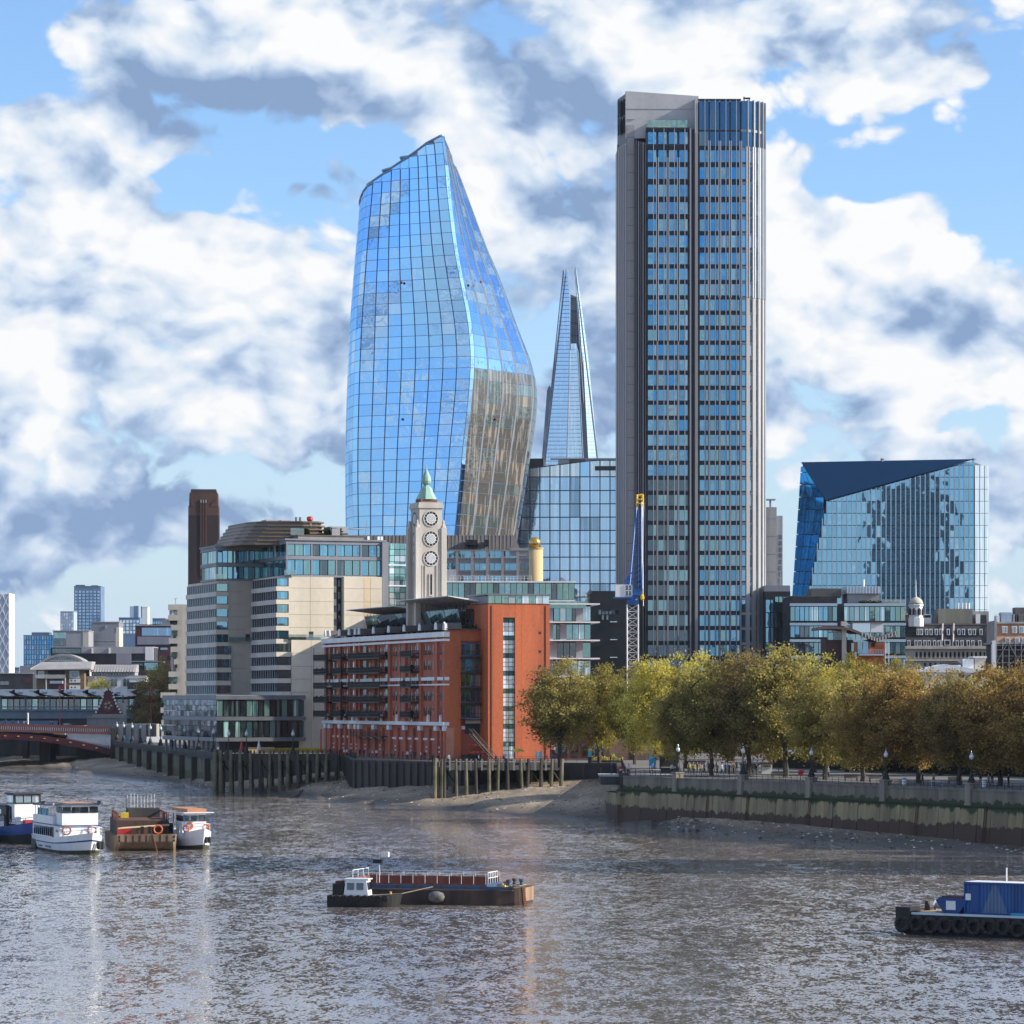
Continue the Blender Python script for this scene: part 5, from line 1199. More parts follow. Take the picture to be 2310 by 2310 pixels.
    # --- slot, second cream wall, grey frame and glazed link
    fr.bx('slot_wall', 'grey_panel', uw+.02, fr.u(762), .8, 8, 0, zt2); fr.bx('slot_glass', 'dark_room', fr.u(762), fr.u(776), 1.0, 8, 0, zt2)
    for k in range(7): fr.bx('slot_window', 'glass_dark', fr.u(763.5, .9), fr.u(774, .9), .85, 1.0, Z(1322+27*k), Z(1306+27*k))
    for k in range(5): fr.bx('wall_quoin', 'cream', uw, uw+.7, .3, .9, Z(1335+30*k), Z(1320+30*k))
    uq0, uq1 = fr.u(776, -1), fr.u(862, -1)
    fr.bx('wall_block', 'cream', uq0, uq1, -.75, 10, 0, zt2+.1)
    rows_ = [1300, 1326, 1356, 1386, 1415, 1445]
    for a, b in zip(rows_, rows_[1:]):
        for x0, x1, m in ((776, 821, 'cream'), (821, 836, 'cream_warm'), (836, 862, 'cream')): fr.bx('wall_panel', m, fr.u(x0, -1)+.03, fr.u(x1, -1)-.03, -1, -.72, Z(b)+.03, Z(a)-.03)
    fr.bx('frame_pier', 'grey_panel', fr.u(862.5, -.5), fr.u(877, -.5), -.5, 10, 0, Z(1219))
    fr.bx('link_core', 'link_dark', fr.u(878, 1), fr.u(940, 1), 2.2, 10, 0, Z(1224))
    q = wall_grid(fr, 1.5, [fr.u(878+12*i, 1.5) for i in range(6)], [Z(y, 20, 1.5) for y in range(1420, 1220, -14)], .06, ['glass_link', 'glass_link', 'glass_teal', 'glass_pale'], None, R); panes(o, q, 'link_pane', 300, .06, .004, 5)
    for k, y in enumerate((1275, 1322, 1372)): fr.bx('link_floor', 'white', fr.u(878, 1), fr.u(940, 1), 1.3, 1.48, Z(y, 20, 1.5), Z(y-3, 20, 1.5))
    # --- penthouse of stacked louvre trays
    n = 7
    for k in range(n):
        t = k/(n-1); y = 1229-8.3*k
        xa, xb = 527+6.0*k, 745-1.5*k; vf = 5.0
        a, b = fr.u(xa, vf+6), fr.u(xb, vf); zz = Z(y, a, vf+6)
        pts = [(a, vf+9), (a+1.0, vf+4), (a+3.5, vf+1.2), (b-6, vf-1.5), (b-2, vf-1.2), (b, vf+1.5), (b, vf+24), (a, vf+24)]
        MB().prism([(p[0], p[1], zz-.1) for p in pts], (0, 0, .3)).build('louvre_tray', 'bronze_edge', o)
        pts2 = [(p[0]+(.7 if p[0] < b-3 else -.7), p[1]+.7) for p in pts]
        if k < n-1: MB().prism([(p[0], p[1], zz+.2) for p in pts2], (0, 0, .72)).build('louvre_riser', 'louvre_grey', o)
    zr = Z(1179, fr.u(565, 11), 11)
    fr.bx('roof_plant', 'mid_grey', fr.u(600, 14), fr.u(628, 14), 14, 18, zr, zr+.9); fr.bx('roof_plant', 'mid_grey', fr.u(634, 14), fr.u(656, 14), 14, 18, zr, zr+.9)
    for x in (669, 678): MB().tube((fr.u(x, 12), 12, zr-.2), (fr.u(x, 12), 12, zr+1.5), .38, 8).build('flue', 'mid_grey', o)
    zz = zr-.2; fr.bx('terrace_tray', 'louvre_grey', fr.u(668, 2), fr.u(815, 2), .5, 12, Z(1216), Z(1207)); fr.bx('terrace_edge', 'bronze_edge', fr.u(666, 2), fr.u(817, 2), .3, 12.2, Z(1207), Z(1205))
    fr.bx('terrace_rail', 'glass_clear', fr.u(650, 3), fr.u(680, 3), 1, 1.05, Z(1206), Z(1190)); fr.bx('terrace_box', 'mid_grey', fr.u(748, 3), fr.u(788, 3), 4, 9, Z(1205), Z(1183)); fr.bx('terrace_cradle', 'mid_grey', fr.u(748, 1), fr.u(766, 1), .6, 1.6, Z(1212), Z(1190))
    MB().tube((fr.u(825, 3), 3, Z(1205)), (fr.u(828, 3), 3, Z(1168)), .08).tube((fr.u(790, 3), 3, Z(1189)), (fr.u(820, 3), 3, Z(1188)), .15).build('roof_jib', 'mid_grey', o)
    MB().tube((fr.u(702, 4), 4, Z(1186)), (fr.u(699, 4), 4, Z(1172)), .2).build('light_mast', 'mid_grey', o); MB().lathe([(.3, 0), (.75, .5), (.7, 1.1), (.2, 1.3)], (fr.u(699, 4), 4, Z(1174)), 8).build('red_lamp', 'red', o)
    for s, x0 in ((20, 682), (21, 735)): 
        m_ = leafy_box(fr.u(x0, 2), fr.u(x0+(14 if s == 20 else 36), 2), 1.2, 4, Z(1204), Z(1190), 320, .3, s); h = link('terrace_planting', m_, o); h['kind'] = 'stuff'
    for x in (829, 852, 859): fr.bx('roof_vent', 'white', fr.u(x, 2), fr.u(x+5, 2), 2, 2.6, Z(1217), Z(1205))
    # --- glazed podium
    vp = -4.0; p0, p1 = fr.u(398, 6), fr.u(688, vp)
    pz = [Z(1667, 0, vp), Z(1620, 0, vp), Z(1573, 0, vp)]
    upp = fr.u(488, vp)
    fr.bx('podium_core', 'dark_room', upp+.5, p1-.3, vp+1.2, 4, pz[0], pz[2]-.4); fr.bx('podium_core', 'dark_room', upp+.5, 0, 2, v1b*.7, pz[0], pz[2]-.4)
    for zz in pz: fr.bx('podium_band', 'grey_metal', upp-.1, p1+.15, vp-.15, vp+1.0, zz-.5, zz+.35); fr.bx('podium_band', 'grey_panel', upp-.1, upp+1, vp+1.0, v1b-4, zz-.5, zz+.35)
    q = []
    for a, b in ((pz[0]+.35, pz[1]-.5), (pz[1]+.35, pz[2]-.5)):
        wall_grid(fr, vp+.2, lin(upp+.2, p1, 15), [a, b], .09, ['glass_pod', 'glass_pod', 'glass_pod2', 'glass_pod', 'glass_pod3'], q, R)
        vv = lin(vp+.5, v1b-4, 18)
        for zz0, zz1 in zip(lin(a, b, 3), lin(a, b, 3)[1:]):
            for c, d in zip(vv, vv[1:]): q.append(([(upp+.2, d-.08, zz0+.05), (upp+.2, c+.08, zz0+.05), (upp+.2, c+.08, zz1-.05), (upp+.2, d-.08, zz1-.05)], R.choice(['glass_podium', 'glass_podium', 'glass_dark'])))
    panes(o, q, 'podium_window', 300, .08, .005, 7)
    fr.bx('podium_roof', 'grey_panel', upp-.1, p1+.1, vp, v1b-4, pz[2]+.35, pz[2]+.5)
    for k in range(12): v = vp+1+k*(v1b-vp-6)/11; fr.bx('podium_column', 'grey_panel', upp+.4, upp+.9, v, v+.5, 0, pz[0]-.5)
    fr.bx('undercroft', 'dark_room', upp+3, p1-.5, vp+3, 5, 0, pz[0]-.5); fr.bx('yellow_base', 'yellow', fr.u(620, vp+1), fr.u(740, -.8), -1.2, -.7, 0, 1.0)
    fr.bx('bar_front', 'gold_stone', fr.u(560, vp+1), fr.u(620, vp+1), vp+1.4, vp+1.8, 0, 1.2)
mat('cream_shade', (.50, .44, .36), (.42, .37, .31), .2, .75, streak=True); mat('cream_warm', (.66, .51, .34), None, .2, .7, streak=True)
mat('bronze_edge', (.20, .135, .08), None, .3, .5); mat('louvre_grey', (.30, .28, .27), None, .3, .5); mat('link_dark', (.05, .11, .11), None, .3, .6)
glass('glass_pod', (.5, .6, .6), .16, .03, (.012, .02, .022), .02); glass('glass_pod2', (.5, .6, .6), .16, .03, (.11, .19, .17), .02); glass('glass_pod3', (.5, .6, .6), .16, .03, (.03, .075, .075), .02)
glass('glass_link', (.45, .7, .7), .4, .03, (.10, .2, .19), .02); glass('glass_pale2', (.6, .75, .82), .45, .03, (.2, .28, .3), .01); glass('glass_podium', (.42, .46, .56), .5, .05, (.05, .055, .075), .05)
cream_building()
mat('far_blue', (.14, .22, .34), None, .1, .6); mat('far_dark', (.10, .13, .19), None, .1, .7); mat('far_glass', (.42, .48, .56), (.34, .40, .50), .1, .4); glass('glass_far2', (.36, .52, .72), .55, .1, (.10, .18, .28))
mat('maroon', (.09, .035, .05), None, .2, .7); mat('grey_lilac', (.28, .28, .33), None, .2, .7, streak=True); mat('brick_brown2', (.24, .16, .10), None, .3, .8); mat('pink_rail', (.5, .36, .33), None, 1, .7)
# ================================================================== blocks behind the wharf
def brown_hotel():
    fr = FR('brown_block', 'brown concrete block with a ribbed metal mansard roof behind the stone tower', 'building', 770, 850, 0, 7.0); z = fr.z; u1 = fr.u(1197)
    fr.bx('wall', 'bronze_mid', 0, u1, .4, 18, 0, z(1254))
    r = MB(); a, b = z(1254), z(1205); r.prism([(0, .5, a), (0, 6, b), (0, 16, b), (0, 17, a)], (fr.u(1160), 0, 0)); r.build('mansard_roof', 'roof_lead', fr.o)
    r = MB(); r.prism([(fr.u(1160), .5, a), (fr.u(1160), 6, b), (fr.u(1160), 16, b), (fr.u(1160), 17, a)], (.01, 0, 0))
    e = fr.u(1160); MB().add([(e, .5, a), (e, 6, b), (e, 16, b), (e, 17, a), (fr.u(1180), .5, a), (fr.u(1180), 17, a)], [(0, 4, 1), (1, 4, 5, 2), (2, 5, 3)]).build('mansard_hip', 'roof_lead', fr.o)
    for i in range(46):
        x = fr.u(775+8.4*i); 
        if x < e-.3: MB().prism([(x, .42, a), (x, 5.9, b+.12), (x, 6.1, b), (x, .6, a)], (.22, 0, 0)).build('roof_rib', 'roof_rib', fr.o)
    for k, y in enumerate((1258, 1287, 1312)): fr.bx('sill_band', 'bronze_light', 0, u1, .1, .5, z(y+2.0), z(y))
    q = []; uw = [fr.u(995+34.2*i) for i in range(7)]
    for y0, y1 in ((1258+22, 1243+0+18), (1310, 1290), (1340, 1320)):
        y0, y1 = (1258, 1243) if y0 == 1280 else ((1286, 1271) if y0 == 1310 else (1313, 1299))
        for i in range(6):
            c = 1008+34.2*i-5
            for s, w in ((0, .36), (1, .64)): 
                xa = c+(0 if s == 0 else 10); xb = c+(10 if s == 0 else 28); q.append(([(fr.u(xa)+.05, .32, z(y0)), (fr.u(xb)-.05, .32, z(y0)), (fr.u(xb)-.05, .32, z(y1)), (fr.u(xa)+.05, .32, z(y1))], 'glass_blue2' if i < 5 else 'glass_dark'))
    panes(fr.o, q, 'window', 300, .1, .004, 3)
    for i in range(7): x = fr.u(1002+34.2*i-5); fr.bx('wall_pier', 'bronze_mid', x-.4, x+.3, .05, .45, 0, z(1243))
    fr.bx('eaves', 'bronze_light', 0, u1, 0, .6, z(1243), z(1240)); fr.bx('parapet', 'bronze_mid', fr.u(1150), u1, .2, 12, z(1254), z(1236))
    for x0, x1 in ((1050, 1077), (1093, 1103)): fr.bx('roof_hatch', 'dark_room', fr.u(x0), fr.u(x1), 1.2, 4, z(1229), z(1217))
mat('roof_rib', (.18, .16, .15), None, .3, .6)
brown_hotel()
def gold_ball_column():
    fr = FR('gold_ball_column', 'pale gold column topped by a golden ball', 'column', 1193, 800, 0, 7.0); z = fr.z; w = fr.u(1225)
    n = 12
    for k, (x0, x1, m) in enumerate(((1193, 1225, 'gold_stone'),)):
        MB().lathe([(w/2, 0), (w/2, z(1236))], (w/2, w/2, 0), 20).build('column_shaft', 'column_cream', fr.o, smooth=True)
    MB().lathe([(w/2+.15, z(1238)), (w/2+.15, z(1235))], (w/2, w/2, 0), 20).build('column_cap', 'gold_stone', fr.o)
    r = 13.3*800/F; MB().lathe([(max(.01, r*math.sin(t)), -r*math.cos(t)) for t in lin(0, math.pi, 14)], (w*.42, w/2, z(1223.5)), 20).build('gold_ball', 'gold', fr.o, smooth=True)
mat('column_cream', (.72, .52, .26), (.66, .47, .24), .4, .6, streak=True)
gold_ball_column()
def green_strip():
    fr = FR('glass_penthouse', 'low green glass storey with a white roof edge beside the stone tower', 'building', 985, 735, 3, 7.0); z = fr.z; u1 = fr.u(1297)
    fr.bx('core', 'link_dark', 0, u1, 1, 14, 0, z(1314)); fr.bx('roof_edge', 'white', -.2, u1+.2, -.3, 14, z(1314), z(1310.5))
    q = wall_grid(fr, .4, [fr.u(1008+13.1*i) for i in range(23)], [z(1352), z(1315)], .06, ['glass_green', 'glass_green', 'glass_teal', 'glass_room'], None, R); panes(fr.o, q, 'pane', 300, .08, .005, 2)
    fr.bx('lower_wall', 'white', 0, u1, .2, .9, z(1372), z(1353)); fr.bx('ledge', 'white', -.2, u1, -.6, .9, z(1356), z(1353))
    r = MB()
    for i in range(24): r.tube((fr.u(1015+8*i), 0, z(1310)), (fr.u(1015+8*i), 0, z(1299)), .05, 4)
    for y in (1299, 1304): r.tube((fr.u(1015), 0, z(y)), (fr.u(1200), 0, z(y)), .05, 4)
    r.build('roof_railing', 'white', fr.o); fr.bx('roof_box', 'mid_grey', fr.u(1008), fr.u(1030), 3, 6, z(1310), z(1283))
green_strip()
def balcony_flats():
    fr = FR('balcony_office', 'grey block with thin projecting white floor slabs beside the orange stair tower', 'building', 1200, 690, 6, 7.0); z = fr.z
    u1 = fr.u(1334)
    fr.bx('core', 'dark_room', 0, u1, 1.2, 14, 0, z(1362)); fr.bx('glass_balustrade', 'glass_green', 0, fr.u(1322), -.1, 0, z(1372), z(1356))
    for y in (1361, 1402, 1443, 1484, 1525): fr.bx('floor_slab', 'white', 0, fr.u(1353, -1), -1.2, 13, z(y+3), z(y))
    q = []; rows = [(1364, 1402), (1405, 1443), (1446, 1484), (1487, 1525), (1530, 1570)]
    lay = [[(1250, 'g'), (1291, 'd'), (1300, 'p'), (1315, 'g'), (1333, '')], [(1245, 'g'), (1256, 'd'), (1264, 'p'), (1278, 'g'), (1333, '')], [(1245, 'p'), (1257, 'd'), (1300, 'p'), (1315, 'g'), (1333, '')], [(1245, 'd'), (1265, 'p'), (1290, 'g'), (1333, '')], [(1245, 'd'), (1290, 'g'), (1333, '')]]
    for (ya, yb), L in zip(rows, lay):
        for (x0, k), (x1, _) in zip(L, L[1:]):
            if k == 'p': fr.bx('wall_panel', 'mid_grey', fr.u(x0), fr.u(x1), .25, 1.2, z(yb), z(ya+2))
            else:
                n = max(1, round((x1-x0)/13)); wall_grid(fr, .5, lin(fr.u(x0), fr.u(x1), n), [z(yb-1), z(ya+3)], .06, ['glass_teal', 'glass_pale2', 'glass_green'] if k == 'g' else ['glass_room'], q, R)
    panes(fr.o, q, 'window', 300, .08, .004, 5)
    fr.bx('side_panel', 'mid_grey', fr.u(1240), fr.u(1248), .2, 1.2, 0, z(1362))
balcony_flats()
def dark_block():
    fr = FR('dark_block', 'black clad block in shade left of the brown tower', 'building', 1330, 748, 0, 7.0); z = fr.z; u1 = fr.u(1440)
    fr.bx('wall', 'black_clad', 0, u1, 0, 20, 0, z(1333)); fr.bx('parapet', 'bronze', -.1, fr.u(1334), -.1, 20, z(1340), z(1331))
    for i in range(6): fr.bx('window', 'glass_dark', fr.u(1350+i*8), fr.u(1356+i*8), -.06, 0, z(1386), z(1376))
    for x, y in ((1358, 1390), (1368, 1390)): fr.bx('lit_panel', 'bronze_light', fr.u(x), fr.u(x+4), -.1, 0, z(y+8), z(y-2))
    for i in range(3): fr.bx('canopy_sheet', 'glass_pale', fr.u(1376), fr.u(1392), -1.2, -.2, z(1404+i*40), z(1402+i*40))
mat('black_clad', (.02, .022, .026), (.012, .014, .018), .3, .45)
dark_block()
# ------------------------------------------------------------------ tower crane
def crane():
    D = 700.0; fr = FR('tower_crane', 'tower crane with white mast and raised blue jib with a yellow tip', 'crane', 1427, D, 0, 7.0); z = fr.z; o = fr.o
    hw = 12.5*D/F; zt = z(1364)
    def lattice(name, m, pts0, pts1, n, r, rb):
        mb = MB()
        for a, b in zip(pts0, pts1): mb.tube(a, b, r, 5)
        for k in range(n):
            for i in range(4):
                j = (i+1) % 4; a0 = Vector(pts0[i]).lerp(Vector(pts1[i]), k/n); b1 = Vector(pts0[j]).lerp(Vector(pts1[j]), (k+1)/n); b0 = Vector(pts0[j]).lerp(Vector(pts1[j]), k/n)
                mb.tube(a0, b1, rb, 4); mb.tube(a0, b0, rb, 4)
        return mb.build(name, m, o)
    sq = lambda c, h, zz, dx=0: [(c[0]+sx*h+dx, c[1]+sy*h, zz) for sx, sy in ((-1, -1), (1, -1), (1, 1), (-1, 1))]
    lattice('mast', 'white', sq((0, 0), hw, 0), sq((0, 0), hw, zt), 22, .15, .07)
    MB().path([(0, -.2, 2), (0, -.2, zt)], .14, 5).build('mast_ladder', 'black_iron', o)
    MB().box(-hw*1.0, hw*1.0, -1, 1, zt, zt+.9).lathe([(hw*.9, .9), (hw*.9, 1.9)], (0, 0, zt), 12).build('slewing_ring', 'crane_blue', o)
    zj = z(1335)
    fr.bx('machinery_deck', 'crane_blue', -hw*1.1, hw*1.9, -1.2, 1.2, zt+1.9, zj+.6); 
    MB().box(-hw*1.4, -hw*.6, -.8, .8, zj, zj+2.5).tube((-hw*1.2, 0, zj+2), (-hw*.2, 0, zj+4), .3).build('winch_frame', 'crane_blue', o)
    cab = FRpart('cab', o); x0 = fr.u(1388)
    bx(cab, 'cab_body', 'white', x0, x0+2.0, -1.3, .9, z(1347), z(1319)); bx(cab, 'cab_window', 'glass_dark', x0+2.0, x0+3.4, -1.32, .8, z(1342), z(1321))
    f = MB()
    for xx in (x0+2.0, x0+2.7, x0+3.4): f.tube((xx, -1.36, z(1345)), (xx, -1.36, z(1320)), .09, 4)
    for yy in (1345, 1333, 1320): f.tube((x0+2, -1.36, z(yy)), (x0+3.4, -1.36, z(yy)), .09, 4)
    f.build('cab_frame', 'white', cab); bx(cab, 'cab_platform', 'crane_blue', x0-.4, 0, -1.4, .9, z(1350), z(1347))
    # jib raised almost upright, leaning away
    top = z(1140); j0 = sq((fr.u(1434), 0), hw*1.15, zj+.5); j1 = sq((fr.u(1446), 6), hw*.62, top)
    lattice('jib', 'crane_blue', j0, j1, 15, .15, .06)
    MB().tube((fr.u(1448), -1, zj+1), (fr.u(1450), 5, top+1), .1, 5).tube((fr.u(1451), -1, zj-3), (fr.u(1452), 5, top), .07, 5).build('jib_cable', 'white', o)
    t = MB(); c = (fr.u(1446), 6)
    for k in range(3): t.lathe([(hw*.25, -.1), (hw*.75, -.1), (hw*.75, .1), (hw*.25, .1)], (c[0], c[1]-.4+k*.4, top+.7+k*.9), 10)
    for s in (-1, 1): t.tube((c[0]+s*hw*.6, c[1]-.5, top-.6), (c[0]+s*hw*.5, c[1]-.5, top+2.6), .22, 5); t.tube((c[0]+s*hw*.6, c[1]+.5, top-.6), (c[0]+s*hw*.4, c[1]+.5, top+2.6), .22, 5)
    t.tube((c[0]-hw*.5, c[1], top+2.4), (c[0]+hw*.5, c[1], top+2.6), .25, 5); t.build('jib_head', 'crane_yellow', o)
    MB().lathe([(.1, 0), (.45, .3), (.45, .9), (.1, 1.3)], (fr.u(1448), -1.5, z(1355)), 8).tube((fr.u(1448), -1.5, z(1352)), (fr.u(1449), -1.2, z(1325)), .05).build('hook_block', 'crane_yellow', o)
def FRpart(name, par):
    return thing_part(name, par)
crane()

# ================================================================== right-hand buildings behind the trees
def right_office():
    fr = FR('glass_office_low', 'green-tinted glass office behind the trees below the faceted block', 'building', 1782, 730, 0, 7.0); z = fr.z
    u1 = fr.u(2044); ug0, ug1 = fr.u(1889), fr.u(1904)
    fr.bx('core', 'dark_room', 0, ug0, .6, 20, 0, z(1345)); fr.bx('core', 'dark_room', ug0, u1, 1.2, 20, 0, z(1362)); fr.bx('recess', 'black_clad', ug0, ug1, .8, 2, 0, z(1362))
    q = []; rows = [(1366, 1406), (1410, 1443), (1447, 1480), (1484, 1515), (1520, 1550)]
    for a, b in rows:
        wall_grid(fr, .3, [fr.u(1783+10.6*i) for i in range(11)], [z(b-5), z(a+2)], .07, ['glass_pale2', 'glass_teal', 'glass_blue2', 'glass_dark'] if a < 1440 else ['glass_dark', 'glass_teal'], q, R)
        wall_grid(fr, .3, [fr.u(1904+11.6*i) for i in range(13)], [z(b-5), z(a+2)], .07, ['glass_pale2', 'glass_teal', 'glass_pale2', 'glass_green'], q, R)
        for s in ((0, ug0), (ug1, u1)): fr.bx('spandrel', 'fin_steel', s[0], s[1], .1, .6, z(a+1), z(a-5))
    panes(fr.o, q, 'window', 300, .08, .005, 4)
    fr.bx('green_parapet', 'green_panel', .2, fr.u(1879), 1, 14, z(1361), z(1344)); fr.bx('plant_room', 'roof_lead', fr.u(1834), fr.u(1902), 4, 16, z(1345), z(1326)); fr.bx('plant_room', 'roof_pale', fr.u(1915), fr.u(1988), 3, 15, z(1361), z(1338))
    fr.bx('plant_louvre', 'fin_steel', fr.u(1912), fr.u(1990), 2.5, 16, z(1338), z(1322)); 
    for i in range(11): fr.bx('louvre_post', 'white', fr.u(1914+7*i), fr.u(1915.3+7*i), 2.3, 2.5, z(1338), z(1322))
    fr.bx('terrace_glass', 'glass_clear', fr.u(1990), u1, .8, .9, z(1362), z(1352)); m_ = leafy_box(fr.u(1940), fr.u(2030), 1.2, 3, z(1362), z(1355), 420, .25, 31); h = link('roof_planting', m_, fr.o); h['kind'] = 'stuff'
    MB().tube((fr.u(1955), 6, z(1322)), (fr.u(1955), 6, z(1305)), .25, 5).build('flue', 'white', fr.o)
right_office_mats = mat('green_panel', (.12, .19, .16), None, .3, .6)
right_office()
def dark_office():
    fr = FR('dark_glass_office', 'dark glass block between the brown tower and the low glass office', 'building', 1726, 760, 0, 7.0); z = fr.z; u1 = fr.u(1783.5)
    fr.bx('wall', 'black_clad', 0, u1, .5, 20, 0, z(1334)); fr.bx('plant', 'grey_panel', 0, fr.u(1784), 2, 18, z(1336), z(1320))
    q = wall_grid(fr, .3, [fr.u(1727), fr.u(1738), fr.u(1745)], [z(y) for y in (1530, 1485, 1450, 1415, 1382, 1352)], .1, ['glass_blue2', 'glass_blue'], None, R); wall_grid(fr, .3, [fr.u(1748+9*i) for i in range(5)], [z(y) for y in (1530, 1485, 1450, 1415, 1382, 1345)], .1, ['glass_dark', 'glass_dark', 'glass_teal'], q, R)
    panes(fr.o, q, 'window', 300, .08, .004, 5)
dark_office()
def butterfly_pavilion():
    fr = FR('butterfly_roof_house', 'orange brick pavilion with curved butterfly roof rising above the trees', 'house', 1850, 640, 0, 7.0); z = fr.z; o = fr.o
    X = lambda x: fr.u(x)
    fr.bx('wall_dark', 'brick_dark', X(1862), X(1925), .3, 10, 0, z(1440)); fr.bx('wall_orange', 'brick_orange', X(1925), X(1996), .2, 10, 0, z(1450)); fr.bx('wall_pale', 'roof_pale', X(1867), X(1900), .1, .3, z(1443), z(1425))
    fr.bx('chimney_pier', 'stone_pale', X(1899), X(1909), -.4, 1.2, 0, z(1418)); fr.bx('chimney_head', 'stone_pale', X(1898), X(1910), -.5, 1.3, z(1412), z(1402))
    top = [(1843, 1415), (1860, 1413), (1890, 1413.5), (1915, 1416), (1940, 1426), (1962, 1436), (1980, 1441), (2000, 1433), (2022, 1424)]
    for a, b in zip(top, top[1:]): MB().prism([(X(a[0]), -1.2, z(a[1])), (X(b[0]), -1.2, z(b[1])), (X(b[0]), -1.2, z(b[1]+6)), (X(a[0]), -1.2, z(a[1]+6))], (0, 13, 0)).build('roof_leaf', 'roof_timber', o)
    for a, b in zip(top[4:], top[5:]):
        for k in range(3): 
            t = (k+.5)/3; x = a[0]+(b[0]-a[0])*t; y = a[1]+(b[1]-a[1])*t; fr.bx('roof_batten', 'stone_pale', X(x)-.12, X(x)+.12, -1.35, -1.15, z(y+7), z(y-1))
    fr.bx('lantern', 'white', X(1967), X(1995), 2, 8, z(1426), z(1405)); fr.bx('lantern_glass', 'glass_pale', X(1926), X(1966), 2.2, 8, z(1426), z(1405)); fr.bx('lantern_roof', 'roof_lead', X(1924), X(1996), 1.5, 9, z(1405), z(1402))
    q = wall_grid(fr, .05, [X(1868), X(1880), X(1890), X(1899)], [z(1444), z(1427)], .05, ['glass_dark', 'glass_teal'], None, R); wall_grid(fr, -.0, [X(1911), X(1920), X(1930), X(1944), X(1957)], [z(1444), z(1430)], .05, ['glass_teal', 'glass_pale2'], q, R)
    wall_grid(fr, .02, [X(1934), X(1946), X(1959)], [z(1475), z(1447)], .05, ['glass_blue2', 'glass_teal'], q, R); wall_grid(fr, .02, [X(1965), X(1975)], [z(1461), z(1450)], .05, ['dark_room'], q, R)
    wall_grid(fr, .02, [X(1920), X(1927), X(1933)], [z(1500), z(1484), z(1470), z(1450)], .05, ['brick_orange', 'glass_teal'], q, R)
    panes(o, q, 'window', 300, .06, .004, 8)
    fr.bx('balcony', 'fin_steel', X(1936), X(1992), -1.3, .2, z(1479), z(1476)); r = MB()
    for i in range(16): r.tube((X(1937+3.6*i), -1.25, z(1476)), (X(1937+3.6*i), -1.25, z(1466)), .04, 4)
    r.tube((X(1937), -1.25, z(1466)), (X(1991), -1.25, z(1466)), .05, 4).build('balcony_rail', 'fin_steel', o)
    g2 = MB()
    for xx in (1997, 2005): g2.tube((X(xx), 0, 0), (X(xx), 0, z(1447)), .1, 4)
    for k in range(6): g2.tube((X(1997), 0, z(1455+14*k)), (X(2005), 0, z(1455+14*k)), .07, 4)
    g2.build('ladder_frame', 'white', o)
mat('brick_dark', (.075, .04, .035), None, .3, .8, streak=True); mat('roof_timber', (.17, .12, .10), (.12, .085, .07), .4, .7)
butterfly_pavilion()
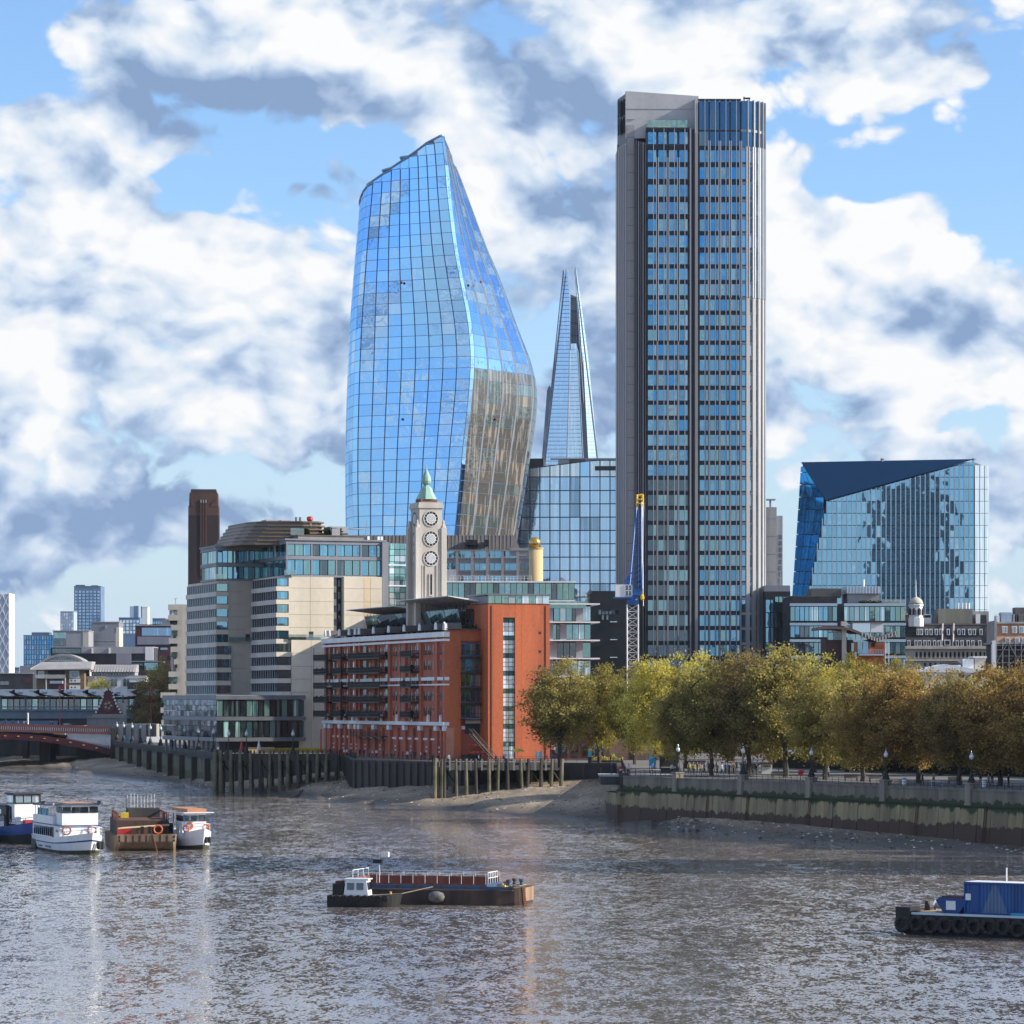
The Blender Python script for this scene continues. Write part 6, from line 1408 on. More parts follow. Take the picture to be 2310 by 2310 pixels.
def mansard_terrace():
    fr = FR('mansard_terrace', 'long old stone terrace with dark slate mansard and two rows of dormers', 'building', 2040, 800, 0, 7.0); z = fr.z; o = fr.o; X = lambda x: fr.u(x)
    a, b = z(1462), z(1409); u1 = X(2247)
    fr.bx('stone_wall', 'stone_pale', 0, u1, .6, 16, 0, a-.2); fr.bx('cornice', 'portland', -.2, u1+.2, -.2, 16.5, a-.2, a+.5)
    MB().prism([(0, .6, a), (0, 4.2, b), (0, 13, b), (0, 16, a)], (u1, 0, 0)).build('mansard_roof', 'slate', o)
    fr.bx('ridge', 'roof_lead', 0, u1, 4.0, 5, b-.05, b+.35)
    def dormer(x, y0, y1, w):
        t = (z((y0+y1)/2)-a)/(b-a); v = .6+3.6*t-1.0
        fr.bx('dormer', 'white', X(x), X(x+w), v, v+2.2, z(y1), z(y0)); fr.bx('dormer_window', 'glass_dark', X(x)+.16, X(x+w)-.16, v-.05, v, z(y1-1.5), z(y0+2))
    for x in (2070, 2078.5, 2090, 2100, 2112, 2122, 2139, 2163, 2173.5, 2188, 2198, 2213): dormer(x, 1418, 1432, 6.3)
    for x in (2048, 2064, 2073, 2084.5, 2094, 2106, 2116.5, 2157, 2168, 2182, 2192.5, 2208): dormer(x, 1444, 1458, 6.3)
    dormer(2131.5, 1443, 1456, 13)
    for x in (2125, 2150, 2228): MB().tube((X(x), .3, a), (X(x+6), 3.8, b+.3), .22, 5).build('party_wall', 'roof_pale', o)
    for i in range(17): 
        fr.bx('arched_window', 'dark_room', X(2066+9.6*i), X(2070+9.6*i), .5, .62, z(1482), z(1471)); fr.bx('window_pier', 'stone_pale', X(2061.5+9.6*i), X(2063.5+9.6*i), .2, .6, z(1486), z(1468))
    for i in range(9): fr.bx('lower_window', 'glass_dark', X(2085+12*i), X(2090+12*i), .5, .62, z(1502), z(1495))
    fr.bx('string_course', 'stone_pale', 0, u1, .1, .65, z(1491), z(1487))
    # rooftop plant and flues
    fr.bx('plant_screen', 'plant_olive', X(2123), X(2200), 5, 13, b, z(1372)); fr.bx('plant_box', 'white', X(2090), X(2108), 6, 10, b, z(1384)); fr.bx('plant_vent', 'dark_room', X(2091.5), X(2106.5), 5.95, 6.1, z(1392), z(1386))
    for x in (2172, 2181, 2189, 2196): MB().tube((X(x), 8, z(1372)), (X(x), 8, z(1358)), .22, 8).build('flue', 'white', o)
    fr.bx('plant_box', 'roof_pale', X(2201), X(2240), 7, 12, b, z(1377)); fr.bx('plant_box', 'white', X(2208), X(2218), 5, 7, b, z(1384)); fr.bx('plant_box', 'slate', X(2219), X(2232), 5, 7, b, z(1386)); fr.bx('small_turret', 'brick_brown', X(2046), X(2056), 5, 8, b, z(1386)); fr.bx('turret_roof', 'stone_pale', X(2045), X(2057), 4.8, 8.2, z(1386), z(1382))
    fr.bx('chimney_stack', 'slate', X(2055), X(2071), 3, 5, a+2, z(1400))
mat('plant_olive', (.26, .245, .19), (.19, .18, .145), .3, .8, streak=True)
mansard_terrace()
def cupola():
    fr = FR('white_cupola', 'white domed octagonal cupola with a spike on the old terrace roof', 'cupola', 2055, 796, 0, PZ(1412, 796)); z = fr.z; w = fr.u(2090); c = (w/2, w/2+3.5); r = w/2
    MB().lathe([(r*1.02, 0), (r*1.02, z(1393)), (r*.9, z(1393))], (*c, 0), 8, .39).build('base', 'white', fr.o); MB().lathe([(r*.9, z(1393)), (r*.9, z(1366))], (*c, 0), 8, .39).build('drum', 'white', fr.o); MB().lathe([(r*1.0, z(1366)), (r*1.03, z(1363.5)), (r*.95, z(1362))], (*c, 0), 8, .39).build('cornice', 'white', fr.o)
    MB().lathe([(r*.95, z(1362)), (r*.9, z(1357)), (r*.72, z(1351)), (r*.42, z(1347)), (r*.12, z(1345)), (r*.1, z(1342)), (.04, z(1341))], (*c, 0), 16).build('dome', 'stone_pale', fr.o, smooth=True)
    MB().tube((*c, z(1343)), (*c, z(1306)), .14, 5, .05).build('spike', 'white', fr.o)
    for k in range(8):
        t = math.pi/4*k+math.pi/8+.39-.39; p = (c[0]+r*.86*math.cos(t+.0), c[1]+r*.86*math.sin(t)); MB().lathe([(.42, z(1386)), (.42, z(1374)), (.2, z(1371)), (.02, z(1370))], (*p, 0), 8).build('arch_opening', 'dark_room', fr.o)
cupola()
def ochre_mansard():
    fr = FR('ochre_mansard_house', 'ochre tiled mansard house with white dormers at the right edge', 'house', 2249, 770, 0, 7.0); z = fr.z; X = lambda x: fr.u(x); u1 = X(2420); a, b = z(1462), z(1406)
    fr.bx('wall', 'slate', 0, u1, .6, 14, 0, a); MB().prism([(0, .6, a), (0, 3.2, b), (0, 12, b), (0, 14, a)], (u1, 0, 0)).build('mansard_roof', 'tile_ochre', fr.o); fr.bx('party_wall', 'roof_pale', -.6, 0, 0, 12, 0, z(1400))
    for y0, y1, xs in ((1412, 1428, (2264, 2286, 2302, 2325, 2347)), (1438, 1450, (2269, 2291, 2307, 2330))):
        for x in xs:
            t = (z((y0+y1)/2)-a)/(b-a); v = .6+2.6*t-.9; fr.bx('dormer', 'white', X(x), X(x+11), v, v+2.5, z(y1), z(y0)); fr.bx('dormer_window', 'glass_pale', X(x)+.2, X(x+11)-.2, v-.05, v, z(y1-1.5), z(y0+2))
    fr.bx('roof_deck', 'roof_pale', 0, u1, 2.5, 12, b, b+.4); 
    for x0, x1, y, m in ((2255, 2262, 1388, 'white'), (2266, 2290, 1380, 'fin_steel'), (2292, 2305, 1384, 'roof_pale'), (2297, 2345, 1369, 'roof_lead')): fr.bx('roof_plant', m, X(x0), X(x1), 5, 9, b+.4, z(y))
    r = MB()
    for i in range(14): r.tube((X(2250+12*i), 3, b), (X(2250+12*i), 3, b+2), .05, 4)
    r.tube((0, 3, b+2), (u1, 3, b+2), .05, 4).build('roof_rail', 'mid_grey', fr.o)
mat('tile_ochre', (.42, .25, .15), (.35, .2, .12), .3, .8, streak=True)
ochre_mansard()
def scaffold():
    fr = FR('scaffolded_block', 'dark block wrapped in scaffolding at the right edge above the trees', 'scaffolding', 2238, 660, 0, 7.0); z = fr.z; X = lambda x: fr.u(x); u1 = X(2440)
    fr.bx('wall', 'dark_room', .5, u1, 1.5, 12, 0, z(1452)); fr.bx('edge_sheet', 'white', 0, X(2246), -.2, 1.4, 0, z(1445)); fr.bx('roof_edge', 'mid_grey', 0, u1, 0, 12, z(1453), z(1449))
    for i in range(12): MB().tube((X(2248+14*i), 0, 0), (X(2248+14*i), 0, z(1446)), .07, 5).build('standard', 'scaffold', fr.o)
    for y in (1456, 1466, 1480, 1495, 1510, 1525): MB().tube((0, 0, z(y)), (u1, 0, z(y)), .06, 5).build('ledger', 'scaffold', fr.o)
    for x, y0, y1 in ((2248, 1495, 1452), (2276, 1452, 1495), (2290, 1500, 1455), (2318, 1455, 1500)): MB().tube((X(x), -.05, z(y0)), (X(x+24), -.05, z(y1)), .055, 5).build('brace', 'scaffold', fr.o)
mat('scaffold', (.22, .23, .25), None, .5, .5, metal=.3)
scaffold()
def white_lodge():
    fr = FR('white_low_building', 'low white building and cabins just showing over the trees', 'building', 2056, 610, 0, 7.0); z = fr.z; X = lambda x: fr.u(x)
    fr.bx('wall', 'white', 0, X(2230), 0, 10, 0, z(1512)); MB().prism([(X(2070), -.5, z(1512)), (X(2130), -.5, z(1498)), (X(2235), -.5, z(1515)), (X(2235), -.5, z(1518)), (X(2070), -.5, z(1516))], (0, 11, 0)).build('roof', 'white', fr.o)
    fr.bx('cabin', 'white', X(2175), X(2200), 2, 8, z(1510), z(1486)); fr.bx('cabin', 'stone_pale', X(2202), X(2225), 2, 8, z(1510), z(1484)); fr.bx('cabin_roof', 'white', X(2198), X(2229), 1.5, 8.5, z(1484), z(1480)); fr.bx('dark_strip', 'slate', X(2136), X(2168), 1.5, 8, z(1500), z(1494)); fr.bx('cabin', 'white', X(2134), X(2170), 1.6, 8, z(1512), z(1500))
    for i in range(7): fr.bx('window', 'glass_dark', X(2070+22*i), X(2080+22*i), -.05, 0, z(1535), z(1522))
white_lodge()

# ================================================================== left-hand city
def simple_block(name, label, x0, x1, ytop, D, m, glassrows=None, deg=0, depth=18, cat='building', cols=6, gm=('glass_far',), ybot=None, extra=None, gap=.3):
    fr = FR(name, label, cat, x0, D, deg, 7.0); z = fr.z; u1 = fr.u(x1)
    fr.bx('wall', m, 0, u1, .3, depth, 0, z(ytop))
    if glassrows:
        q = wall_grid(fr, .2, lin(0.2, u1-.2, cols), [z(y) for y in glassrows], gap, gm, None, R); panes(fr.o, q, 'window', 300, .12, .003, 3)
    fr.bx('parapet', m, -.15, u1+.15, .1, depth, z(ytop), z(ytop)+.4)
    if extra: extra(fr, z)
    return fr
simple_block('blue_tower', 'tall slim blue glass tower on the far left skyline', 167, 227, 1323, 2600, 'far_blue', [1425-7.2*i for i in range(14)], 0, 25, 'tower', 7, ('glass_far', 'glass_far2'), gap=.45, extra=lambda fr, z: (fr.bx('roof_line', 'far_dark', 1, 8, 2, 6, z(1323), z(1319)), fr.bx('roof_line', 'far_dark', 13, 18, 2, 6, z(1323), z(1320))))
def lattice_tower():
    D = 1500; fr = FR('lattice_tower', 'pale tower with criss-cross white bracing cut by the left edge', 'tower', -60, D, 0, 7.0); z = fr.z; u1 = fr.u(21)
    fr.bx('wall', 'far_glass', 0, u1-.2, .4, 16, 0, z(1340)); fr.bx('corner_post', 'white', u1-.5, u1, 0, 16, 0, z(1338))
    h = z(1340)
    for k in range(14):
        for s in (1, -1):
            y0 = h-k*6.8; x = 0
            b = MB(); w = u1
            for i in range(5):
                a0, a1 = u1*i/5, u1*(i+1)/5; d = 6.8*1.0
                za, zb = (y0, y0-d) if (i % 2 == 0) == (s == 1) else (y0-d, y0)
                b.tube((a0, .15, za), (a1, .15, zb), .28, 4)
            if y0-7 > 0: b.build('brace', 'white', fr.o)
lattice_tower()
simple_block('patterned_tower', 'short mottled grey tower beside the blue tower on the far left', 136, 166, 1380, 2500, 'far_glass', [1430-8*i for i in range(7)], 0, 20, 'tower', 5, ('glass_far', 'far_glass', 'white'), gap=.4)
simple_block('blue_office', 'wide blue glass office low on the left skyline', 53, 123, 1434, 1900, 'far_blue', [1510-11*i for i in range(8)], 0, 20, 'building', 12, ('glass_vivid', 'glass_far2', 'glass_blue'), extra=lambda fr, z: fr.bx('roof_plant', 'far_dark', 4, 14, 4, 14, z(1434), z(1426)))
simple_block('far_glass_block', 'pale blue far glass block right of the blue tower', 268, 315, 1394, 2400, 'far_blue', [1430-8*i for i in range(5)], 0, 20, 'building', 6, ('glass_far', 'glass_pale'), extra=lambda fr, z: (fr.bx('upper_block', 'far_glass', fr.u(290), fr.u(299), 8, 14, z(1394), z(1367)), fr.bx('upper_block', 'far_blue', fr.u(300), fr.u(309), 8, 14, z(1394), z(1366))))
simple_block('white_far_tower', 'pale far tower with a thin red stripe', 318, 333, 1370, 2700, 'white', None, 0, 15, 'tower', extra=lambda fr, z: fr.bx('red_stripe', 'hold_red', 0, .8, .1, .3, 10, z(1368)))
simple_block('far_white_block', 'small pale blue block with rooftop posts near the cream building', 344, 373, 1396, 2200, 'far_blue', [1425-8*i for i in range(4)], 0, 15, 'building', 5, ('glass_pale', 'glass_far'), extra=lambda fr, z: [fr.bx('roof_post', 'white', fr.u(346+6*i), fr.u(347.4+6*i), 3, 4, z(1396), z(1391)) for i in range(5)])
simple_block('small_blue_block', 'tiny pale blue block low between the lattice tower and the blue office', 25, 43, 1507, 1800, 'far_blue', [1540-7*i for i in range(5)], 0, 12, 'building', 5, ('glass_pale', 'glass_far'))
def riverside_greys():
    D = 1180
    def add(name, label, x0, x1, y0, m, D, win=None, extra=None):
        fr = FR(name, label, 'building', x0, D, 0, 7.0); z = fr.z; u1 = fr.u(x1); fr.bx('wall', m, 0, u1, 0, 14, 0, z(y0)); fr.bx('roof_edge', 'roof_pale' if m != 'slate' else 'mid_grey', -.2, u1+.2, -.2, 14, z(y0), z(y0)+.3)
        if win:
            for (xa, xb, ya, yb, gm) in win: fr.bx('window', gm, fr.u(xa), fr.u(xb), -.08, 0, z(yb), z(ya))
        if extra: extra(fr, z)
    add('grey_block', 'blank grey block with a sunlit right end on the left skyline', 207, 268, 1404, 'grey_panel', 1260, [(231, 236, 1430, 1436, 'slate')], lambda fr, z: (fr.bx('sunny_end', 'stone_pale', fr.u(262), fr.u(269), -.1, 12, z(1460), z(1415)), fr.bx('stack', 'mid_grey', fr.u(237), fr.u(240), -.3, 0, z(1418), z(1410)), fr.bx('low_wing', 'grey_panel', fr.u(200), fr.u(262), -1, 0, 0, z(1428)), fr.bx('band', 'mid_grey', fr.u(200), fr.u(262), -1.1, -1, z(1446), z(1445))))
    add('glass_corner_block', 'dark glazed corner block with a beige end left of the grey block', 120, 200, 1424, 'mid_grey', 1240, [(121, 149, 1427, 1440, 'glass_teal'), (121, 149, 1442, 1456, 'glass_dark')], lambda fr, z: fr.bx('beige_end', 'stone_pale', fr.u(187), fr.u(200), -.1, 12, z(1462), z(1424)))
    add('maroon_block', 'maroon and grey block below the far pale towers', 305, 384, 1412, 'maroon', 1200, [(320, 395, 1416, 1434, 'glass_far2'), (346, 356, 1461, 1466, 'glass_dark'), (362, 378, 1461, 1466, 'glass_teal'), (380, 400, 1479, 1488, 'glass_teal')], lambda fr, z: (fr.bx('grey_band', 'grey_lilac', fr.u(310), fr.u(396), -.4, 0, z(1454), z(1436)), fr.bx('roof_box', 'hold_red', fr.u(312), fr.u(352), 3, 8, z(1412), z(1408)), fr.bx('grey_top', 'grey_panel', fr.u(364), fr.u(396), 1, 9, z(1416), z(1397))))
    add('dark_wide_block', 'dark wide roofed block with white flues below the grey block', 114, 346, 1461, 'slate', 1140, [(118, 182, 1463, 1474, 'glass_dark')], lambda fr, z: (fr.bx('roof_slab', 'mid_grey', fr.u(184), fr.u(328), -.6, 12, z(1474), z(1460)), fr.bx('white_end', 'white', fr.u(328), fr.u(346), -.7, 10, z(1490), z(1459)), fr.bx('grey_wall', 'grey_lilac', fr.u(263), fr.u(296), -.8, 0, z(1498), z(1474)), fr.bx('flue', 'white', fr.u(207), fr.u(210), -1, -.6, z(1474), z(1462)), fr.bx('flue', 'white', fr.u(246), fr.u(249), -1, -.6, z(1474), z(1462))))
    add('glass_link_block', 'green glazed link by the brown autumn tree on the left', 296, 362, 1493, 'slate', 1110, [(326, 356, 1495, 1512, 'glass_teal'), (300, 322, 1497, 1508, 'glass_dark')])
    add('dark_far_block', 'dark low blocks at the far left behind the station', -20, 74, 1520, 'slate', 1200, [(0, 20, 1537, 1545, 'glass_dark'), (52, 70, 1530, 1540, 'maroon')], lambda fr, z: fr.bx('step', 'grey_panel', fr.u(44), fr.u(90), 1, 9, 0, z(1502)))
    fr = FR('barrel_roof_hall', 'pale hall with a low arched roof on the left bank', 'building', 92, 1120, 0, 7.0); z = fr.z; X = lambda x: fr.u(x)
    fr.bx('wall', 'stone_pale', 0, X(195), 0, 14, 0, z(1492)); q = [(X(94+(i/12)*96), -1, z(1492-17*math.sin(math.pi*(i/12))**.8 if 0 < i < 12 else 1492)) for i in range(13)]
    for a, b in zip(q, q[1:]): MB().prism([a, b, (b[0], b[1], b[2]-.8), (a[0], a[1], a[2]-.8)], (0, 14, 0)).build('arched_roof', 'roof_pale', fr.o)
    MB().prism([(p[0], 0, p[2]-.8) for p in q], (0, .4, 0)).build('gable', 'white', fr.o)
    for i in range(8): fr.bx('gable_window', 'glass_dark', X(112+7*i), X(117+7*i), -.1, 0, z(1488), z(1481))
    fr = FR('riverside_pub', 'brown brick riverside pub with wide eaves and white windows', 'pub', 74, 1085, 0, 7.0); z = fr.z; X = lambda x: fr.u(x)
    fr.bx('wall', 'brick_brown2', X(82), X(190), 0, 14, 0, z(1510)); MB().prism([(X(70), -1.5, z(1508)), (X(92), 3, z(1493)), (X(205), 3, z(1492)), (X(206), -1.5, z(1508)), (X(206), -1.5, z(1511)), (X(70), -1.5, z(1511))], (0, 9, 0)).build('roof', 'roof_pale', fr.o)
    for x0, x1 in ((86, 100), (157, 179)):
        fr.bx('window_frame', 'white', X(x0), X(x1), -.12, 0, z(1529), z(1513)); fr.bx('window_glass', 'glass_dark', X(x0+2), X(x1-2), -.16, -.1, z(1527), z(1515))
    for y in (1531, 1546): fr.bx('white_panel', 'white', X(156), X(181), -.1, 0, z(y+9), z(y)); fr.bx('panel_window', 'dark_room', X(160), X(163), -.14, -.09, z(y+6), z(y+3)); fr.bx('panel_window', 'dark_room', X(168), X(171), -.14, -.09, z(y+6), z(y+3))
    fr.bx('balcony', 'mid_grey', X(82), X(150), -2.2, 0, z(1531), z(1529)); fr.bx('balcony_glass', 'glass_clear', X(82), X(150), -2.2, -2.15, z(1529), z(1522)); fr.bx('balcony_room', 'dark_room', X(108), X(146), -.05, .1, z(1528), z(1512)); fr.bx('bay_white', 'white', X(114), X(143), -1.8, -.2, z(1542), z(1536)); fr.bx('bay_red', 'maroon', X(112), X(146), -1.5, -.2, z(1556), z(1543))
    for x in (105, 148): fr.bx('balcony_post', 'white', X(x), X(x+2), -2.1, -1.8, 0, z(1531))
    fr = FR('white_terrace', 'low white riverside terrace with a ribbed pale roof beside the pub', 'building', 188, 1090, 0, 7.0); z = fr.z; X = lambda x: fr.u(x)
    fr.bx('wall', 'white', 0, X(330), 0, 12, 0, z(1525)); fr.bx('upper_wall', 'mid_grey', X(206), X(304), .5, 10, z(1525), z(1513)); MB().prism([(X(204), -.8, z(1516)), (X(204), 4, z(1499)), (X(204), 9, z(1499)), (X(204), 9, z(1516))], (X(306)-X(204), 0, 0)).build('roof', 'roof_pale', fr.o)
    for i in range(16): MB().prism([(X(206+6.2*i), -.85, z(1515)), (X(206+6.2*i), 4, z(1498.5)), (X(206+6.2*i), 4.1, z(1499.5)), (X(206+6.2*i), -.8, z(1516))], (.18, 0, 0)).build('roof_seam', 'mid_grey', fr.o)
    for i in range(15): fr.bx('upper_window', 'glass_dark', X(209+6.3*i), X(212.5+6.3*i), .4, .5, z(1523), z(1518))
    for x in (192, 250, 258, 278, 286): fr.bx('window', 'glass_dark', X(x), X(x+6), -.1, 0, z(1548), z(1532))
    fr.bx('terrace_rail', 'pink_rail', X(240), X(335), -.3, -.2, z(1526), z(1523.5)); fr.bx('dark_door', 'slate', X(288), X(316), -.5, 0, 0, z(1539))
mat('maroon', (.09, .035, .05), None, .2, .7); mat('grey_lilac', (.28, .28, .33), None, .2, .7, streak=True); mat('brick_brown2', (.24, .16, .10), None, .3, .8); mat('pink_rail', (.5, .36, .33), None, 1, .7)
riverside_greys()
def brutalist_flats():
    fr = FR('concrete_balcony_flats', 'concrete flats with stacked box balconies left of the cream building', 'building', 380, 930, 8, 7.0); z = fr.z; X = lambda x, v=0: fr.u(x, v)
    fr.bx('core', 'concrete', X(391), X(424), 1.5, 16, 0, z(1363)); fr.bx('stair_core', 'concrete', X(398), X(412), .8, 2, 0, z(1363))
    ys = [1364, 1388, 1410, 1440, 1459, 1487, 1515, 1543, 1562, 1596, 1624, 1650]; xo = [380, 380, 386, 380, 385, 392, 380, 380, 362, 362, 364, 364]
    for k, (y, x) in enumerate(zip(ys, xo)):
        fr.bx('balcony_box', 'concrete_light', X(x), X(402 if k < 8 else 396), -1.6, 1.6, z(y+12), z(y)); 
        if k % 2 == 0: fr.bx('balcony_window', 'glass_pale' if k < 2 else 'glass_green', X(x+2), X(400 if k < 8 else 394), -.4, 1.4, z(y+24), z(y+13))
        else: fr.bx('balcony_void', 'dark_room', X(x+4), X(400), .4, 1.45, z(y+20), z(y+12))
    MB().tube((X(398), 6, z(1363)), (X(398), 6, z(1348)), .12, 4).tube((X(394), 6, z(1350)), (X(402), 6, z(1348)), .1, 4).build('roof_aerial', 'mid_grey', fr.o)
    fr.bx('low_white', 'white', X(330), X(396), -3, 1, 0, z(1662)); fr.bx('gold_emblem', 'gold', X(376), X(380), -1.72, -1.6, z(1618), z(1610))
mat('concrete_light', (.50, .46, .40), (.38, .35, .31), .25, .8, streak=True)
brutalist_flats()

# ------------------------------------------------------------------ bridges
def road_bridge():
    fr = FR('road_bridge', 'dark red iron arch road bridge with white lattice spandrel', 'bridge', 252, 930, 0, 0); z = fr.z; o = fr.o; X = lambda x: fr.u(x)
    xl = -260
    dk = lambda x: 1639-(252-x)*.028-(0 if x > 0 else 0)      # parapet top
    xs = list(range(250, xl, -30))
    for a, b in zip(xs, xs[1:]):
        MB().prism([(X(b), 0, z(dk(b)+6)), (X(a), 0, z(dk(a)+6)), (X(a), 0, z(dk(a))), (X(b), 0, z(dk(b)))], (0, .5, 0)).build('parapet_rail', 'bridge_pink', o)
        m = MB()
        for i in range(6): x = a-5*i-2; m.box(X(x)-.14, X(x)+.14, -.05, .35, z(dk(x)+13), z(dk(x)+6))
        tag(m.build('balusters', 'roof_pale', o), kind='stuff')
        MB().prism([(X(b), .1, z(dk(b)+14)), (X(a), .1, z(dk(a)+14)), (X(a), .1, z(dk(a)+5)), (X(b), .1, z(dk(b)+5))], (0, .3, 0)).build('parapet_panel', 'bridge_red', o)
        MB().prism([(X(b), -.4, z(dk(b)+18)), (X(a), -.4, z(dk(a)+18)), (X(a), -.4, z(dk(a)+13)), (X(b), -.4, z(dk(b)+13))], (0, 1, 0)).build('deck_girder', 'bridge_pink', o)
        MB().prism([(X(b), .6, z(dk(b)+15)), (X(a), .6, z(dk(a)+15)), (X(a), .6, z(dk(a)+9)), (X(b), .6, z(dk(b)+9))], (0, 30, 0)).build('deck', 'asphalt', o)
    arch = lambda x: 1654+36*((x+5)/255)**2 if x > -5 else 1654+36*((x+5)/255)**2
    pts = list(range(250, xl, -17))
    for a, b in zip(pts, pts[1:]): MB().prism([(X(b), -.2, z(arch(b)+14)), (X(a), -.2, z(arch(a)+14)), (X(a), -.2, z(arch(a)-.5)), (X(b), -.2, z(arch(b)-.5))], (0, 30, 0)).build('arch_rib', 'bridge_red', o)
    for i in range(8): 
        x = 12+29.5*i; MB().lathe([(.05, -.1), (.38, 0), (.38, .2), (.05, .3)], (0, 0, 0), 10).build('boss', 'gold', o).location = (X(x), -.4, z(arch(x)+6.5))
    # white spandrel lattice
    s = MB()
    for k in range(22):
        x0 = 150+4.6*k
        y1 = arch(x0)-.5; y0 = dk(x0)+18
        if y1-y0 > 1.5:
            s.tube((X(x0), .05, z(y0)), (X(min(250, x0+(y1-y0)*.8)), .05, z(y1)), .16, 4); s.tube((X(x0), .05, z(y1)), (X(min(250, x0+(y1-y0)*.8)), .05, z(y0)), .12, 4)
    s.tube((X(150), .05, z(dk(150)+19)), (X(250), .05, z(dk(250)+19)), .25, 4); s.build('spandrel_lattice', 'white', o)
    MB().prism([(X(140), .6, z(1660)), (X(250), .6, z(dk(250)+19)), (X(250), .6, z(arch(250)))], (0, .3, 0)).build('spandrel_back', 'slate', o)
    fr.bx('abutment', 'concrete_dark', X(250), X(262), -.5, 30, 0, z(1643))
    fr.bx('abutment_wall', 'concrete', X(262), X(338), .5, 25, 0, z(1634)); 
    for k in range(5): fr.bx('abutment_pier', 'concrete_dark', X(262+17*k), X(266+17*k), -.2, .6, 0, z(1634))
    for k in range(4): fr.bx('wall_poster', 'roof_pale', X(267+17*k), X(278+17*k), .35, .5, 7.2, z(1648))
    fr.bx('blue_poster', 'cyan', X(282), X(290), .28, .36, 7.4, 9)
    fr.bx('pier', 'concrete_dark', X(75), X(100), 12, 24, 0, z(1662)); fr.bx('pier_cap', 'concrete', X(60), X(170), 10, 26, z(1672), z(1660))
    for x in (4, 45, 60): fr.bx('far_pier', 'concrete_dark', X(x), X(x+9), 40, 46, 0, z(1655))
road_bridge()
def crest():
    fr = FR('bridge_crest', 'triangular painted railway crest with rows of white knobs on a stone plinth', 'monument', 196, 938, 0, PZ(1642, 938)); z = fr.z; X = lambda x: fr.u(x); o = fr.o
    fr.bx('plinth', 'stone_grey', X(196), X(283), 0, 4, 0, z(1618)); fr.bx('plinth_cap', 'stone_grey', X(194), X(285), -.3, 4.3, z(1620), z(1616)); fr.bx('upper_base', 'stone_grey', X(208), X(282), .3, 3.6, z(1616), z(1611))
    MB().prism([(X(212), 1, z(1611)), (X(276), 1, z(1611)), (X(262), 1, z(1590)), (X(256), 1, z(1577)), (X(254), 1, z(1562)), (X(250), 1, z(1555)), (X(238), 1, z(1555)), (X(233), 1, z(1562)), (X(231), 1, z(1577)), (X(226), 1, z(1590))], (0, 1.2, 0)).build('crest_body', 'crest_maroon', o)
    MB().lathe([(1.7, 0), (1.7, .3), (1.3, .3), (1.3, .15)], (0, 0, 0), 18).build('roundel', 'brick_brown', o).matrix_local = Matrix.Translation((X(243.5), .95, z(1592))) @ Matrix.Rotation(math.pi/2, 4, 'X')
    for k in range(5): t = k*2*math.pi/5; MB().lathe([(.02, -.4), (.4, -.2), (.4, .2), (.02, .4)], (X(243.5)+.8*math.cos(t), .6, z(1592)+.8*math.sin(t)), 8).build('rose_petal', 'pink_rail', o)
    L = [(216, 1607), (219, 1600), (223, 1594), (226, 1587), (228.5, 1580), (231, 1573), (232, 1566), (235, 1559), (240, 1556), (248, 1556)]
    for x, y in L+[(487-a, b) for a, b in L[:-2]]: MB().lathe([(.02, -.34), (.24, -.24), (.34, 0), (.24, .24), (.02, .34)], (X(x), .8, z(y)), 8).build('knob', 'white', o)
    fr.bx('side_block', 'stone_pale', X(262), X(281), 2.5, 4, z(1612), z(1586))
mat('stone_grey', (.33, .31, .29), (.24, .22, .21), .3, .8, streak=True); mat('crest_maroon', (.11, .03, .04), None, .4, .6)
crest()
def rail_bridge():
    fr = FR('railway_station_bridge', 'long railway bridge station with wavy white canopy and glazed platform', 'bridge', -120, 985, 0, 0); z = fr.z; X = lambda x: fr.u(x); o = fr.o
    u1 = X(330)
    fr.bx('girder', 'bridge_blue', 0, u1, 0, 20, z(1621), z(1603)); fr.bx('platform_band', 'bridge_blue', 0, u1, -.5, 20, z(1604), z(1600)); fr.bx('mid_rail', 'bridge_blue', 0, u1, -.3, 0, z(1596), z(1593.5)); fr.bx('train_dark', 'dark_room', 0, u1, 8, 14, z(1602), z(1572)); fr.bx('lower_beam', 'slate', 0, u1, .5, 18, z(1636), z(1621)); fr.bx('sky_gap', 'far_blue', 0, X(130), -.2, .4, z(1640), z(1626))
    q = wall_grid(fr, .2, [X(-120+13.7*i) for i in range(33)], [z(1601), z(1576)], .15, ['glass_dark', 'glass_teal', 'glass_dark', 'glass_room'], None, R); panes(o, q, 'screen_pane', 300, .08, .004, 3)
    for k in range(9):
        x = -128+55*k
        fr.bx('column', 'bridge_blue', X(x+19), X(x+21.5), -.2, .3, z(1604), z(1568))
        c = MB(); c.prism([(X(x), -3, z(1562)), (X(x+12), -3, z(1567)), (X(x+40), -3, z(1570.5)), (X(x+55), -3, z(1569)), (X(x+40), -3, z(1561)), (X(x+55), -3, z(1555)), (X(x), -3, z(1555))], (0, 24, 0)); c.build('canopy', 'white', o)
        for j in range(3): MB().lathe([(.02, -.05), (.22, 0), (.02, .05)], (0, 0, 0), 8).build('canopy_port', 'slate', o).location = (X(x+34+4.2*j), -3.1, z(1558.5))
        MB().lathe([(.6, -.3), (.9, 0), (.6, .4)], (X(x+12), -2.8, z(1562)), 8).build('canopy_node', 'fin_steel', o)
mat('bridge_blue', (.16, .21, .26), None, .3, .5, streak=True)
rail_bridge()
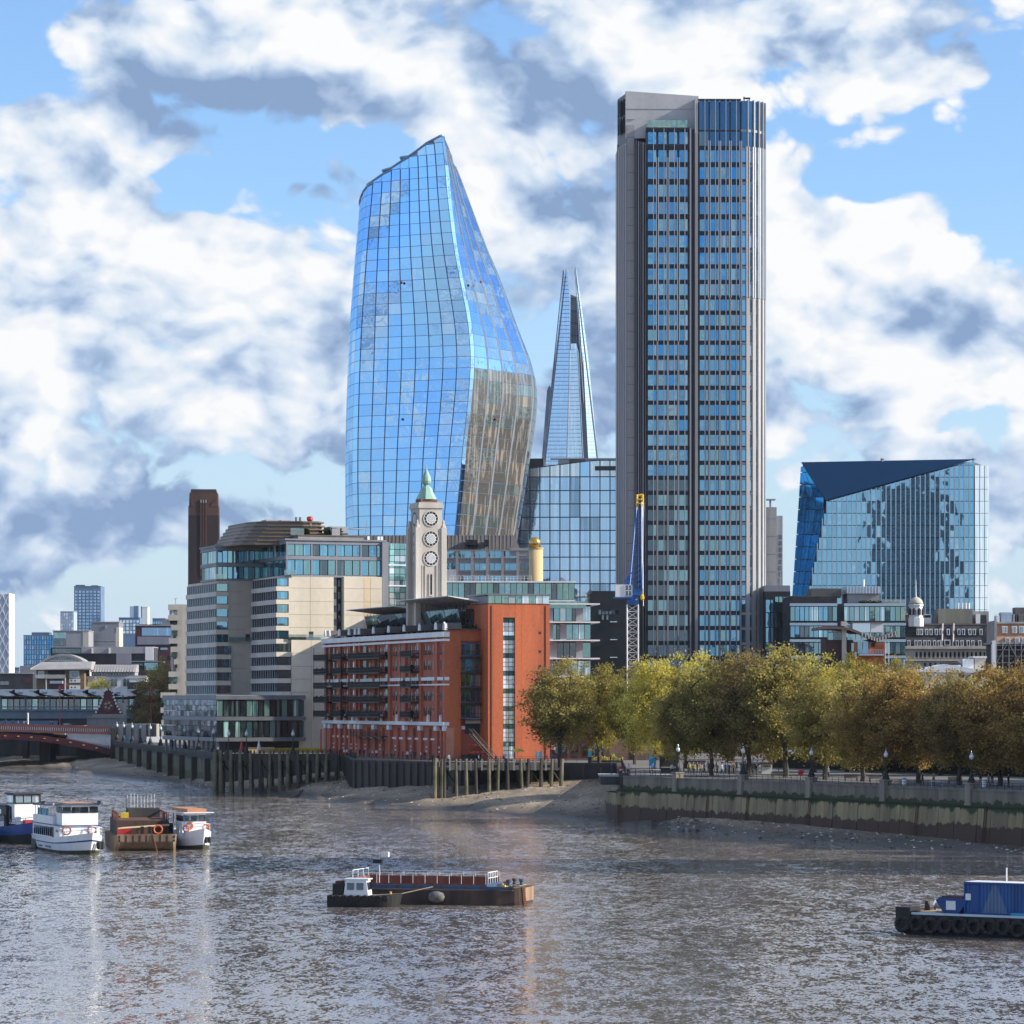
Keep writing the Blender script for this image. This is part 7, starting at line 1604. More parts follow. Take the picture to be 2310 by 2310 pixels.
# ================================================================== trees
def make_tree(seed, h, rad, base, nclu, mat_):
    """plane tree: tapered trunk, forking limbs, leaf clusters hung through an uneven crown; returns (wood mesh, crown mesh)"""
    r = random.Random(seed); nr = np.random.RandomState(seed); wood = MB()
    cz = base+(h-base)*.5; rz = (h-base)*.52
    def limb(p, q, r0, r1, sag=.0):
        n = 4; prev = Vector(p); pr = r0
        for i in range(1, n+1):
            t = i/n; c = Vector(p).lerp(Vector(q), t)+Vector((r.uniform(-.2, .2), r.uniform(-.2, .2), math.sin(t*math.pi)*sag)); rr = r0+(r1-r0)*t
            wood.tube(prev, c, pr, 6, rr); prev = c; pr = rr
    fork = base+h*.08
    limb((0, 0, -.3), (r.uniform(-.3, .3), r.uniform(-.3, .3), fork), .48, .34)
    tips = []
    for i in range(8):
        a = i*math.pi/4+r.uniform(-.3, .3); rr = rad*r.uniform(.35, .75); z = r.uniform(cz-rz*.2, cz+rz*.7)
        t1 = (rr*math.cos(a), rr*math.sin(a), z); limb((0, 0, fork-r.uniform(0, .8)), t1, .24, .09, .6)
        for k in range(4):
            b = a+r.uniform(-.9, .9); r2 = rad*r.uniform(.5, 1.0); t2 = (r2*math.cos(b), r2*math.sin(b), min(h*.98, z+r.uniform(-1.5, 3.0))); limb(t1, t2, .09, .03, .3); tips.append(t2)
    limb((0, 0, fork), (r.uniform(-.5, .5), r.uniform(-.5, .5), h*.93), .26, .05)
    pts = []; tone = []
    ph = nr.rand(4)*6.28
    k = 0
    while k < nclu:
        v = nr.randn(3); v /= np.linalg.norm(v); s = nr.rand()**.42
        az = math.atan2(v[1], v[0]); lump = 1+.14*math.sin(3*az+ph[0])+.11*math.sin(5*az+ph[1]+3*v[2])+.10*math.sin(7*v[2]+ph[2])
        c = np.array([v[0]*rad, v[1]*rad, v[2]*rz])*s*lump
        if v[2] < 0: c[2] *= 1.02
        c[2] += cz
        if c[2] < base-.3 or nr.rand() < .12 or abs(math.sin(2*az+ph[3]+v[2]*3)) < .10: continue
        m = int(nr.randint(50, 120)); sg = nr.uniform(.5, 1.0)
        q = c+nr.randn(m, 3)*np.array([sg, sg, sg*.62]); pts.append(q); tone.append(np.full(m, nr.uniform(.2, .8))); k += 1
    pts = np.concatenate(pts); tone = np.concatenate(tone); keep = pts[:, 2] > base-1.1; pts = pts[keep]; tone = tone[keep]
    return wood.mesh('trunk', 'bark'), leaves_mesh('crown', pts, .20, seed, mat_, tone)
PROTO = [make_tree(100+i, 18.0, 7.1, 3.1, 330, 'leaf_green') for i in range(4)]
_n = [0]
def tree(x, D, ytop, radf, mat_, label, name='plane_tree', z0=PROM, group='plane trees along the promenade'):
    """x, top row and distance from the photograph; the tree stands on the ground there"""
    w, c = PROTO[_n[0] % len(PROTO)]; _n[0] += 1
    h = PZ(ytop+9, D)-z0; s = h/18.0*.97
    o = thing(name, label, 'tree', (PX(x, D), D, z0), _n[0]*1.9, group); o.scale = (s*radf, s*radf, s)
    link('trunk', w, o); k = link('crown', c, o)
    k.material_slots[0].link = 'OBJECT'; k.material_slots[0].material = M[mat_]
    return o
tree(1262, 604, 1492, 1.02, 'leaf_olive', 'broad tree at the left end of the row overhanging the orange stair tower')
tree(1352, 612, 1496, .9, 'leaf_green', 'second tree from the left, beside the orange low wall')
tree(1432, 600, 1500, .72, 'leaf_green', 'slim green tree behind the dark kiosk, third from the left')
tree(1476, 560, 1487, .8, 'leaf_lime', 'lime yellow topped tree behind the end of the river wall')
tree(1548, 562, 1478, .85, 'leaf_lime', 'bright lime topped tree in the back row below the crane')
tree(1530, 512, 1530, .75, 'leaf_olive', 'lower olive tree just behind the leftmost granite pier')
tree(1606, 508, 1480, .92, 'leaf_olive', 'tall olive brown tree right of the leftmost granite pier')
tree(1690, 505, 1474, .95, 'leaf_brown', 'tall brownish tree in front of the brown residential tower')
tree(1772, 500, 1465, 1.0, 'leaf_olive', 'tallest olive tree under the right corner of the brown tower')
tree(1836, 530, 1478, .85, 'leaf_lime', 'yellow green tree in the back row below the dark glass office')
tree(1910, 535, 1480, .8, 'leaf_green', 'dark green tree in the back row in front of the butterfly roof')
tree(1965, 530, 1494, .8, 'leaf_green', 'green tree in the back row right of the butterfly roof')
tree(2045, 530, 1490, .55, 'leaf_green', 'narrow green tree in the back row below the white cupola')
tree(1862, 480, 1510, 1.0, 'leaf_olive', 'olive tree behind the third granite pier')
tree(1945, 470, 1520, .95, 'leaf_gold', 'golden tree left of the lamp on the fourth pier')
tree(1995, 462, 1512, 1.0, 'leaf_russet', 'golden tree right behind the lamp on the fourth pier')
tree(2072, 458, 1515, 1.0, 'leaf_russet', 'golden brown tree midway between the two right hand lamps')
tree(2165, 450, 1512, 1.0, 'leaf_brown', 'brown gold tree behind the rightmost lamp')
tree(2256, 444, 1505, 1.05, 'leaf_russet', 'golden tree with a pale trunk near the right edge')
tree(2330, 438, 1500, 1.05, 'leaf_russet', 'golden tree cut by the right edge')
tree(2215, 505, 1515, 1.0, 'leaf_gold', 'paler golden tree in the back row near the right edge')
tree(2120, 510, 1524, .95, 'leaf_olive', 'olive tree in the back row behind the golden ones')
tree(2420, 432, 1500, 1.0, 'leaf_gold', 'golden tree just past the right edge')
tree(2520, 426, 1500, 1.0, 'leaf_olive', 'olive tree outside the right edge')
tree(2640, 412, 1498, 1.0, 'leaf_gold', 'golden tree well outside the right edge')
tree(2770, 398, 1496, 1.0, 'leaf_olive', 'olive tree far outside the right edge')
tree(2920, 384, 1494, 1.0, 'leaf_brown', 'brown tree farthest outside the right edge')
tree(228, 1060, 1527, .8, 'leaf_lime', 'small round yellow green tree behind the station canopy', 'round_tree', group='trees on the left bank')
tree(345, 985, 1512, .85, 'leaf_brown', 'bare brown autumn tree beside the station end', 'autumn_tree', group='trees on the left bank')
tree(372, 1000, 1478, .6, 'leaf_brown', 'taller brown autumn tree against the maroon block', 'autumn_tree', group='trees on the left bank')
tree(318, 975, 1590, .8, 'leaf_brown', 'low brown tree at the end of the railway bridge', 'autumn_tree', group='trees on the left bank')
# hedge under the trees: a dark clipped mass, left end added in place of tree shade
def hedge():
    o = thing('hedge', 'long dark hedge in the shade under the trees on the right', 'hedge', (0, 0, PROM))
    p, q = Vector((PX(1735, 572), 572)), Vector((PX(2480, 480), 480)); d = q-p; n = 6500; r = np.random.RandomState(5); t = r.rand(n); zz = r.rand(n)**.8*4.6*(1+.1*np.sin(t*60)); b = r.rand(n)*2.2
    nn = Vector((-d.y, d.x)).normalized(); P = np.stack([p.x+d.x*t+nn.x*b, p.y+d.y*t+nn.y*b, zz], 1)
    link('foliage', leaves_mesh('foliage', P, .34, 6, 'hedge'), o)
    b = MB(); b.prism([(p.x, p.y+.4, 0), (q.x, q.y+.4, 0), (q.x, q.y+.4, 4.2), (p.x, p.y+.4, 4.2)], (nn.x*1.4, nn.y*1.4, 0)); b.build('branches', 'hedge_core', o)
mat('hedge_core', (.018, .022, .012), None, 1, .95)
hedge()
def office_slab():
    # unseen blocks added upstream: tower for reflections and water shade, low one shading trees
    o = thing('concrete_office_tower', 'concrete office tower standing upstream outside the right edge', 'building', (156, 338, PROM), -.1)
    bx(o, 'wall', 'concrete', 0, 28, 0, 30, 0, 104)
    for k in range(26): bx(o, 'window_band', 'glass_dark', -.1, 28.1, -.1, 30.1, 2.2+3.9*k, 4.6+3.9*k)
    o = thing('low_concrete_block', 'long low concrete block upstream outside the right edge', 'building', (112, 404, PROM), -.1)
    bx(o, 'wall', 'concrete', 0, 40, 0, 70, 0, 33)
    for k in range(8): bx(o, 'window_band', 'glass_dark', -.1, 40.1, -.1, 70.1, 2.2+3.9*k, 4.3+3.9*k)
office_slab()

# ================================================================== promenade furniture
def lamp(loc, label, s=1.0, group='dolphin lamps on the river wall'):
    o = thing('dolphin_lamp', label, 'lamp', loc, 0, group); o.scale = (s, s, s)
    global _lamp
    if _lamp is None:
        a = MB().lathe([(.55, 0), (.55, .15), (.42, .3), (.46, .5), (.36, .75), (.24, 1.15), (.14, 1.5)], (0, 0, 0), 10)
        for t in (0, math.pi/2, math.pi, 1.5*math.pi):   # curled fish bodies round the foot
            pts = [(.5*math.cos(t+q*.5)*(1-q*.22), .5*math.sin(t+q*.5)*(1-q*.22), .1+q*.42) for q in range(4)]
            for p, q_ in zip(pts, pts[1:]): a.tube(p, q_, .14, 6, .1)
        b = MB().lathe([(.11, 1.4), (.085, 2.6), (.12, 2.65), (.08, 2.75), (.07, 3.2), (.16, 3.28), (.1, 3.35)], (0, 0, 0), 8)
        c = MB().lathe([(.08, 3.35), (.26, 3.5), (.33, 3.75), (.28, 4.0), (.16, 4.12)], (0, 0, 0), 12)
        d = MB().lathe([(.2, 4.1), (.24, 4.16), (.12, 4.3), (.05, 4.4), (.09, 4.5), (.02, 4.68)], (0, 0, 0), 10)
        _lamp = [('base', a.mesh('base', 'black_iron')), ('column', b.mesh('column', 'black_iron')), ('globe', c.mesh('globe', 'lamp_globe', True)), ('crown', d.mesh('crown', 'fin_steel'))]
    for n, me in _lamp: link(n, me, o)
_lamp = None
mat('lamp_globe', (.72, .74, .76), None, 2, .25, spec=.6)
PL = ['first', 'second', 'third', 'fourth', 'fifth', 'sixth', 'seventh', 'eighth']
for i, xx in enumerate(PIERX): lamp(rw_point(xx, .1, 7.9), 'black lamp with white globe on the %s granite pier from the left' % PL[i], .86)
def wall_plan(x):
    a, b = BACK[4], BACK[5]; dx = (x-CX)/F; d = b-a; t = (dx*a.y-a.x)/(d.x-dx*d.y); p = a+d*t; return p
for i, x in enumerate((262, 277, 296, 315, 337, 360, 387, 415, 445, 479)):
    p = wall_plan(x); lamp((p.x+.2, p.y+.3, 7.6), 'black lamp on the green river wall, '+['nearest the red bridge', 'second from the red bridge', 'third from the red bridge', 'fourth from the red bridge', 'fifth from the red bridge', 'sixth from the red bridge', 'seventh from the red bridge', 'third from the dark jetty', 'second from the dark jetty', 'nearest the dark jetty'][i], 1.1, 'lamps on the left river wall')
for i, (x, lab) in enumerate(((516, 'dark lamp in front of the podium glass, nearest the jetty corner'), (556, 'sunlit lamp standing in the middle of the podium glass'), (661, 'lamp at the right end of the glazed podium'))): p = Vector((PX(x, 680), 680)); lamp((p.x, p.y, 7.5), lab, 1.1, 'lamps on the left jetty')
def promenade_bits():
    def kiosk(x0, x1, D, ytop, m, label, parts=()):
        fr = FR('kiosk', label, 'kiosk', x0, D, 0, PROM); u1 = fr.u(x1); h = fr.z(ytop)
        fr.bx('body', m, 0, u1, 0, 2.4, 0, h-.25); fr.bx('roof', 'slate', -.15, u1+.15, -.4, 2.5, h-.25, h); fr.bx('counter', 'timber_grey', .1, u1-.1, -.3, 0, .95, 1.1); fr.bx('hatch', 'dark_room', .2, u1-.2, -.04, .02, 1.1, h-.5)
        for (n, mm, a, b, c, d) in parts: fr.bx(n, mm, a, b, -.1, 0, c, d)
    kiosk(1489, 1526, 520, 1704, 'black_clad', 'black kiosk beside the leftmost granite pier', ())
    kiosk(1672, 1712, 520, 1722, 'grey_panel', 'grey market stall right of the second granite pier', ())
    kiosk(1718, 1742, 521, 1720, 'white', 'white market stall with striped front under the trees', ())
    kiosk(1556, 1590, 560, 1716, 'white', 'white food stall behind the crowd under the trees', ())
    fr = FR('market_awning', 'white scalloped awning under the trees', 'awning', 1640, 548, 0, PROM); w = fr.u(1700)
    for k in range(6): MB().prism([(w*k/6, 0, 3.2), (w*(k+1)/6, 0, 3.2), (w*(k+1)/6, 2.2, 4.2), (w*k/6, 2.2, 4.2)], (0, 0, .1)).build('awning_strip', 'white' if k % 2 else 'roof_pale', fr.o)
    for x in (.1, w-.1): fr.bx('post', 'black_iron', x-.05, x+.05, 0, .1, 0, 3.2)
    fr = FR('striped_awning', 'blue and white striped awning in the shade under the trees', 'awning', 1755, 540, 0, PROM); w = fr.u(1815)
    for k in range(10): MB().prism([(w*k/10, 0, 2.7), (w*(k+1)/10, 0, 2.7), (w*(k+1)/10, 2.2, 3.5), (w*k/10, 2.2, 3.5)], (0, 0, .1)).build('awning_strip', 'white' if k % 2 else 'cyan', fr.o)
    for x in (.1, w-.1): fr.bx('post', 'black_iron', x-.05, x+.05, 0, .1, 0, 2.7)
    fr = FR('info_sign', 'tall cyan and black sign with a yellow top on the jetty', 'sign', 1327, 606, 0, PROM); fr.bx('post', 'black_iron', 0, .6, 0, .2, 0, 1.2); fr.bx('panel', 'cyan', 0, .6, -.05, .2, 1.2, 2.4); fr.bx('cap', 'yellow', -.05, .65, -.06, .22, 2.4, 2.7)
    fr = FR('notice_board', 'bright blue panel beside the black kiosk', 'sign', 1464, 522, 0, PROM); fr.bx('board', 'cyan', 0, 1.0, 0, .1, 1.2, 2.6); fr.bx('leg', 'black_iron', .05, .13, 0, .1, 0, 1.2); fr.bx('leg', 'black_iron', .87, .95, 0, .1, 0, 1.2)
    fr = FR('life_ring_post', 'red life ring post on the viewing platform', 'post', 1397, 512, 0, PROM); MB().lathe([(.18, 0), (.18, .3), (.3, .5), (.3, 1.2), (.16, 1.4)], (.2, .2, 0), 10).build('housing', 'red', fr.o); fr.bx('label_band', 'white', .02, .38, -.12, -.09, .7, .9)
    fr = FR('life_ring_post', 'round red life ring on the railing below the brown tower', 'post', 1803, 478, 0, PROM); MB().lathe([(.2, -.08), (.42, -.08), (.42, .08), (.2, .08)], (0, 0, 0), 14).build('ring', 'red', fr.o).matrix_local = Matrix.Translation((.2, -.1, 1.1)) @ Matrix.Rotation(math.pi/2, 4, 'X'); fr.bx('post', 'black_iron', .15, .25, 0, .1, 0, 1.5)
    for k, (x, D, lab) in enumerate(((1468, 514, 'white picnic table on the viewing platform'), (2100, 440, 'white folding table beside the wall under the trees'))):
        fr = FR('table', lab, 'table', x, D, 0, PROM); fr.bx('top', 'white', 0, 1.6, 0, .8, .72, .78)
        for a in (.1, 1.45):
            for b in (.05, .7): fr.bx('leg', 'fin_steel', a, a+.05, b, b+.05, 0, .72)
    # bollards, bins, benches
    for k, (x, D) in enumerate(((2035, 449), (2215, 437))):
        fr = FR('litter_bin', ['white litter bin between the fourth and fifth piers', 'white litter bin right of the fifth pier'][k], 'bin', x, D, 0, PROM); MB().lathe([(.26, 0), (.3, .1), (.3, .95), (.2, 1.05)], (.3, .3, 0), 12).build('drum', 'white', fr.o); MB().lathe([(.31, .88), (.31, .96)], (.3, .3, 0), 12).build('band', 'slate', fr.o)
    for k, (x, D) in enumerate(((1905, 472), (2140, 455), (1960, 468), (1740, 488))):
        fr = FR('bench', ['dark timber bench left of the fourth pier', 'dark timber bench near the rightmost lamp', 'dark timber bench under the golden trees', 'dark timber bench right of the second pier'][k], 'bench', x, D, 0, PROM)
        for j in range(3): fr.bx('seat_slat', 'timber_dark', 0, 1.9, .1+.16*j, .23+.16*j, .42, .47); fr.bx('back_slat', 'timber_dark', 0, 1.9, .62, .66, .55+.15*j, .66+.15*j)
        for a in (.1, 1.7): fr.bx('leg', 'black_iron', a, a+.08, .1, .66, 0, .42)
    fr = FR('low_brick_wall', 'sunlit orange brick wall with a door behind the leftmost trees', 'wall', 1376, 650, 0, PROM); u1 = fr.u(1520)
    fr.bx('wall', 'brick_pale', 0, u1, 0, 4, 0, fr.z(1668)); fr.bx('coping', 'stone_pale', -.1, u1+.1, -.1, 4.1, fr.z(1668), fr.z(1666)); fr.bx('door', 'brick_brown', fr.u(1418), fr.u(1434), -.06, 0, 0, fr.z(1682)); 
    r = MB()
    for i in range(16): r.tube((u1*i/15, -1.5, 0), (u1*i/15, -1.5, 1.1), .03, 4)
    for zz in (.55, 1.1): r.tube((0, -1.5, zz), (u1, -1.5, zz), .03, 4)
    r.build('railing', 'black_iron', fr.o)
    fr = FR('dark_shopfront', 'dark maroon shopfront in shade between the stair tower and the low wall', 'shop', 1241, 660, 0, PROM); u1 = fr.u(1376); fr.bx('wall', 'brick_brown', 0, u1, 0, 6, 0, fr.z(1640)); fr.bx('fascia', 'maroon', 0, u1, -.15, 0, 3.2, 4.0)
    for k in range(6): fr.bx('shop_window', 'glass_room', .4+k*u1/6, u1/6*(k+1)-.3, -.06, 0, .3, 3.0)
    fr.bx('white_sign', 'white', fr.u(1242), fr.u(1253), -.4, -.2, fr.z(1691), fr.z(1681)); fr.bx('sign_mark', 'red', fr.u(1245.5), fr.u(1249.5), -.45, -.39, fr.z(1688.5), fr.z(1684))
    for k, x in enumerate((1348, 1372)):
        o = thing('flower_bed', ['low yellow flower bed right of the jetty sign', 'low yellow flower bed left of the door'][k], 'plants', (PX(x-15, 618), 618, PROM)); h = link('foliage', leafy_box(0, 4, 0, 1.2, .2, 1.0, 200, .16, 60+k, 'leaf_lime'), o); bx(o, 'planter', 'timber_dark', 0, 4, 0, 1.2, 0, .35)
    for k, (x, D, m) in enumerate(((584, 690, 'white'), (545, 690, 'red'), (1168, 606, 'yellow'))):
        fr = FR('parasol', ['folded white parasol in front of the cream wall', 'red parasol in front of the glazed podium', 'small yellow parasol at the foot of the glass block strip'][k], 'parasol', x, D, 0, PROM+.3); 
        if k == 2: MB().lathe([(1.3, 1.9), (.7, 2.3), (.05, 2.5)], (0, 0, 0), 8).build('canopy', m, fr.o)
        else: MB().lathe([(.42, .9), (.3, 1.8), (.05, 3.0)], (0, 0, 0), 8).build('canopy', m, fr.o)
        MB().tube((0, 0, 0), (0, 0, 2.4), .05, 6).build('pole', 'white', fr.o); MB().lathe([(.35, 0), (.35, .15), (.1, .2)], (0, 0, 0), 8).build('base', 'concrete', fr.o)
mat('brick_pale', (.62, .36, .20), (.55, .30, .17), .3, .85, streak=True)
promenade_bits()

# ================================================================== people
def person_mesh(pose):
    V, E, Rr = [], [], []
    def chain(pts, root=None):
        last = root
        for p, rad in pts:
            V.append(p); Rr.append(rad); i = len(V)-1
            if last is not None: E.append((last, i))
            last = i
        return last
    st = {'stand': (.06, -.02), 'walk': (.26, -.26), 'lean': (.05, -.05)}[pose]
    chain([((0, 0, .95), (.15, .11))]); pel = 0
    chest = chain([((0, .0, 1.15), (.14, .10)), ((0, 0 if pose != 'lean' else -.08, 1.36), (.175, .115))], pel)
    neck = chain([((0, 0 if pose != 'lean' else -.12, 1.50), (.06, .06))], chest)
    hy = -.01 if pose != 'lean' else -.16
    chain([((0, hy, 1.60), (.085, .095)), ((0, hy-.01, 1.70), (.09, .10)), ((0, hy, 1.78), (.06, .065))], neck)
    for s, f in ((1, st[0]), (-1, st[1])):
        hip = chain([((.09*s, 0, .88), (.10, .10)), ((.10*s, -f*.55, .50), (.068, .07)), ((.10*s, -f*.7+.05*(f < 0), .10), (.045, .05)), ((.10*s, -f*.7-.12, .045), (.045, .04))], pel)
    for s, f in ((1, st[1]), (-1, st[0])):
        if pose == 'lean': pts = [((.21*s, -.08, 1.40), (.065, .065)), ((.25*s, -.16, 1.14), (.05, .05)), ((.16*s, -.40, 1.10), (.036, .036)), ((.13*s, -.48, 1.10), (.03, .035))]
        else: pts = [((.21*s, 0, 1.41), (.065, .065)), ((.26*s, .03-f*.3, 1.13), (.05, .05)), ((.25*s, -.04-f*.75, .89), (.036, .036)), ((.25*s, -.05-f*.85, .80), (.03, .04))]
        chain(pts, chest)
    me = bpy.data.meshes.new('body'); me.from_pydata(V, E, []); o = bpy.data.objects.new('tmp', me); COL.objects.link(o)
    sk = o.modifiers.new('s', 'SKIN'); 
    for i, sv_ in enumerate(me.skin_vertices[0].data): sv_.radius = Rr[i]; sv_.use_root = (i == 0)
    sb = o.modifiers.new('d', 'SUBSURF'); sb.levels = 1
    dg = bpy.context.evaluated_depsgraph_get(); out = bpy.data.meshes.new_from_object(o.evaluated_get(dg)); bpy.data.objects.remove(o)
    for m in ('skin', 'white', 'slate', 'hair', 'black_iron'): out.materials.append(M[m])
    for p in out.polygons:
        c = p.center; z = c.z; x = abs(c.x)
        if z > 1.53: k = 3 if (z > 1.735 or c.y > hy+.03) else 0
        elif z > 1.47: k = 0
        elif x > .2 and z < .87 or (pose == 'lean' and c.y < -.43): k = 0
        elif z < .09: k = 4
        elif z < .97 and x < .22: k = 2
        else: k = 1
        p.material_index = k
    out.polygons.foreach_set('use_smooth', [True]*len(out.polygons)); return out
mat('skin', (.45, .27, .19), None, 3, .6); mat('hair', (.05, .033, .022), None, 3, .7); mat('denim', (.05, .08, .16), None, 2, .9)
mat('coat_black', (.02, .02, .023), None, 2, .9); mat('coat_navy', (.025, .035, .08), None, 2, .9); mat('coat_green', (.30, .42, .04), None, 2, .8); mat('coat_tan', (.36, .25, .15), None, 2, .9); mat('coat_blue', (.03, .14, .42), None, 2, .8); mat('coat_grey', (.20, .20, .21), None, 2, .9)
PM = {k: person_mesh(k) for k in ('stand', 'walk', 'lean')}
def person(x, D, pose, top, legs, label, rz, z0=PROM):
    o = link('person', PM[pose], None, (PX(x, D), D, z0)); o.rotation_euler = (0, 0, rz); tag(o, label, 'person', 'people on the riverside walk')
    for i, m in ((1, top), (2, legs)): o.material_slots[i].link = 'OBJECT'; o.material_slots[i].material = M[m]
PEOPLE = [(1418, 513, 'stand', 'white', 'slate', 'person in a white top on the viewing platform', .4), (1380, 514, 'stand', 'coat_navy', 'slate', 'person in navy left of the red post on the platform', 2), (1471, 518, 'lean', 'coat_blue', 'slate', 'person in blue standing by the white picnic table', 1),
 (1516, 512, 'stand', 'white', 'coat_black', 'person in a white top right of the black kiosk', 0), (1556, 520, 'walk', 'coat_green', 'slate', 'person in a hi-vis yellow jacket near the leftmost pier', 1.2), (1566, 512, 'stand', 'yellow', 'denim', 'person in a yellow jacket behind the wall', 3), (1580, 516, 'stand', 'coat_tan', 'slate', 'person in a tan coat in the crowd', .5), (1590, 514, 'walk', 'coat_grey', 'coat_black', 'person in a grey coat in the crowd', -1.3),
 (1600, 517, 'stand', 'coat_black', 'denim', 'person in black in the crowd left of the tree trunk', 2), (1618, 512, 'stand', 'coat_navy', 'slate', 'person in navy in the crowd right of the trunk', .2), (1628, 516, 'walk', 'white', 'denim', 'person in white walking through the crowd', 1.5), (1637, 519, 'stand', 'coat_blue', 'slate', 'person in bright blue in the middle of the crowd', 2.4), (1645, 513, 'lean', 'coat_black', 'coat_black', 'person in black leaning on the railing near the second pier', 0), (1655, 516, 'stand', 'coat_tan', 'coat_black', 'person with a tan jacket beside the second pier', -.6),
 (1698, 506, 'lean', 'coat_grey', 'slate', 'person in grey bending at the railing right of the second pier', 1), (1706, 508, 'stand', 'coat_black', 'slate', 'person in black in front of the grey stall', 2), (1868, 490, 'stand', 'coat_grey', 'coat_black', 'person in grey under the trees right of the third pier', .6),
 (2081, 446, 'walk', 'coat_navy', 'coat_black', 'person in navy walking left of the white table', 1.4), (2106, 452, 'lean', 'coat_tan', 'denim', 'person in tan leaning over the white table', 2.8), (2230, 440, 'walk', 'coat_grey', 'slate', 'person in grey walking right of the fifth pier', -1.5), (2238, 441, 'walk', 'coat_black', 'denim', 'person in black walking beside the person in grey', -1.5), (2212, 455, 'stand', 'maroon', 'slate', 'person in maroon behind the litter bin', .3), (2275, 436, 'stand', 'coat_black', 'coat_black', 'person in black near the pale trunk at the right edge', 1)]
for a in PEOPLE: person(*a)
for i, (x, top) in enumerate(((1012, 'white'), (1080, 'white'), (1088, 'red'), (1119, 'coat_navy'), (1136, 'coat_blue'), (1139, 'white'), (1234, 'coat_black'), (1244, 'coat_blue'), (1249, 'coat_blue'), (1378, 'coat_green'), (1384, 'coat_green'))):
    person(x, 598+(i % 3)*2 if x < 1300 else 615, ['stand', 'walk', 'lean'][i % 3], top, 'slate', 'person in %s on the long jetty, %s' % ({'white': 'white', 'red': 'red', 'coat_navy': 'navy', 'coat_blue': 'blue', 'coat_black': 'black', 'coat_green': 'hi-vis yellow'}[top], ['near its left end', 'left of the outside stair', 'right of the one in white', 'below the outside stair', 'at the glass block strip', 'just right of the glass block strip', 'below the right edge of the stair tower', 'right of the stair tower', 'furthest right of the blue pair', 'left of the pair by the door', 'right of the pair by the door'][i]), i*1.3, 7.1)
for i, (x, top) in enumerate(((13, 'coat_black'), (29, 'coat_navy'), (41, 'white'), (54, 'white'), (59, 'orange'), (114, 'coat_navy'), (119, 'coat_black'))):
    person(x, 934, 'walk', top, 'slate', 'tiny person in %s on the red bridge, %s' % ({'coat_black': 'black', 'coat_navy': 'navy', 'white': 'white', 'orange': 'orange'}[top], ['nearest the left edge', 'second from the left', 'third from the left', 'beside the one in orange', 'beside the white post', 'left of the car', 'closest to the car'][i]), 1.57, PZ(1642-(252-x)*.028, 934)-.3)
WEAR = {'coat_black': 'black', 'coat_navy': 'navy', 'coat_grey': 'grey', 'coat_tan': 'tan', 'white': 'white', 'red': 'red', 'maroon': 'maroon'}
for i in range(26):
    x = 745+i*9.7+R.uniform(-3, 3); D = 632+(1005-x)*.22 if x < 960 else 606+R.uniform(0, 4); top = R.choice(['coat_black', 'coat_navy', 'coat_grey', 'coat_tan', 'white', 'red', 'coat_black'])
    person(x, D+3, ['stand', 'walk', 'lean'][i % 3], top, R.choice(['slate', 'denim', 'coat_black']), 'small figure in %s, %s, before the %s of the brick wharf' % (WEAR[top], ['standing', 'walking', 'bending'][i % 3], 'far left end' if x < 800 else ('left half' if x < 870 else ('right half' if x < 950 else 'near corner'))), R.uniform(0, 6))
for i in range(16):
    x = 1545+i*9+R.uniform(-3, 3); top = R.choice(['coat_black', 'coat_navy', 'coat_grey', 'coat_tan', 'maroon'])
    person(x, 522+R.uniform(0, 12), ['stand', 'walk', 'lean'][i % 3], top, 'slate', 'small figure in %s, %s, in the %s of the market crowd' % (WEAR[top], ['standing', 'walking', 'bending forward'][i % 3], 'left part' if x < 1590 else ('middle' if x < 1640 else 'right part')), R.uniform(0, 6))
def bridge_bits():
    fr = FR('dark_car', 'dark saloon car crossing the red bridge', 'car', 134, 936, 0, PZ(1638.5, 936)-.6); o = fr.o
    prof = [(0, .35), (0, .85), (.5, .95), (1.1, 1.42), (2.6, 1.45), (3.3, 1.0), (4.1, .9), (4.25, .55), (4.2, .35)]
    MB().prism([(a, 0, b) for a, b in prof], (0, 1.7, 0)).build('body', 'car_paint', o); MB().prism([(.75, -.02, 1.0), (1.2, -.02, 1.36), (2.5, -.02, 1.38), (3.05, -.02, 1.0)], (0, 1.74, 0)).build('window', 'glass_dark', o)
    for x in (.8, 3.4):
        for y in (-.05, 1.6): w = MB().lathe([(.1, 0), (.32, 0), (.32, .16), (.1, .16)], (0, 0, 0), 12).build('wheel', 'tyre', o); w.matrix_local = Matrix.Translation((x, y, .33)) @ Matrix.Rotation(-math.pi/2, 4, 'X')
    for x, lab in ((135, 'tall slim red lamp post on the bridge above the car'), (341, 'tall slim red lamp post at the bridge end by the trees')):
        fr = FR('red_lamp_post', lab, 'lamp post', x, 934, 0, PZ(1636, 934)-1); MB().lathe([(.3, 0), (.2, 1), (.13, 2), (.1, fr.z(1560))], (0, 0, 0), 8).build('column', 'lamp_red', fr.o); MB().lathe([(.1, 0), (.35, .5), (.3, 1.1), (.05, 1.6)], (0, 0, fr.z(1560)), 8).build('lantern', 'lamp_red', fr.o)
    fr = FR('white_post', 'white post on the red bridge at the left', 'post', 63, 933, 0, PZ(1636, 933)-.6); MB().lathe([(.28, 0), (.22, .4), (.2, fr.z(1610)), (.05, fr.z(1607))], (0, 0, 0), 8).build('column', 'white', fr.o); MB().lathe([(.42, 0), (.42, .25), (.2, .3)], (0, 0, 0), 8).build('foot', 'white', fr.o)
mat('car_paint', (.04, .045, .06), None, 1, .25, spec=.6); mat('lamp_red', (.42, .06, .05), None, 1, .5)
bridge_bits()

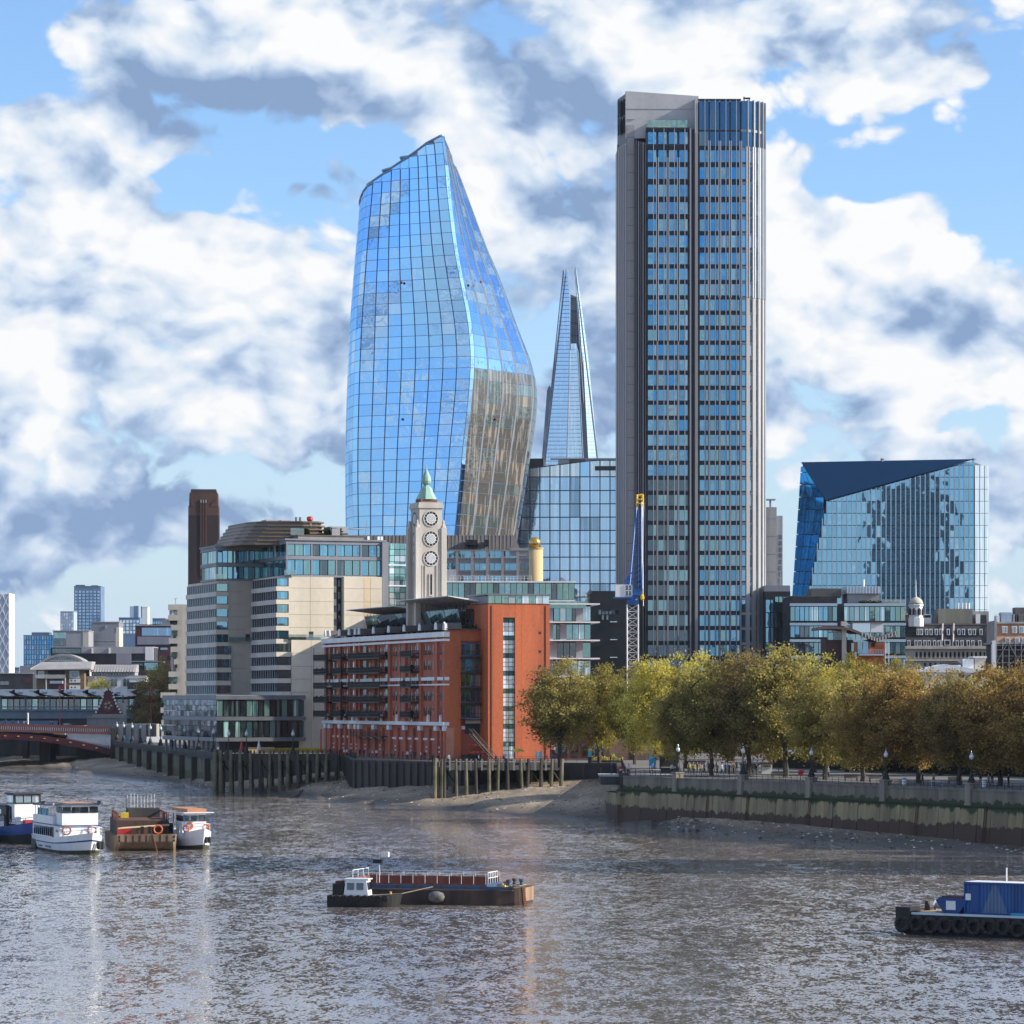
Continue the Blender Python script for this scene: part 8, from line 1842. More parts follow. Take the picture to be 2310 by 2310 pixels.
def stones():
    """cobbles and rubble strewn over the foreshore"""
    r = np.random.RandomState(8); mb = {0: MB(), 1: MB(), 2: MB()}
    ico = [(0, 0, 1), (.9, 0, .3), (.28, .85, .3), (-.72, .53, .3), (-.72, -.53, .3), (.28, -.85, .3)]; fc = [(0, 1, 2), (0, 2, 3), (0, 3, 4), (0, 4, 5), (0, 5, 1)]
    n, k = BEACH[1], BEACH[2]; G = BV.reshape(n+1, k+1, 3); cnt = 0
    while cnt < 5200:
        i = r.randint(20, n); j = r.randint(1, k); p = G[i, j]+(G[min(i+1, n), j]-G[i, j])*r.rand()
        px = CX+p[0]/p[1]*F
        if px < 300 or px > 2330 or p[2] < .02: continue
        s_ = .07+.3*r.rand()**4; a = r.rand()*6.28; ca, sa = math.cos(a)*s_, math.sin(a)*s_
        mb[r.randint(3)].add([(p[0]+x*ca-y*sa, p[1]+x*sa+y*ca, p[2]-.03+z*s_*.8) for x, y, z in ico], fc); cnt += 1
    big = MB(); 
    for c in range(3): big.cm = c; big.add(mb[c].v, mb[c].f)
    tag(big.build('beach_stones', ['stone_pale', 'rust_tan', 'concrete_dark']), 'loose cobbles and rubble strewn over the foreshore', 'stones', None, 'stuff')
stones()
# ================================================================== boats
def hull(L, B, levels, bow=.4, rake=2.0, stern=.85, sheer=.6, narrow=.7, n=18):
    """ring loft; levels: list of (height, material index of the strake below it). returns MB in boat frame (x forward)"""
    mb = MB(); rings = []
    zs = [z for z, _ in levels]; lo, hi = zs[-1], zs[0]
    for i in range(n+1):
        t = i/n; b = B/2*(1-max(0, (t-(1-bow))/bow)**2.3)*(stern+(1-stern)*min(1, t/.2)); row = []
        for k, z in enumerate(zs):
            f = (hi-z)/(hi-lo); y = b*(1-(1-narrow)*f**1.6); zz = z+(sheer*max(0, (t-.45)/.55)**2*(1-f) if k < len(zs)-1 else 0); x = -L/2+L*t-rake*f*max(0, (t-.6)/.4)**2
            row.append((x, max(y, .03), zz))
        rings.append(row)
    m = len(zs)
    vs = [p for r in rings for p in r]+[(p[0], -p[1], p[2]) for r in rings for p in r]; N = len(rings)*m
    mb.v = vs; mb.f = []; mb.mi = []
    for i in range(n):
        for k in range(m-1):
            a = i*m+k; mb.f.append((a, a+1, a+m+1, a+m)); mb.mi.append(levels[k+1][1]); mb.f.append((a+N, a+m+N, a+m+1+N, a+1+N)); mb.mi.append(levels[k+1][1])
        mb.f.append((i*m, (i+1)*m, (i+1)*m+N, i*m+N)); mb.mi.append(levels[0][1])
    for k in range(m-1): mb.f.append((k, k+N, k+1+N, k+1)); mb.mi.append(levels[k+1][1]); a = n*m+k; mb.f.append((a, a+1, a+1+N, a+N)); mb.mi.append(levels[k+1][1])
    return mb
def boat_root(name, label, xb, yb, xs, ys, cat, L=None):
    """root amidships between bow waterline pixel and stern waterline pixel"""
    db, ds = WD(yb), WD(ys); b = Vector((PX(xb, db), db)); s = Vector((PX(xs, ds), ds)); d = b-s; c = (b+s)/2
    return thing(name, label, cat, (c.x, c.y, 0), math.atan2(d.y, d.x)), d.length
def ring(par, loc, ax, m='orange', r=.38, name='life_ring'):
    mb = MB(); n = 14
    pts = [Vector((r*math.cos(t), 0, r*math.sin(t))) for t in lin(0, 2*math.pi, n)]
    for a, b in zip(pts, pts[1:]): mb.tube(a, b, .1, 6)
    o = mb.build(name, m, par, loc); o.rotation_euler = (0, 0, ax); return o
def rails(par, pts, h, m='white', name='railing', step=1.2, r=.035, bars=2):
    mb = MB()
    for a, b in zip(pts, pts[1:]):
        a, b = Vector(a), Vector(b); n = max(1, int((b-a).length/step))
        for i in range(n+1): p = a.lerp(b, i/n); mb.tube(p, p+Vector((0, 0, h)), r, 5)
        for k in range(bars): q = Vector((0, 0, h*(k+1)/bars)); mb.tube(a+q, b+q, r, 5)
    return mb.build(name, m, par)
def white_boat():
    o, L = boat_root('passenger_boat', 'white passenger boat with a blue stripe, bow towards the camera', 214, 1930, 112, 1911, 'boat'); L = 22.5; B = 5.6
    hull(L, B, [(1.75, 0), (1.15, 0), (1.0, 1), (.25, 0), (-.5, 2)], .42, 1.6, .9, .9, .78).build('hull', ['white_gloss', 'boat_blue', 'boot_green'], o)
    a, b = -10.8, 2.0
    bx(o, 'saloon', 'white_gloss', a, b+2.4, -2.45, 2.45, 1.4, 3.25); bx(o, 'upper_bulwark', 'white_gloss', a+.4, b-1.2, -2.5, 2.5, 3.25, 4.25); bx(o, 'deck_edge', 'boat_blue', a, b+2.6, -2.6, 2.6, 3.2, 3.32)
    for s in (-1, 1):
        for k in range(9): bx(o, 'saloon_window', 'glass_dark', a+.8+1.15*k, a+1.6+1.15*k, s*2.47-.03, s*2.47+.03, 1.85, 2.95)
        for k in range(2): MB().lathe([(.02, -.03), (.16, -.03), (.16, .03), (.02, .03)], (0, 0, 0), 10).build('porthole', 'glass_dark', o).matrix_local = Matrix.Translation((b+.6+.8*k, s*2.46, 2.6)) @ Matrix.Rotation(math.pi/2, 4, 'X')
        bx(o, 'hull_port', 'boat_blue', -6.5, -4.9, s*2.62-.05, s*2.62+.05, .45, .62); bx(o, 'hull_port', 'boat_blue', -2.5, .2, s*2.68-.05, s*2.68+.05, .5, .68)
        for k in range(7): bx(o, 'awning_post', 'white', a+1+1.5*k, a+1.07+1.5*k, s*2.35-.04, s*2.35+.04, 4.25, 5.35)
        for k in range(5): bx(o, 'upper_window', 'glass_blue', a+2.2+1.2*k, a+3.1+1.2*k, s*2.3-.03, s*2.3+.03, 4.3, 5.1)
    bx(o, 'wheelhouse', 'white_gloss', b-.6, b+2.6, -2.2, 2.2, 3.25, 4.75); bx(o, 'wheelhouse_top', 'white_gloss', b-.6, b+2.6, -2.2, 2.2, 5.55, 5.75)
    for k in range(4): bx(o, 'front_window', 'glass_dark', b+2.55, b+2.66, -2.1+1.07*k, -1.15+1.07*k, 4.8, 5.5)
    for s in (-1, 1):
        for k in range(3): bx(o, 'side_window', 'glass_dark', b-.5+1.03*k, b+.4+1.03*k, s*2.17-.05, s*2.17+.05, 4.8, 5.5)
    MB().prism([(a+.2, -2.5, 5.35), (b-.8, -2.5, 5.55), (b+3.4, -2.4, 5.78), (b+3.4, -2.4, 5.95), (b-.8, -2.5, 5.75), (a+.2, -2.5, 5.5)], (0, 5.0, 0)).build('awning_roof', 'coaming_blue', o)
    bx(o, 'roof_mat', 'tan_cloth', b-4, b+2, -1.6, 1.6, 5.82, 5.95); bx(o, 'floodlight', 'black_iron', b+3.3, b+3.6, 1.9, 2.3, 5.95, 6.25); bx(o, 'floodlight', 'black_iron', a+4.9, a+5.3, -2.5, -2.1, 5.6, 5.95)
    MB().lathe([(.28, -.05), (.28, .05), (.02, .06)], (0, 0, 0), 12).build('searchlight', 'white', o).matrix_local = Matrix.Translation((b-.3, -2.6, 5.6)) @ Matrix.Rotation(math.pi/2, 4, 'X')
    bx(o, 'stair', 'white', b-1.6, b-.7, -2.55, -2.0, 3.3, 4.3); bx(o, 'saloon_door', 'brick_brown', b-1.8, b-.9, -2.5, -2.42, 1.7, 3.0)
    rails(o, [(b+2.6, -2.4, 1.95), (6.8, -2.15, 2.25), (9.4, -.9, 2.5), (10.6, 0, 2.6), (9.4, .9, 2.5), (6.8, 2.15, 2.25), (b+2.6, 2.4, 1.95)], .8)
    ring(o, (b+2.8, -1.7, 2.7), math.pi/2, 'ring_brown', .5); ring(o, (b+2.8, 1.4, 2.7), math.pi/2, 'ring_brown', .5)
    for k in range(2): MB().lathe([(.05, -.5), (.3, -.35), (.3, .35), (.05, .5)], (10.1-.5*k, 1.0+.5*k, 1.1), 8).build('fender', 'tyre', o)
    MB().box(-11.1, -8.6, -2.6, 2.6, .1, 1.2).build('stern_fendering', 'hull_black', o)
mat('boot_green', (.03, .04, .02), (.07, .07, .035), 1, .7); mat('ring_brown', (.30, .10, .06), None, 3, .6)
white_boat()
def small_white_boat():
    o, L = boat_root('small_passenger_boat', 'small white boat with orange life rings at the right of the moored group', 460, 1917, 402, 1907, 'boat'); L = 15; B = 4.2; o.location.x -= .1
    hull(L, B, [(1.75, 0), (1.1, 0), (.3, 0), (-.5, 1)], .45, 1.2, .9, .9, .75).build('hull', ['white_gloss', 'boot_green'], o)
    bx(o, 'wheelhouse', 'white_gloss', -1.2, 2.2, -1.5, 1.5, 1.7, 3.3); bx(o, 'wheelhouse_top', 'white_gloss', -1.2, 2.2, -1.5, 1.5, 4.1, 4.3)
    for k in range(3): bx(o, 'front_window', 'glass_dark', 2.15, 2.24, -1.45+k, -.6+k, 3.35, 4.05)
    for s in (-1, 1): bx(o, 'side_window', 'glass_dark', -1.1, 2.1, s*1.46-.04, s*1.46+.04, 3.35, 4.05); bx(o, 'saloon_screen', 'glass_pale', -6.8, -1.3, s*1.8-.04, s*1.8+.04, 1.9, 3.0)
    bx(o, 'cabin_low', 'white_gloss', -6.8, -1.25, -1.75, 1.75, 1.4, 2.2)
    MB().prism([(-7.2, -1.9, 4.2), (4.6, -1.9, 4.4), (4.6, -1.9, 4.52), (-7.2, -1.9, 4.35)], (0, 3.8, 0)).build('canopy_roof', 'white_gloss', o); bx(o, 'roof_roll', 'tan_cloth', -5, 3.6, -1.2, 1.2, 4.5, 4.9)
    for x in (-7, -4.2, -1.4, 4.3):
        for s in (-1, 1): bx(o, 'canopy_post', 'boat_blue', x, x+.08, s*1.8-.04, s*1.8+.04, 1.7, 4.3)
    rails(o, [(2.4, -1.9, 1.95), (5, -1.3, 2.25), (7, 0, 2.5), (5, 1.3, 2.25), (2.4, 1.9, 1.95)], .8)
    ring(o, (2.3, -.6, 2.75), math.pi/2); ring(o, (4.2, -1.5, 2.5), math.pi/2-.5); ring(o, (6.2, .5, 2.7), math.pi/2); 
    for k in range(2): MB().lathe([(.05, -.4), (.25, -.3), (.25, .3), (.05, .4)], (6.7, .4+.4*k, 1.2), 8).build('fender', 'tyre', o)
small_white_boat()
def rusty_barge():
    o, L = boat_root('rusty_barge', 'rusty brown steel barge moored between the two white boats', 334, 1922, 300, 1898, 'barge'); L = 26; B = 7.6
    n = 14; rings = []
    def sec(x, w, zb, zt): return [(x, -w, zt), (x, -w*.98, zb+.5), (x, -w*.9, zb), (x, w*.9, zb), (x, w*.98, zb+.5), (x, w, zt)]
    rings = [sec(-L/2, B/2, -.5, 1.6), sec(-L/4, B/2, -.6, 1.6), sec(L/4, B/2, -.6, 1.65), sec(L/2-2.5, B/2*.99, -.5, 1.8), sec(L/2-.8, B/2*.97, .3, 1.95), sec(L/2, B/2*.93, 1.0, 2.05)]
    MB().loft(rings).build('hull', 'rust_tan', o)
    for k in range(8): bx(o, 'bow_plate', 'rust_tan', L/2-.02, L/2+.12, -3.2+k*.82, -2.65+k*.82, 1.15, 1.95)
    for s in (-1, 1):
        for zz in (1.25, 1.7): MB().lathe([(.02, 0), (.14, 0), (.14, .05)], (0, 0, 0), 8).build('hawse_hole', 'black_iron', o).matrix_local = Matrix.Translation((L/2+.06, s*3.3, zz)) @ Matrix.Rotation(math.pi/2, 4, 'Y')
    bx(o, 'hold_coaming', 'rust_hull', -11, 5.5, -3.2, 3.2, 1.6, 3.4); bx(o, 'hold_inside', 'rust', -10.6, 5.1, -2.9, 2.9, 3.38, 3.46); bx(o, 'hatch_beam', 'hold_red', -9, 4, -3.1, -2.9, 4.2, 4.4); bx(o, 'hatch_beam', 'hold_red', -9, 4, 2.9, 3.1, 4.2, 4.4)
    for x in (-9, -4.5, 0, 3.8): 
        for s in (-1, 1): bx(o, 'hatch_post', 'hold_red', x, x+.2, s*3.0-.1, s*3.0+.1, 3.4, 4.3)
    bx(o, 'deck_house', 'concrete_dark', -10.5, -6, -1.2, 2.8, 3.4, 4.6); rails(o, [(-10.5, -1.2, 4.6), (-6, -1.2, 4.6), (-6, 2.8, 4.6), (-10.5, 2.8, 4.6), (-10.5, -1.2, 4.6)], 1.2, 'scaffold')
    for k in range(9): MB().tube((-10.2+.45*k, -1.0+.4*k, 4.6), (-10.2+.45*k, -1.0+.4*k, 6.2+.2*math.sin(k)), .035, 5).build('stacked_pole', 'white', o)
    bx(o, 'yellow_winch', 'yellow', -5.4, -4.2, -2.2, -1.2, 3.45, 4.1); bx(o, 'red_tank', 'red', 6, 8.2, -3.2, -1.6, 1.8, 2.6); bx(o, 'winch_box', 'rust', 7, 9, -.8, .9, 1.9, 2.8); bx(o, 'bollard', 'black_iron', 10.5, 10.9, -.6, -.2, 2.0, 2.9); bx(o, 'bollard', 'black_iron', 10.5, 10.9, .3, .7, 2.0, 2.9)
    MB().path([(6, 3.2, 2.9), (12, -3.0, 2.75), (12.2, -3.4, 2.7)], .12, 6).build('spare_spar', 'rope', o); ring(o, (12.6, 1.4, 2.6), math.pi/2, 'orange', .5)
    ch = MB(); p = Vector((L/2+.15, .7, 2.1))
    for k in range(16): ch.lathe([(.07, -.12), (.12, 0), (.07, .12)], (L/2+.15+.02*k, .7+.04*k, 2.0-.16*k), 6)
    ch.build('mooring_chain', 'rust', o)
rusty_barge()
def blue_tugs():
    o, L = boat_root('black_tug', 'black hulled tug with white wheelhouse at the far left', 92, 1904, -10, 1893, 'tug'); L = 24; B = 6.4
    hull(L, B, [(2.0, 3), (1.3, 0), (.9, 0), (.3, 1), (-.5, 1)], .4, 1.0, .9, 1.2, .8).build('hull', ['boat_blue', 'hull_black', 'hull_black', 'deck'], o)
    bx(o, 'deck_house', 'black_clad', -9, 1.5, -2.1, 2.1, 2.0, 4.6); bx(o, 'wheelhouse', 'white_gloss', 1.0, 3.6, -1.7, 1.7, 2.4, 5.0); bx(o, 'wheelhouse_head', 'black_clad', .9, 3.7, -1.8, 1.8, 5.0, 6.2); bx(o, 'wheelhouse_roof', 'slate', .6, 4.1, -2.0, 2.0, 6.2, 6.4)
    for k in range(3): bx(o, 'front_window', 'glass_pale', 3.68, 3.76, -1.6+1.1*k, -.65+1.1*k, 5.15, 6.05)
    for s in (-1, 1): bx(o, 'side_window', 'glass_pale', 1.2, 3.4, s*1.82-.04, s*1.82+.04, 5.15, 6.05); bx(o, 'door', 'glass_dark', 1.8, 2.6, s*1.72-.04, s*1.72+.04, 2.6, 4.6)
    for k in range(4): bx(o, 'house_window', 'glass_pale', -8+2.2*k, -6.9+2.2*k, -2.16, -2.1, 3.2, 4.2)
    bx(o, 'roof_edge', 'slate', -9.3, 1.8, -2.4, 2.4, 4.6, 4.75); bx(o, 'forecastle', 'white_gloss', 3.7, 5.4, -1.5, 1.5, 2.2, 3.4); bx(o, 'red_locker', 'red', 5.6, 6.6, -1.3, -.2, 2.3, 3.0)
    rails(o, [(4, -2.4, 2.3), (8, -1.8, 2.6), (11, 0, 3.0)], .7, 'scaffold')
    o, L = boat_root('work_boat', 'low blue work boat with orange gear alongside the black tug', 55, 1897, -30, 1897, 'work boat'); L = 17; B = 5
    o.location.y -= 2; hull(L, B, [(1.7, 2), (1.0, 0), (.35, 1), (-.4, 1)], .3, .8, .95, .5, .85).build('hull', ['boat_blue', 'hull_black', 'deck'], o)
    bx(o, 'cabin', 'white_gloss', -3.2, 1.0, -1.5, 1.5, 1.6, 2.7); bx(o, 'cabin_window', 'glass_dark', -3.0, .8, -1.56, -1.5, 2.75, 3.4); bx(o, 'cabin_roof', 'hold_red', -3.4, 1.2, -1.7, 1.7, 3.4, 3.55)
    for x in (-3.1, -1.2, .8):
        for s in (-1, 1): bx(o, 'roof_post', 'white', x, x+.1, s*1.5-.05, s*1.5+.05, 2.7, 3.4)
    MB().lathe([(.3, -.7), (.75, -.6), (.75, .6), (.3, .7)], (0, 0, 0), 12).build('hose_reel', 'orange', o).matrix_local = Matrix.Translation((3.4, -.5, 2.3)) @ Matrix.Rotation(math.pi/2, 4, 'X')
    ring(o, (2.0, -1.6, 2.3), .3, 'tyre', .8, 'reel_rim')
    for k in range(6): ring(o, (-6+2.3*k, -2.45, .8), 0, 'tyre', .5, 'tyre_fender')
blue_tugs()
def barge_mid():
    yaw = -math.radians(15); D = 303.0
    o = thing('open_barge', 'long open rusty barge with white rails moored mid river', 'barge', (PX(986, D), D, 0), yaw); L = 16.6; B = 6.0
    h = MB()
    def sec(x, w, zb, zt, sh=0): return [(x, -w, zt), (x, -w, zb+.6), (x, -w*.92, zb), (x, w*.92, zb), (x, w, zb+.6), (x, w, zt)]
    h.loft([sec(-L/2, B/2*.8, .2, 1.5), sec(-L/2+2, B/2*.97, -.5, 1.38), sec(-L/4, B/2, -.6, 1.3), sec(L/4, B/2, -.6, 1.3), sec(L/2-2, B/2*.97, -.5, 1.42), sec(L/2-.4, B/2*.86, -.3, 1.55), sec(L/2, B/2*.78, -.2, 1.55)]); h.build('hull', 'rust_hull', o)
    a, b = -7.2, 5.2
    for s in (-1, 1): bx(o, 'coaming', 'coaming_blue', a, b, s*2.35-.12, s*2.35+.12, 1.3, 1.72); bx(o, 'hold_wall', 'hold_red', a, b, s*2.2-.03, s*2.2+.03, 1.42, 1.86 if s < 0 else 2.3)
    for x in (a, b): bx(o, 'coaming', 'coaming_blue', x-.12, x+.12, -2.5, 2.5, 1.3, 1.86)
    bx(o, 'hold_floor', 'hold_red', a, b, -2.2, 2.2, 1.30, 1.36); bx(o, 'hold_end', 'hold_red', a+.1, a+.2, -2.2, 2.2, 1.35, 2.3); bx(o, 'side_deck', 'deck_dark', -L/2+.5, L/2-.5, -2.85, -2.5, 1.3, 1.38); bx(o, 'side_deck', 'deck_dark', -L/2+.5, L/2-.5, 2.5, 2.85, 1.3, 1.38)
    rails(o, [(a, -2.35, 1.85), (b, -2.35, 1.85)], .9, 'white', 'near_railing', 1.12, .022, 1); rails(o, [(a, 2.35, 1.85), (b, 2.35, 1.85)], .9, 'white', 'far_railing', 1.12, .022, 1); rails(o, [(b, -1.6, 1.85), (b, 1.6, 1.85)], 1.0, 'white', 'end_railing', .8, .04, 2); rails(o, [(a, -2.35, 1.85), (a, 2.35, 1.85)], 1.1, 'white', 'end_railing', 1.2, .04, 1)
    bx(o, 'fore_deck', 'deck_dark', b+.15, L/2-.35, -2.5, 2.5, 1.42, 1.56); bx(o, 'deck_edge', 'coaming_blue', b+.1, L/2-.5, -2.62, -2.5, 1.42, 1.66)
    for x, y, m in ((6.9, -.8, 'coaming_blue'), (7.7, .6, 'coaming_blue'), (6.9, 1.2, 'coaming_blue'), (-7.9, -.9, 'coaming_blue'), (-7.9, .8, 'coaming_blue')): MB().lathe([(.22, 0), (.2, .1), (.16, .5), (.26, .55), (.26, .7), (.1, .75)], (x, y, 1.5), 10).build('bollard', m, o)
    for x, y, s_, m in ((6.0, -1.4, .5, 'mid_grey'), (6.2, -.2, .45, 'orange_dull'), (5.9, 1.0, .55, 'rust'), (6.5, -2.0, .35, 'yellow')): bx(o, 'deck_gear', m, x, x+s_, y, y+s_, 1.55, 1.55+s_*.7)
    rp = MB(); rr = random.Random(2)
    for k in range(3):
        pts = [(5.7+rr.uniform(0, 2.2), -2.2+rr.uniform(0, 4), 1.6+rr.uniform(0, .1)) for _ in range(9)]; rp.path(pts, .045, 5)
    rp.build('coiled_rope', 'rope', o)
    MB().lathe([(.05, -.75), (.38, -.6), (.5, -.2), (.5, .2), (.38, .6), (.05, .75)], (0, 0, 0), 14).build('fender_balloon', 'fender_grey', o, smooth=True).matrix_local = Matrix.Translation((.9, -3.3, .72)) @ Matrix.Rotation(math.pi/2, 4, 'Y')
    for y in (-1.9, -1.5, -1.2): 
        c = MB(); 
        for k in range(9): c.lathe([(.07, -.1), (.13, 0), (.07, .1)], (L/2+.1+.02*k, y+.03*math.sin(k), 1.55-.19*k), 6)
        c.build('anchor_chain', 'rust', o)
    bx(o, 'bow_plate', 'rust_tan2', L/2, L/2+.08, -.6, 2.3, .3, 1.5)
    p = (-5.9, 1.5); MB().tube((*p, 1.4), (*p, 4.4), .04, 6).build('lamp_mast', 'white', o); bx(o, 'flood_lamp', 'white', p[0]+.2, p[0]+.9, p[1]-.2, p[1]+.2, 4.0, 4.45); bx(o, 'flood_lamp', 'black_iron', p[0]-.5, p[0]+.3, p[1]-.3, p[1]+.1, 3.4, 3.75)
    # pusher tug alongside
    t = thing('small_tug', 'small black tug with a white cabin tied alongside the open barge', 'tug', (PX(826, 297), 297.5, 0), yaw+.06); L2 = 6.6; B2 = 2.6
    hull(L2, B2, [(1.0, 1), (.75, 0), (.3, 0), (-.3, 0)], .35, .4, .9, .25, .85).build('hull', ['hull_black', 'deck_dark'], t)
    cb = MB(); cb.prism([(-1.9, -.75, .9), (.35, -.75, .9), (.15, -.68, 2.35), (-1.7, -.68, 2.4)], (0, 1.5, 0)); cb.build('cabin', 'white_gloss', t)
    for k in range(2): bx(t, 'cabin_window', 'glass_dark', -1.55+.85*k, -.95+.85*k, -.80, -.70, 1.5, 2.1)
    for k in range(2): bx(t, 'front_window', 'glass_dark', .22, .34, -.6+.68*k, -.06+.68*k, 1.5, 2.15)
    bx(t, 'cabin_roof', 'white_gloss', -1.85, .35, -.8, .85, 2.38, 2.48); bx(t, 'engine_cover', 'hull_black', -2.9, -1.95, -.7, .7, .9, 2.0); bx(t, 'aft_gear', 'rust', -2.7, -2.1, -.5, .5, 2.0, 2.25)
    for k in range(9): ring(t, (-2.9+.62*k, -1.28, .8), .05, 'tyre', .2, 'tyre_fender')
    MB().tube((2.9, -.2, 1.1), (5.8, 1.0, 1.75), .05, 6).build('tow_rope', 'rope', t); MB().lathe([(.1, 0), (.08, .3), (.15, .35)], (2.2, 0, 1.0), 8).build('bitt', 'yellow', t)
mat('deck_dark', (.10, .085, .07), (.16, .12, .08), 1, .85); mat('fender_grey', (.20, .19, .18), (.10, .09, .085), 1.5, .8); mat('orange_dull', (.45, .16, .07), None, 1, .8); mat('rust_tan2', (.36, .25, .16), (.22, .13, .08), .8, .8, streak=True)
barge_mid()
def barge_right():
    yaw = -math.radians(33); D = 262.0
    o = thing('work_barge', 'flat work barge hung with black tyres at the right edge', 'barge', (PX(2032, D), D, 0), yaw); L = 26; B = 8.5; zd = 1.62
    h = MB(); h.loft([[(-.0, 0, zd), (.0, 0, .3), (1.2, .1, -.5), (1.2, B-.1, -.5), (0, B, .3), (0, B, zd)], [(L, 0, zd), (L, 0, .3), (L, .1, -.5), (L, B-.1, -.5), (L, B, .3), (L, B, zd)]]); h.build('hull', 'hull_black', o)
    bx(o, 'deck_plate', 'deck', .1, L, .1, B-.1, zd, zd+.06); bx(o, 'kerb', 'fin_steel', .9, L, -.06, .14, zd-.05, zd+.12); bx(o, 'end_fender', 'hull_black', -.35, .9, -.2, 1.6, .5, zd+.5); bx(o, 'end_fender', 'rust_hull', -.35, .6, 1.7, B, .6, zd+.2)
    for k in range(17):
        m = MB(); r = .52; pts = [Vector((r*math.cos(t), 0, r*math.sin(t))) for t in lin(0, 2*math.pi, 16)]
        for a, b in zip(pts, pts[1:]): m.tube(a, b, .19, 7)
        q = m.build('tyre_fender', 'tyre', o, (.25+1.22*k, -.24, .82-.0*k+.06*math.sin(k*2.1)), True); q.rotation_euler = (random.uniform(-.1, .1), 0, random.uniform(-.12, .12))
        MB().tube((.25+1.22*k, -.1, 1.2), (.25+1.22*k, -.02, zd+.1), .03, 4).build('tyre_chain', 'rust', o)
    MB().lathe([(.2, -.5), (.42, -.45), (.25, -.4), (.25, .4), (.42, .45), (.2, .5)], (0, 0, 0), 12).build('winch_drum', 'mid_grey', o).matrix_local = Matrix.Translation((1.7, 3.6, zd+.5)) @ Matrix.Rotation(math.pi/2, 4, 'Y')
    bx(o, 'bollard', 'rust', .4, .7, 3.4, 3.7, zd, zd+.8); bx(o, 'gear_box', 'rust_tan', 2.6, 3.6, 3.2, 4.0, zd+.06, zd+.35); bx(o, 'wall_strip', 'rust', 3.6, 5.0, 3.3, 3.5, zd+.06, zd+.5); MB().path([(1, 1.5, zd+.1), (2, 2.4, zd+.12), (2.8, 1.6, zd+.1), (3.4, 2.6, zd+.12)], .06, 5).build('deck_rope', 'rope', o); bx(o, 'blue_tarp', 'cyan', 9.2, 10.4, .2, .7, zd+.06, zd+.3)
    # skip and containers: things of their own standing on the deck
    def onto(x, y): c, s = math.cos(yaw), math.sin(yaw); return (o.location.x+c*x-s*y, o.location.y+s*x+c*y, zd+.06)
    for k, (x, y, lab) in enumerate(((2.8, .7, 'blue skip with a white square on the barge deck'), (4.0, 4.4, 'second blue skip partly hidden behind the first'))):
        sk = thing('skip', lab, 'skip', onto(x, y), yaw); MB().prism([(.55, 0, 0), (1.75, 0, 0), (2.5, 0, .95), (2.3, 0, 1.2), (.2, 0, 1.25), (-.15, 0, 1.0)], (0, 1.6, 0)).build('body', 'container_blue', sk); bx(sk, 'rubble', 'rust', .3, 2.1, .15, 1.45, 1.2, 1.36); bx(sk, 'rim', 'boat_blue', -.1, 2.45, -.05, 0, 1.0, 1.12)
        if k == 0: bx(sk, 'white_square', 'white', .75, 1.55, -.03, 0, .3, 1.02)
    for k, (x, y, w, lab) in enumerate(((5.05, .7, 6.1, 'corrugated blue shipping container with a faded pale triangle'), (11.35, .5, 6.1, 'dark blue container cut by the right edge'))):
        c = thing('shipping_container', lab, 'container', onto(x, y), yaw); H = 2.5; d = 2.44
        mb = MB(); n = int(w/.28); pts = []
        for i in range(n): 
            x0 = w*i/n; s = w/n; pts += [(x0, 0), (x0+s*.35, 0), (x0+s*.5, .07), (x0+s*.85, .07)]
        pts.append((w, 0)); mb.prism([(p[0], p[1]+.06, .12) for p in pts]+[(w, d-.06, .12), (0, d-.06, .12)], (0, 0, H-.24)); mb.build('corrugated_body', ['container_mark', 'container_blue'][k], c)
        for zz in (0, H-.14): bx(c, 'rail', 'container_blue', 0, w, 0, .1, zz, zz+.14); bx(c, 'rail', 'container_blue', 0, w, d-.1, d, zz, zz+.14); bx(c, 'end_rail', 'container_blue', 0, .1, .1, d-.1, zz, zz+.14)
        for xx in (0, w-.12): 
            for yy in (0, d-.12): bx(c, 'corner_post', 'container_blue', xx, xx+.12, yy-.01, yy+.12, .13, H-.13)
        bx(c, 'roof', 'white', .05, w-.05, .1, d-.1, H-.1, H+.02)
        if k == 0: bx(c, 'door', 'container_blue', .65, 1.25, .02, .07, .2, 2.3); bx(c, 'white_notice', 'white', .15, .6, -.03, .0, 1.1, 1.6); MB().tube((2.9, 1.5, H), (2.9, 1.5, H+1.1), .06, 6).build('vent_pipe', 'white', c)
def cont_mark():
    """faded triangle printed on the container side"""
    m = bpy.data.materials.new('container_mark'); m.use_nodes = True; t = NT(m.node_tree); b = t.N['Principled BSDF']
    tc_ = t.n('ShaderNodeTexCoord').outputs['Object']; sx = t.n('ShaderNodeSeparateXYZ'); t.L.new(tc_, sx.inputs[0])
    hw = t.math('MULTIPLY', t.math('SUBTRACT', 2.7, sx.outputs[2]), .42); dx = t.math('ABSOLUTE', t.math('SUBTRACT', sx.outputs[0], 2.55)); tri = t.math('LESS_THAN', dx, hw)
    pos = t.n('ShaderNodeNewGeometry').outputs['Position']; n = t.maprange(t.noise(t.vec('MULTIPLY', pos, (1, 1, .15)), .9, 5, .6), .35, .65)
    base = t.mix(n, (.022, .10, .29), (.018, .065, .19)); pale = t.mix(n, (.11, .18, .30), (.06, .12, .25)); rust_ = t.maprange(t.noise(t.vec('MULTIPLY', pos, (1, 1, .1)), 2.2, 4, .6), .62, .72)
    c = t.mix(t.math('MULTIPLY', rust_, .6), t.mix(tri, base, pale), (.07, .05, .045)); t.put(c, b.inputs['Base Color']); b.inputs['Roughness'].default_value = .5; MATS['container_mark'] = m
cont_mark()
barge_right()
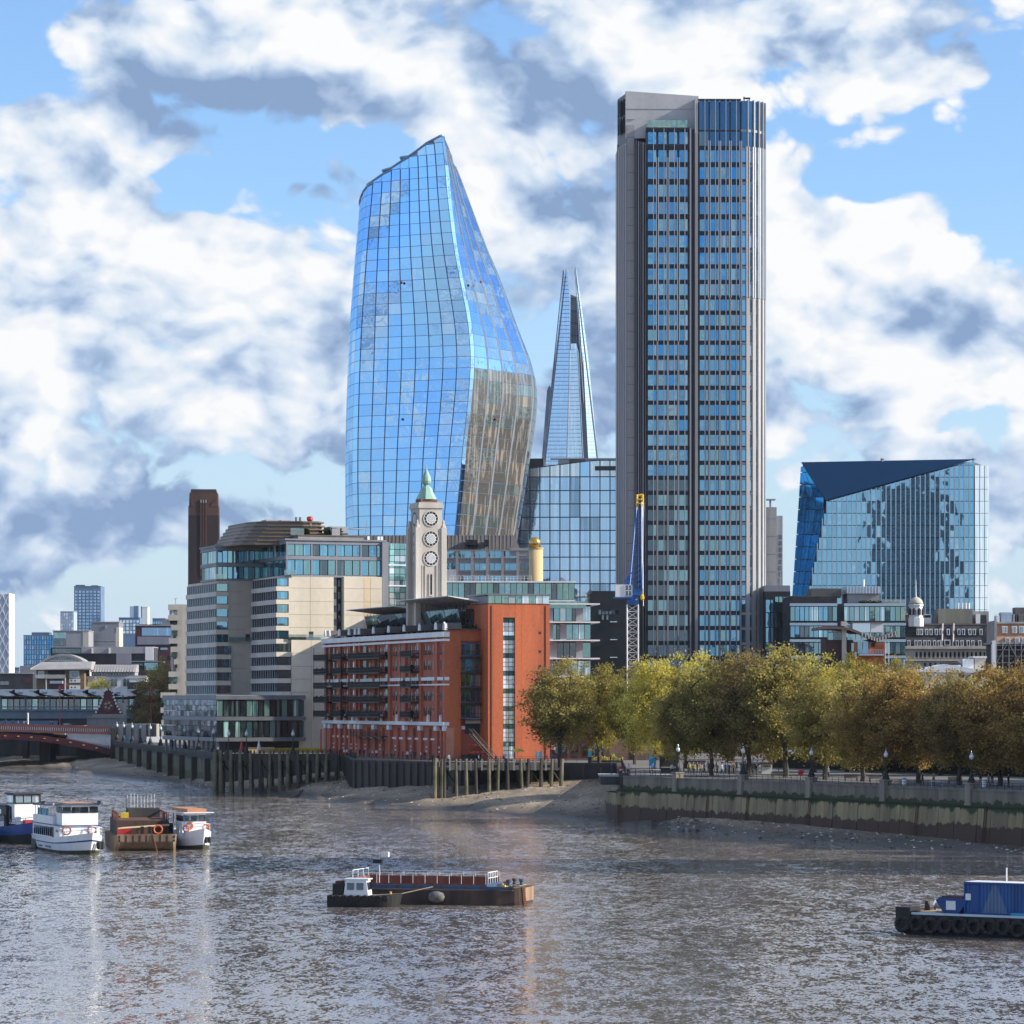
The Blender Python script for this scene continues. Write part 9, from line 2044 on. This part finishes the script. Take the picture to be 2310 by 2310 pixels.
# ================================================================== moist air: far things pale a little
def haze():
    m = bpy.data.materials.new('haze'); m.use_nodes = True; t = NT(m.node_tree); t.N.clear()
    v = t.n('ShaderNodeVolumePrincipled'); v.inputs['Color'].default_value = (.80, .88, 1, 1); v.inputs['Density'].default_value = .000018; v.inputs['Anisotropy'].default_value = .2
    o = t.n('ShaderNodeOutputMaterial'); t.L.new(v.outputs[0], o.inputs['Volume'])
    tag(MB().box(-3200, 3200, -1700, 4400, -1.5, 330).build('haze', m), 'thin pale air over the river and city', None, None, 'stuff')
haze()
# ------------------------------------------------------------------ pieces of parts go under their part (window under wheelhouse, rail under balcony ...)
RULES = {'saloon_window': 'saloon', 'porthole': 'saloon', 'front_window': ('wheelhouse', 'cabin'), 'side_window': ('wheelhouse', 'cabin'), 'cabin_window': 'cabin', 'house_window': 'deck_house', 'dormer_window': 'dormer', 'window_glass': 'window_frame',
         'balcony_rail': 'balcony', 'corner_frame': 'corner_window', 'balcony_window': 'balcony_box', 'gable_window': 'gable', 'panel_window': 'white_panel', 'rubble': 'body', 'white_square': 'body', 'white_notice': 'corrugated_body', 'vent_pipe': 'roof', 'hatch': 'body', 'counter': 'body',
         'lantern_glass': 'lantern', 'lantern_roof': 'lantern', 'slit_frame': 'slit_window', 'slit_sill': 'slit_window', 'parapet_cap': 'parapet', 'finial': 'copper_roof', 'roof_batten': 'roof_leaf', 'louvre_post': 'plant_louvre', 'rib_tip': 'rib', 'turret_roof': 'small_turret', 'plant_vent': 'plant_box',
         'bay_frame': 'balcony', 'upper_window': ('upper_wall', 'upper_bulwark'), 'mansard_hip': 'mansard_roof', 'roof_seam': 'roof', 'canopy_port': 'canopy', 'canopy_node': 'canopy', 'louvre_riser': 'louvre_tray', 'chimney_head': 'chimney_pier', 'rail': 'corrugated_body', 'canopy_rib': 'canopy', 'crest_vault': 'parapet_crest', 'tyre_chain': 'tyre_fender'}
def base(n): return n.rsplit('.', 1)[0] if n[-3:].isdigit() and n[-4:-3] == '.' else n
def centre(o):
    c = o.data.vertices; k = max(1, len(c)//8); s = Vector((0, 0, 0)); m = 0
    for i in range(0, len(c), k): s += c[i].co; m += 1
    return o.matrix_basis @ (s/m)
roots = {}
for o in COL.objects:
    if o.parent is not None and o.parent.parent is None and o.type == 'MESH': roots.setdefault(o.parent.name, []).append(o)
for r_, kids in roots.items():
    by = {}
    for k in kids: by.setdefault(base(k.name), []).append(k)
    for cn, pn in RULES.items():
        if cn not in by: continue
        for pname in (pn if isinstance(pn, tuple) else (pn,)):
            cand = [p for p in by.get(pname, []) if tuple(p.rotation_euler) == (0, 0, 0)]
            if cand: break
        if not cand: continue
        pc = [(p, centre(p)) for p in cand]
        for ch in by[cn]:
            c = centre(ch); p = min(pc, key=lambda q: (q[1]-c).length)[0]
            ch.matrix_local = Matrix.Translation(-p.location) @ ch.matrix_basis.copy(); ch.parent = p
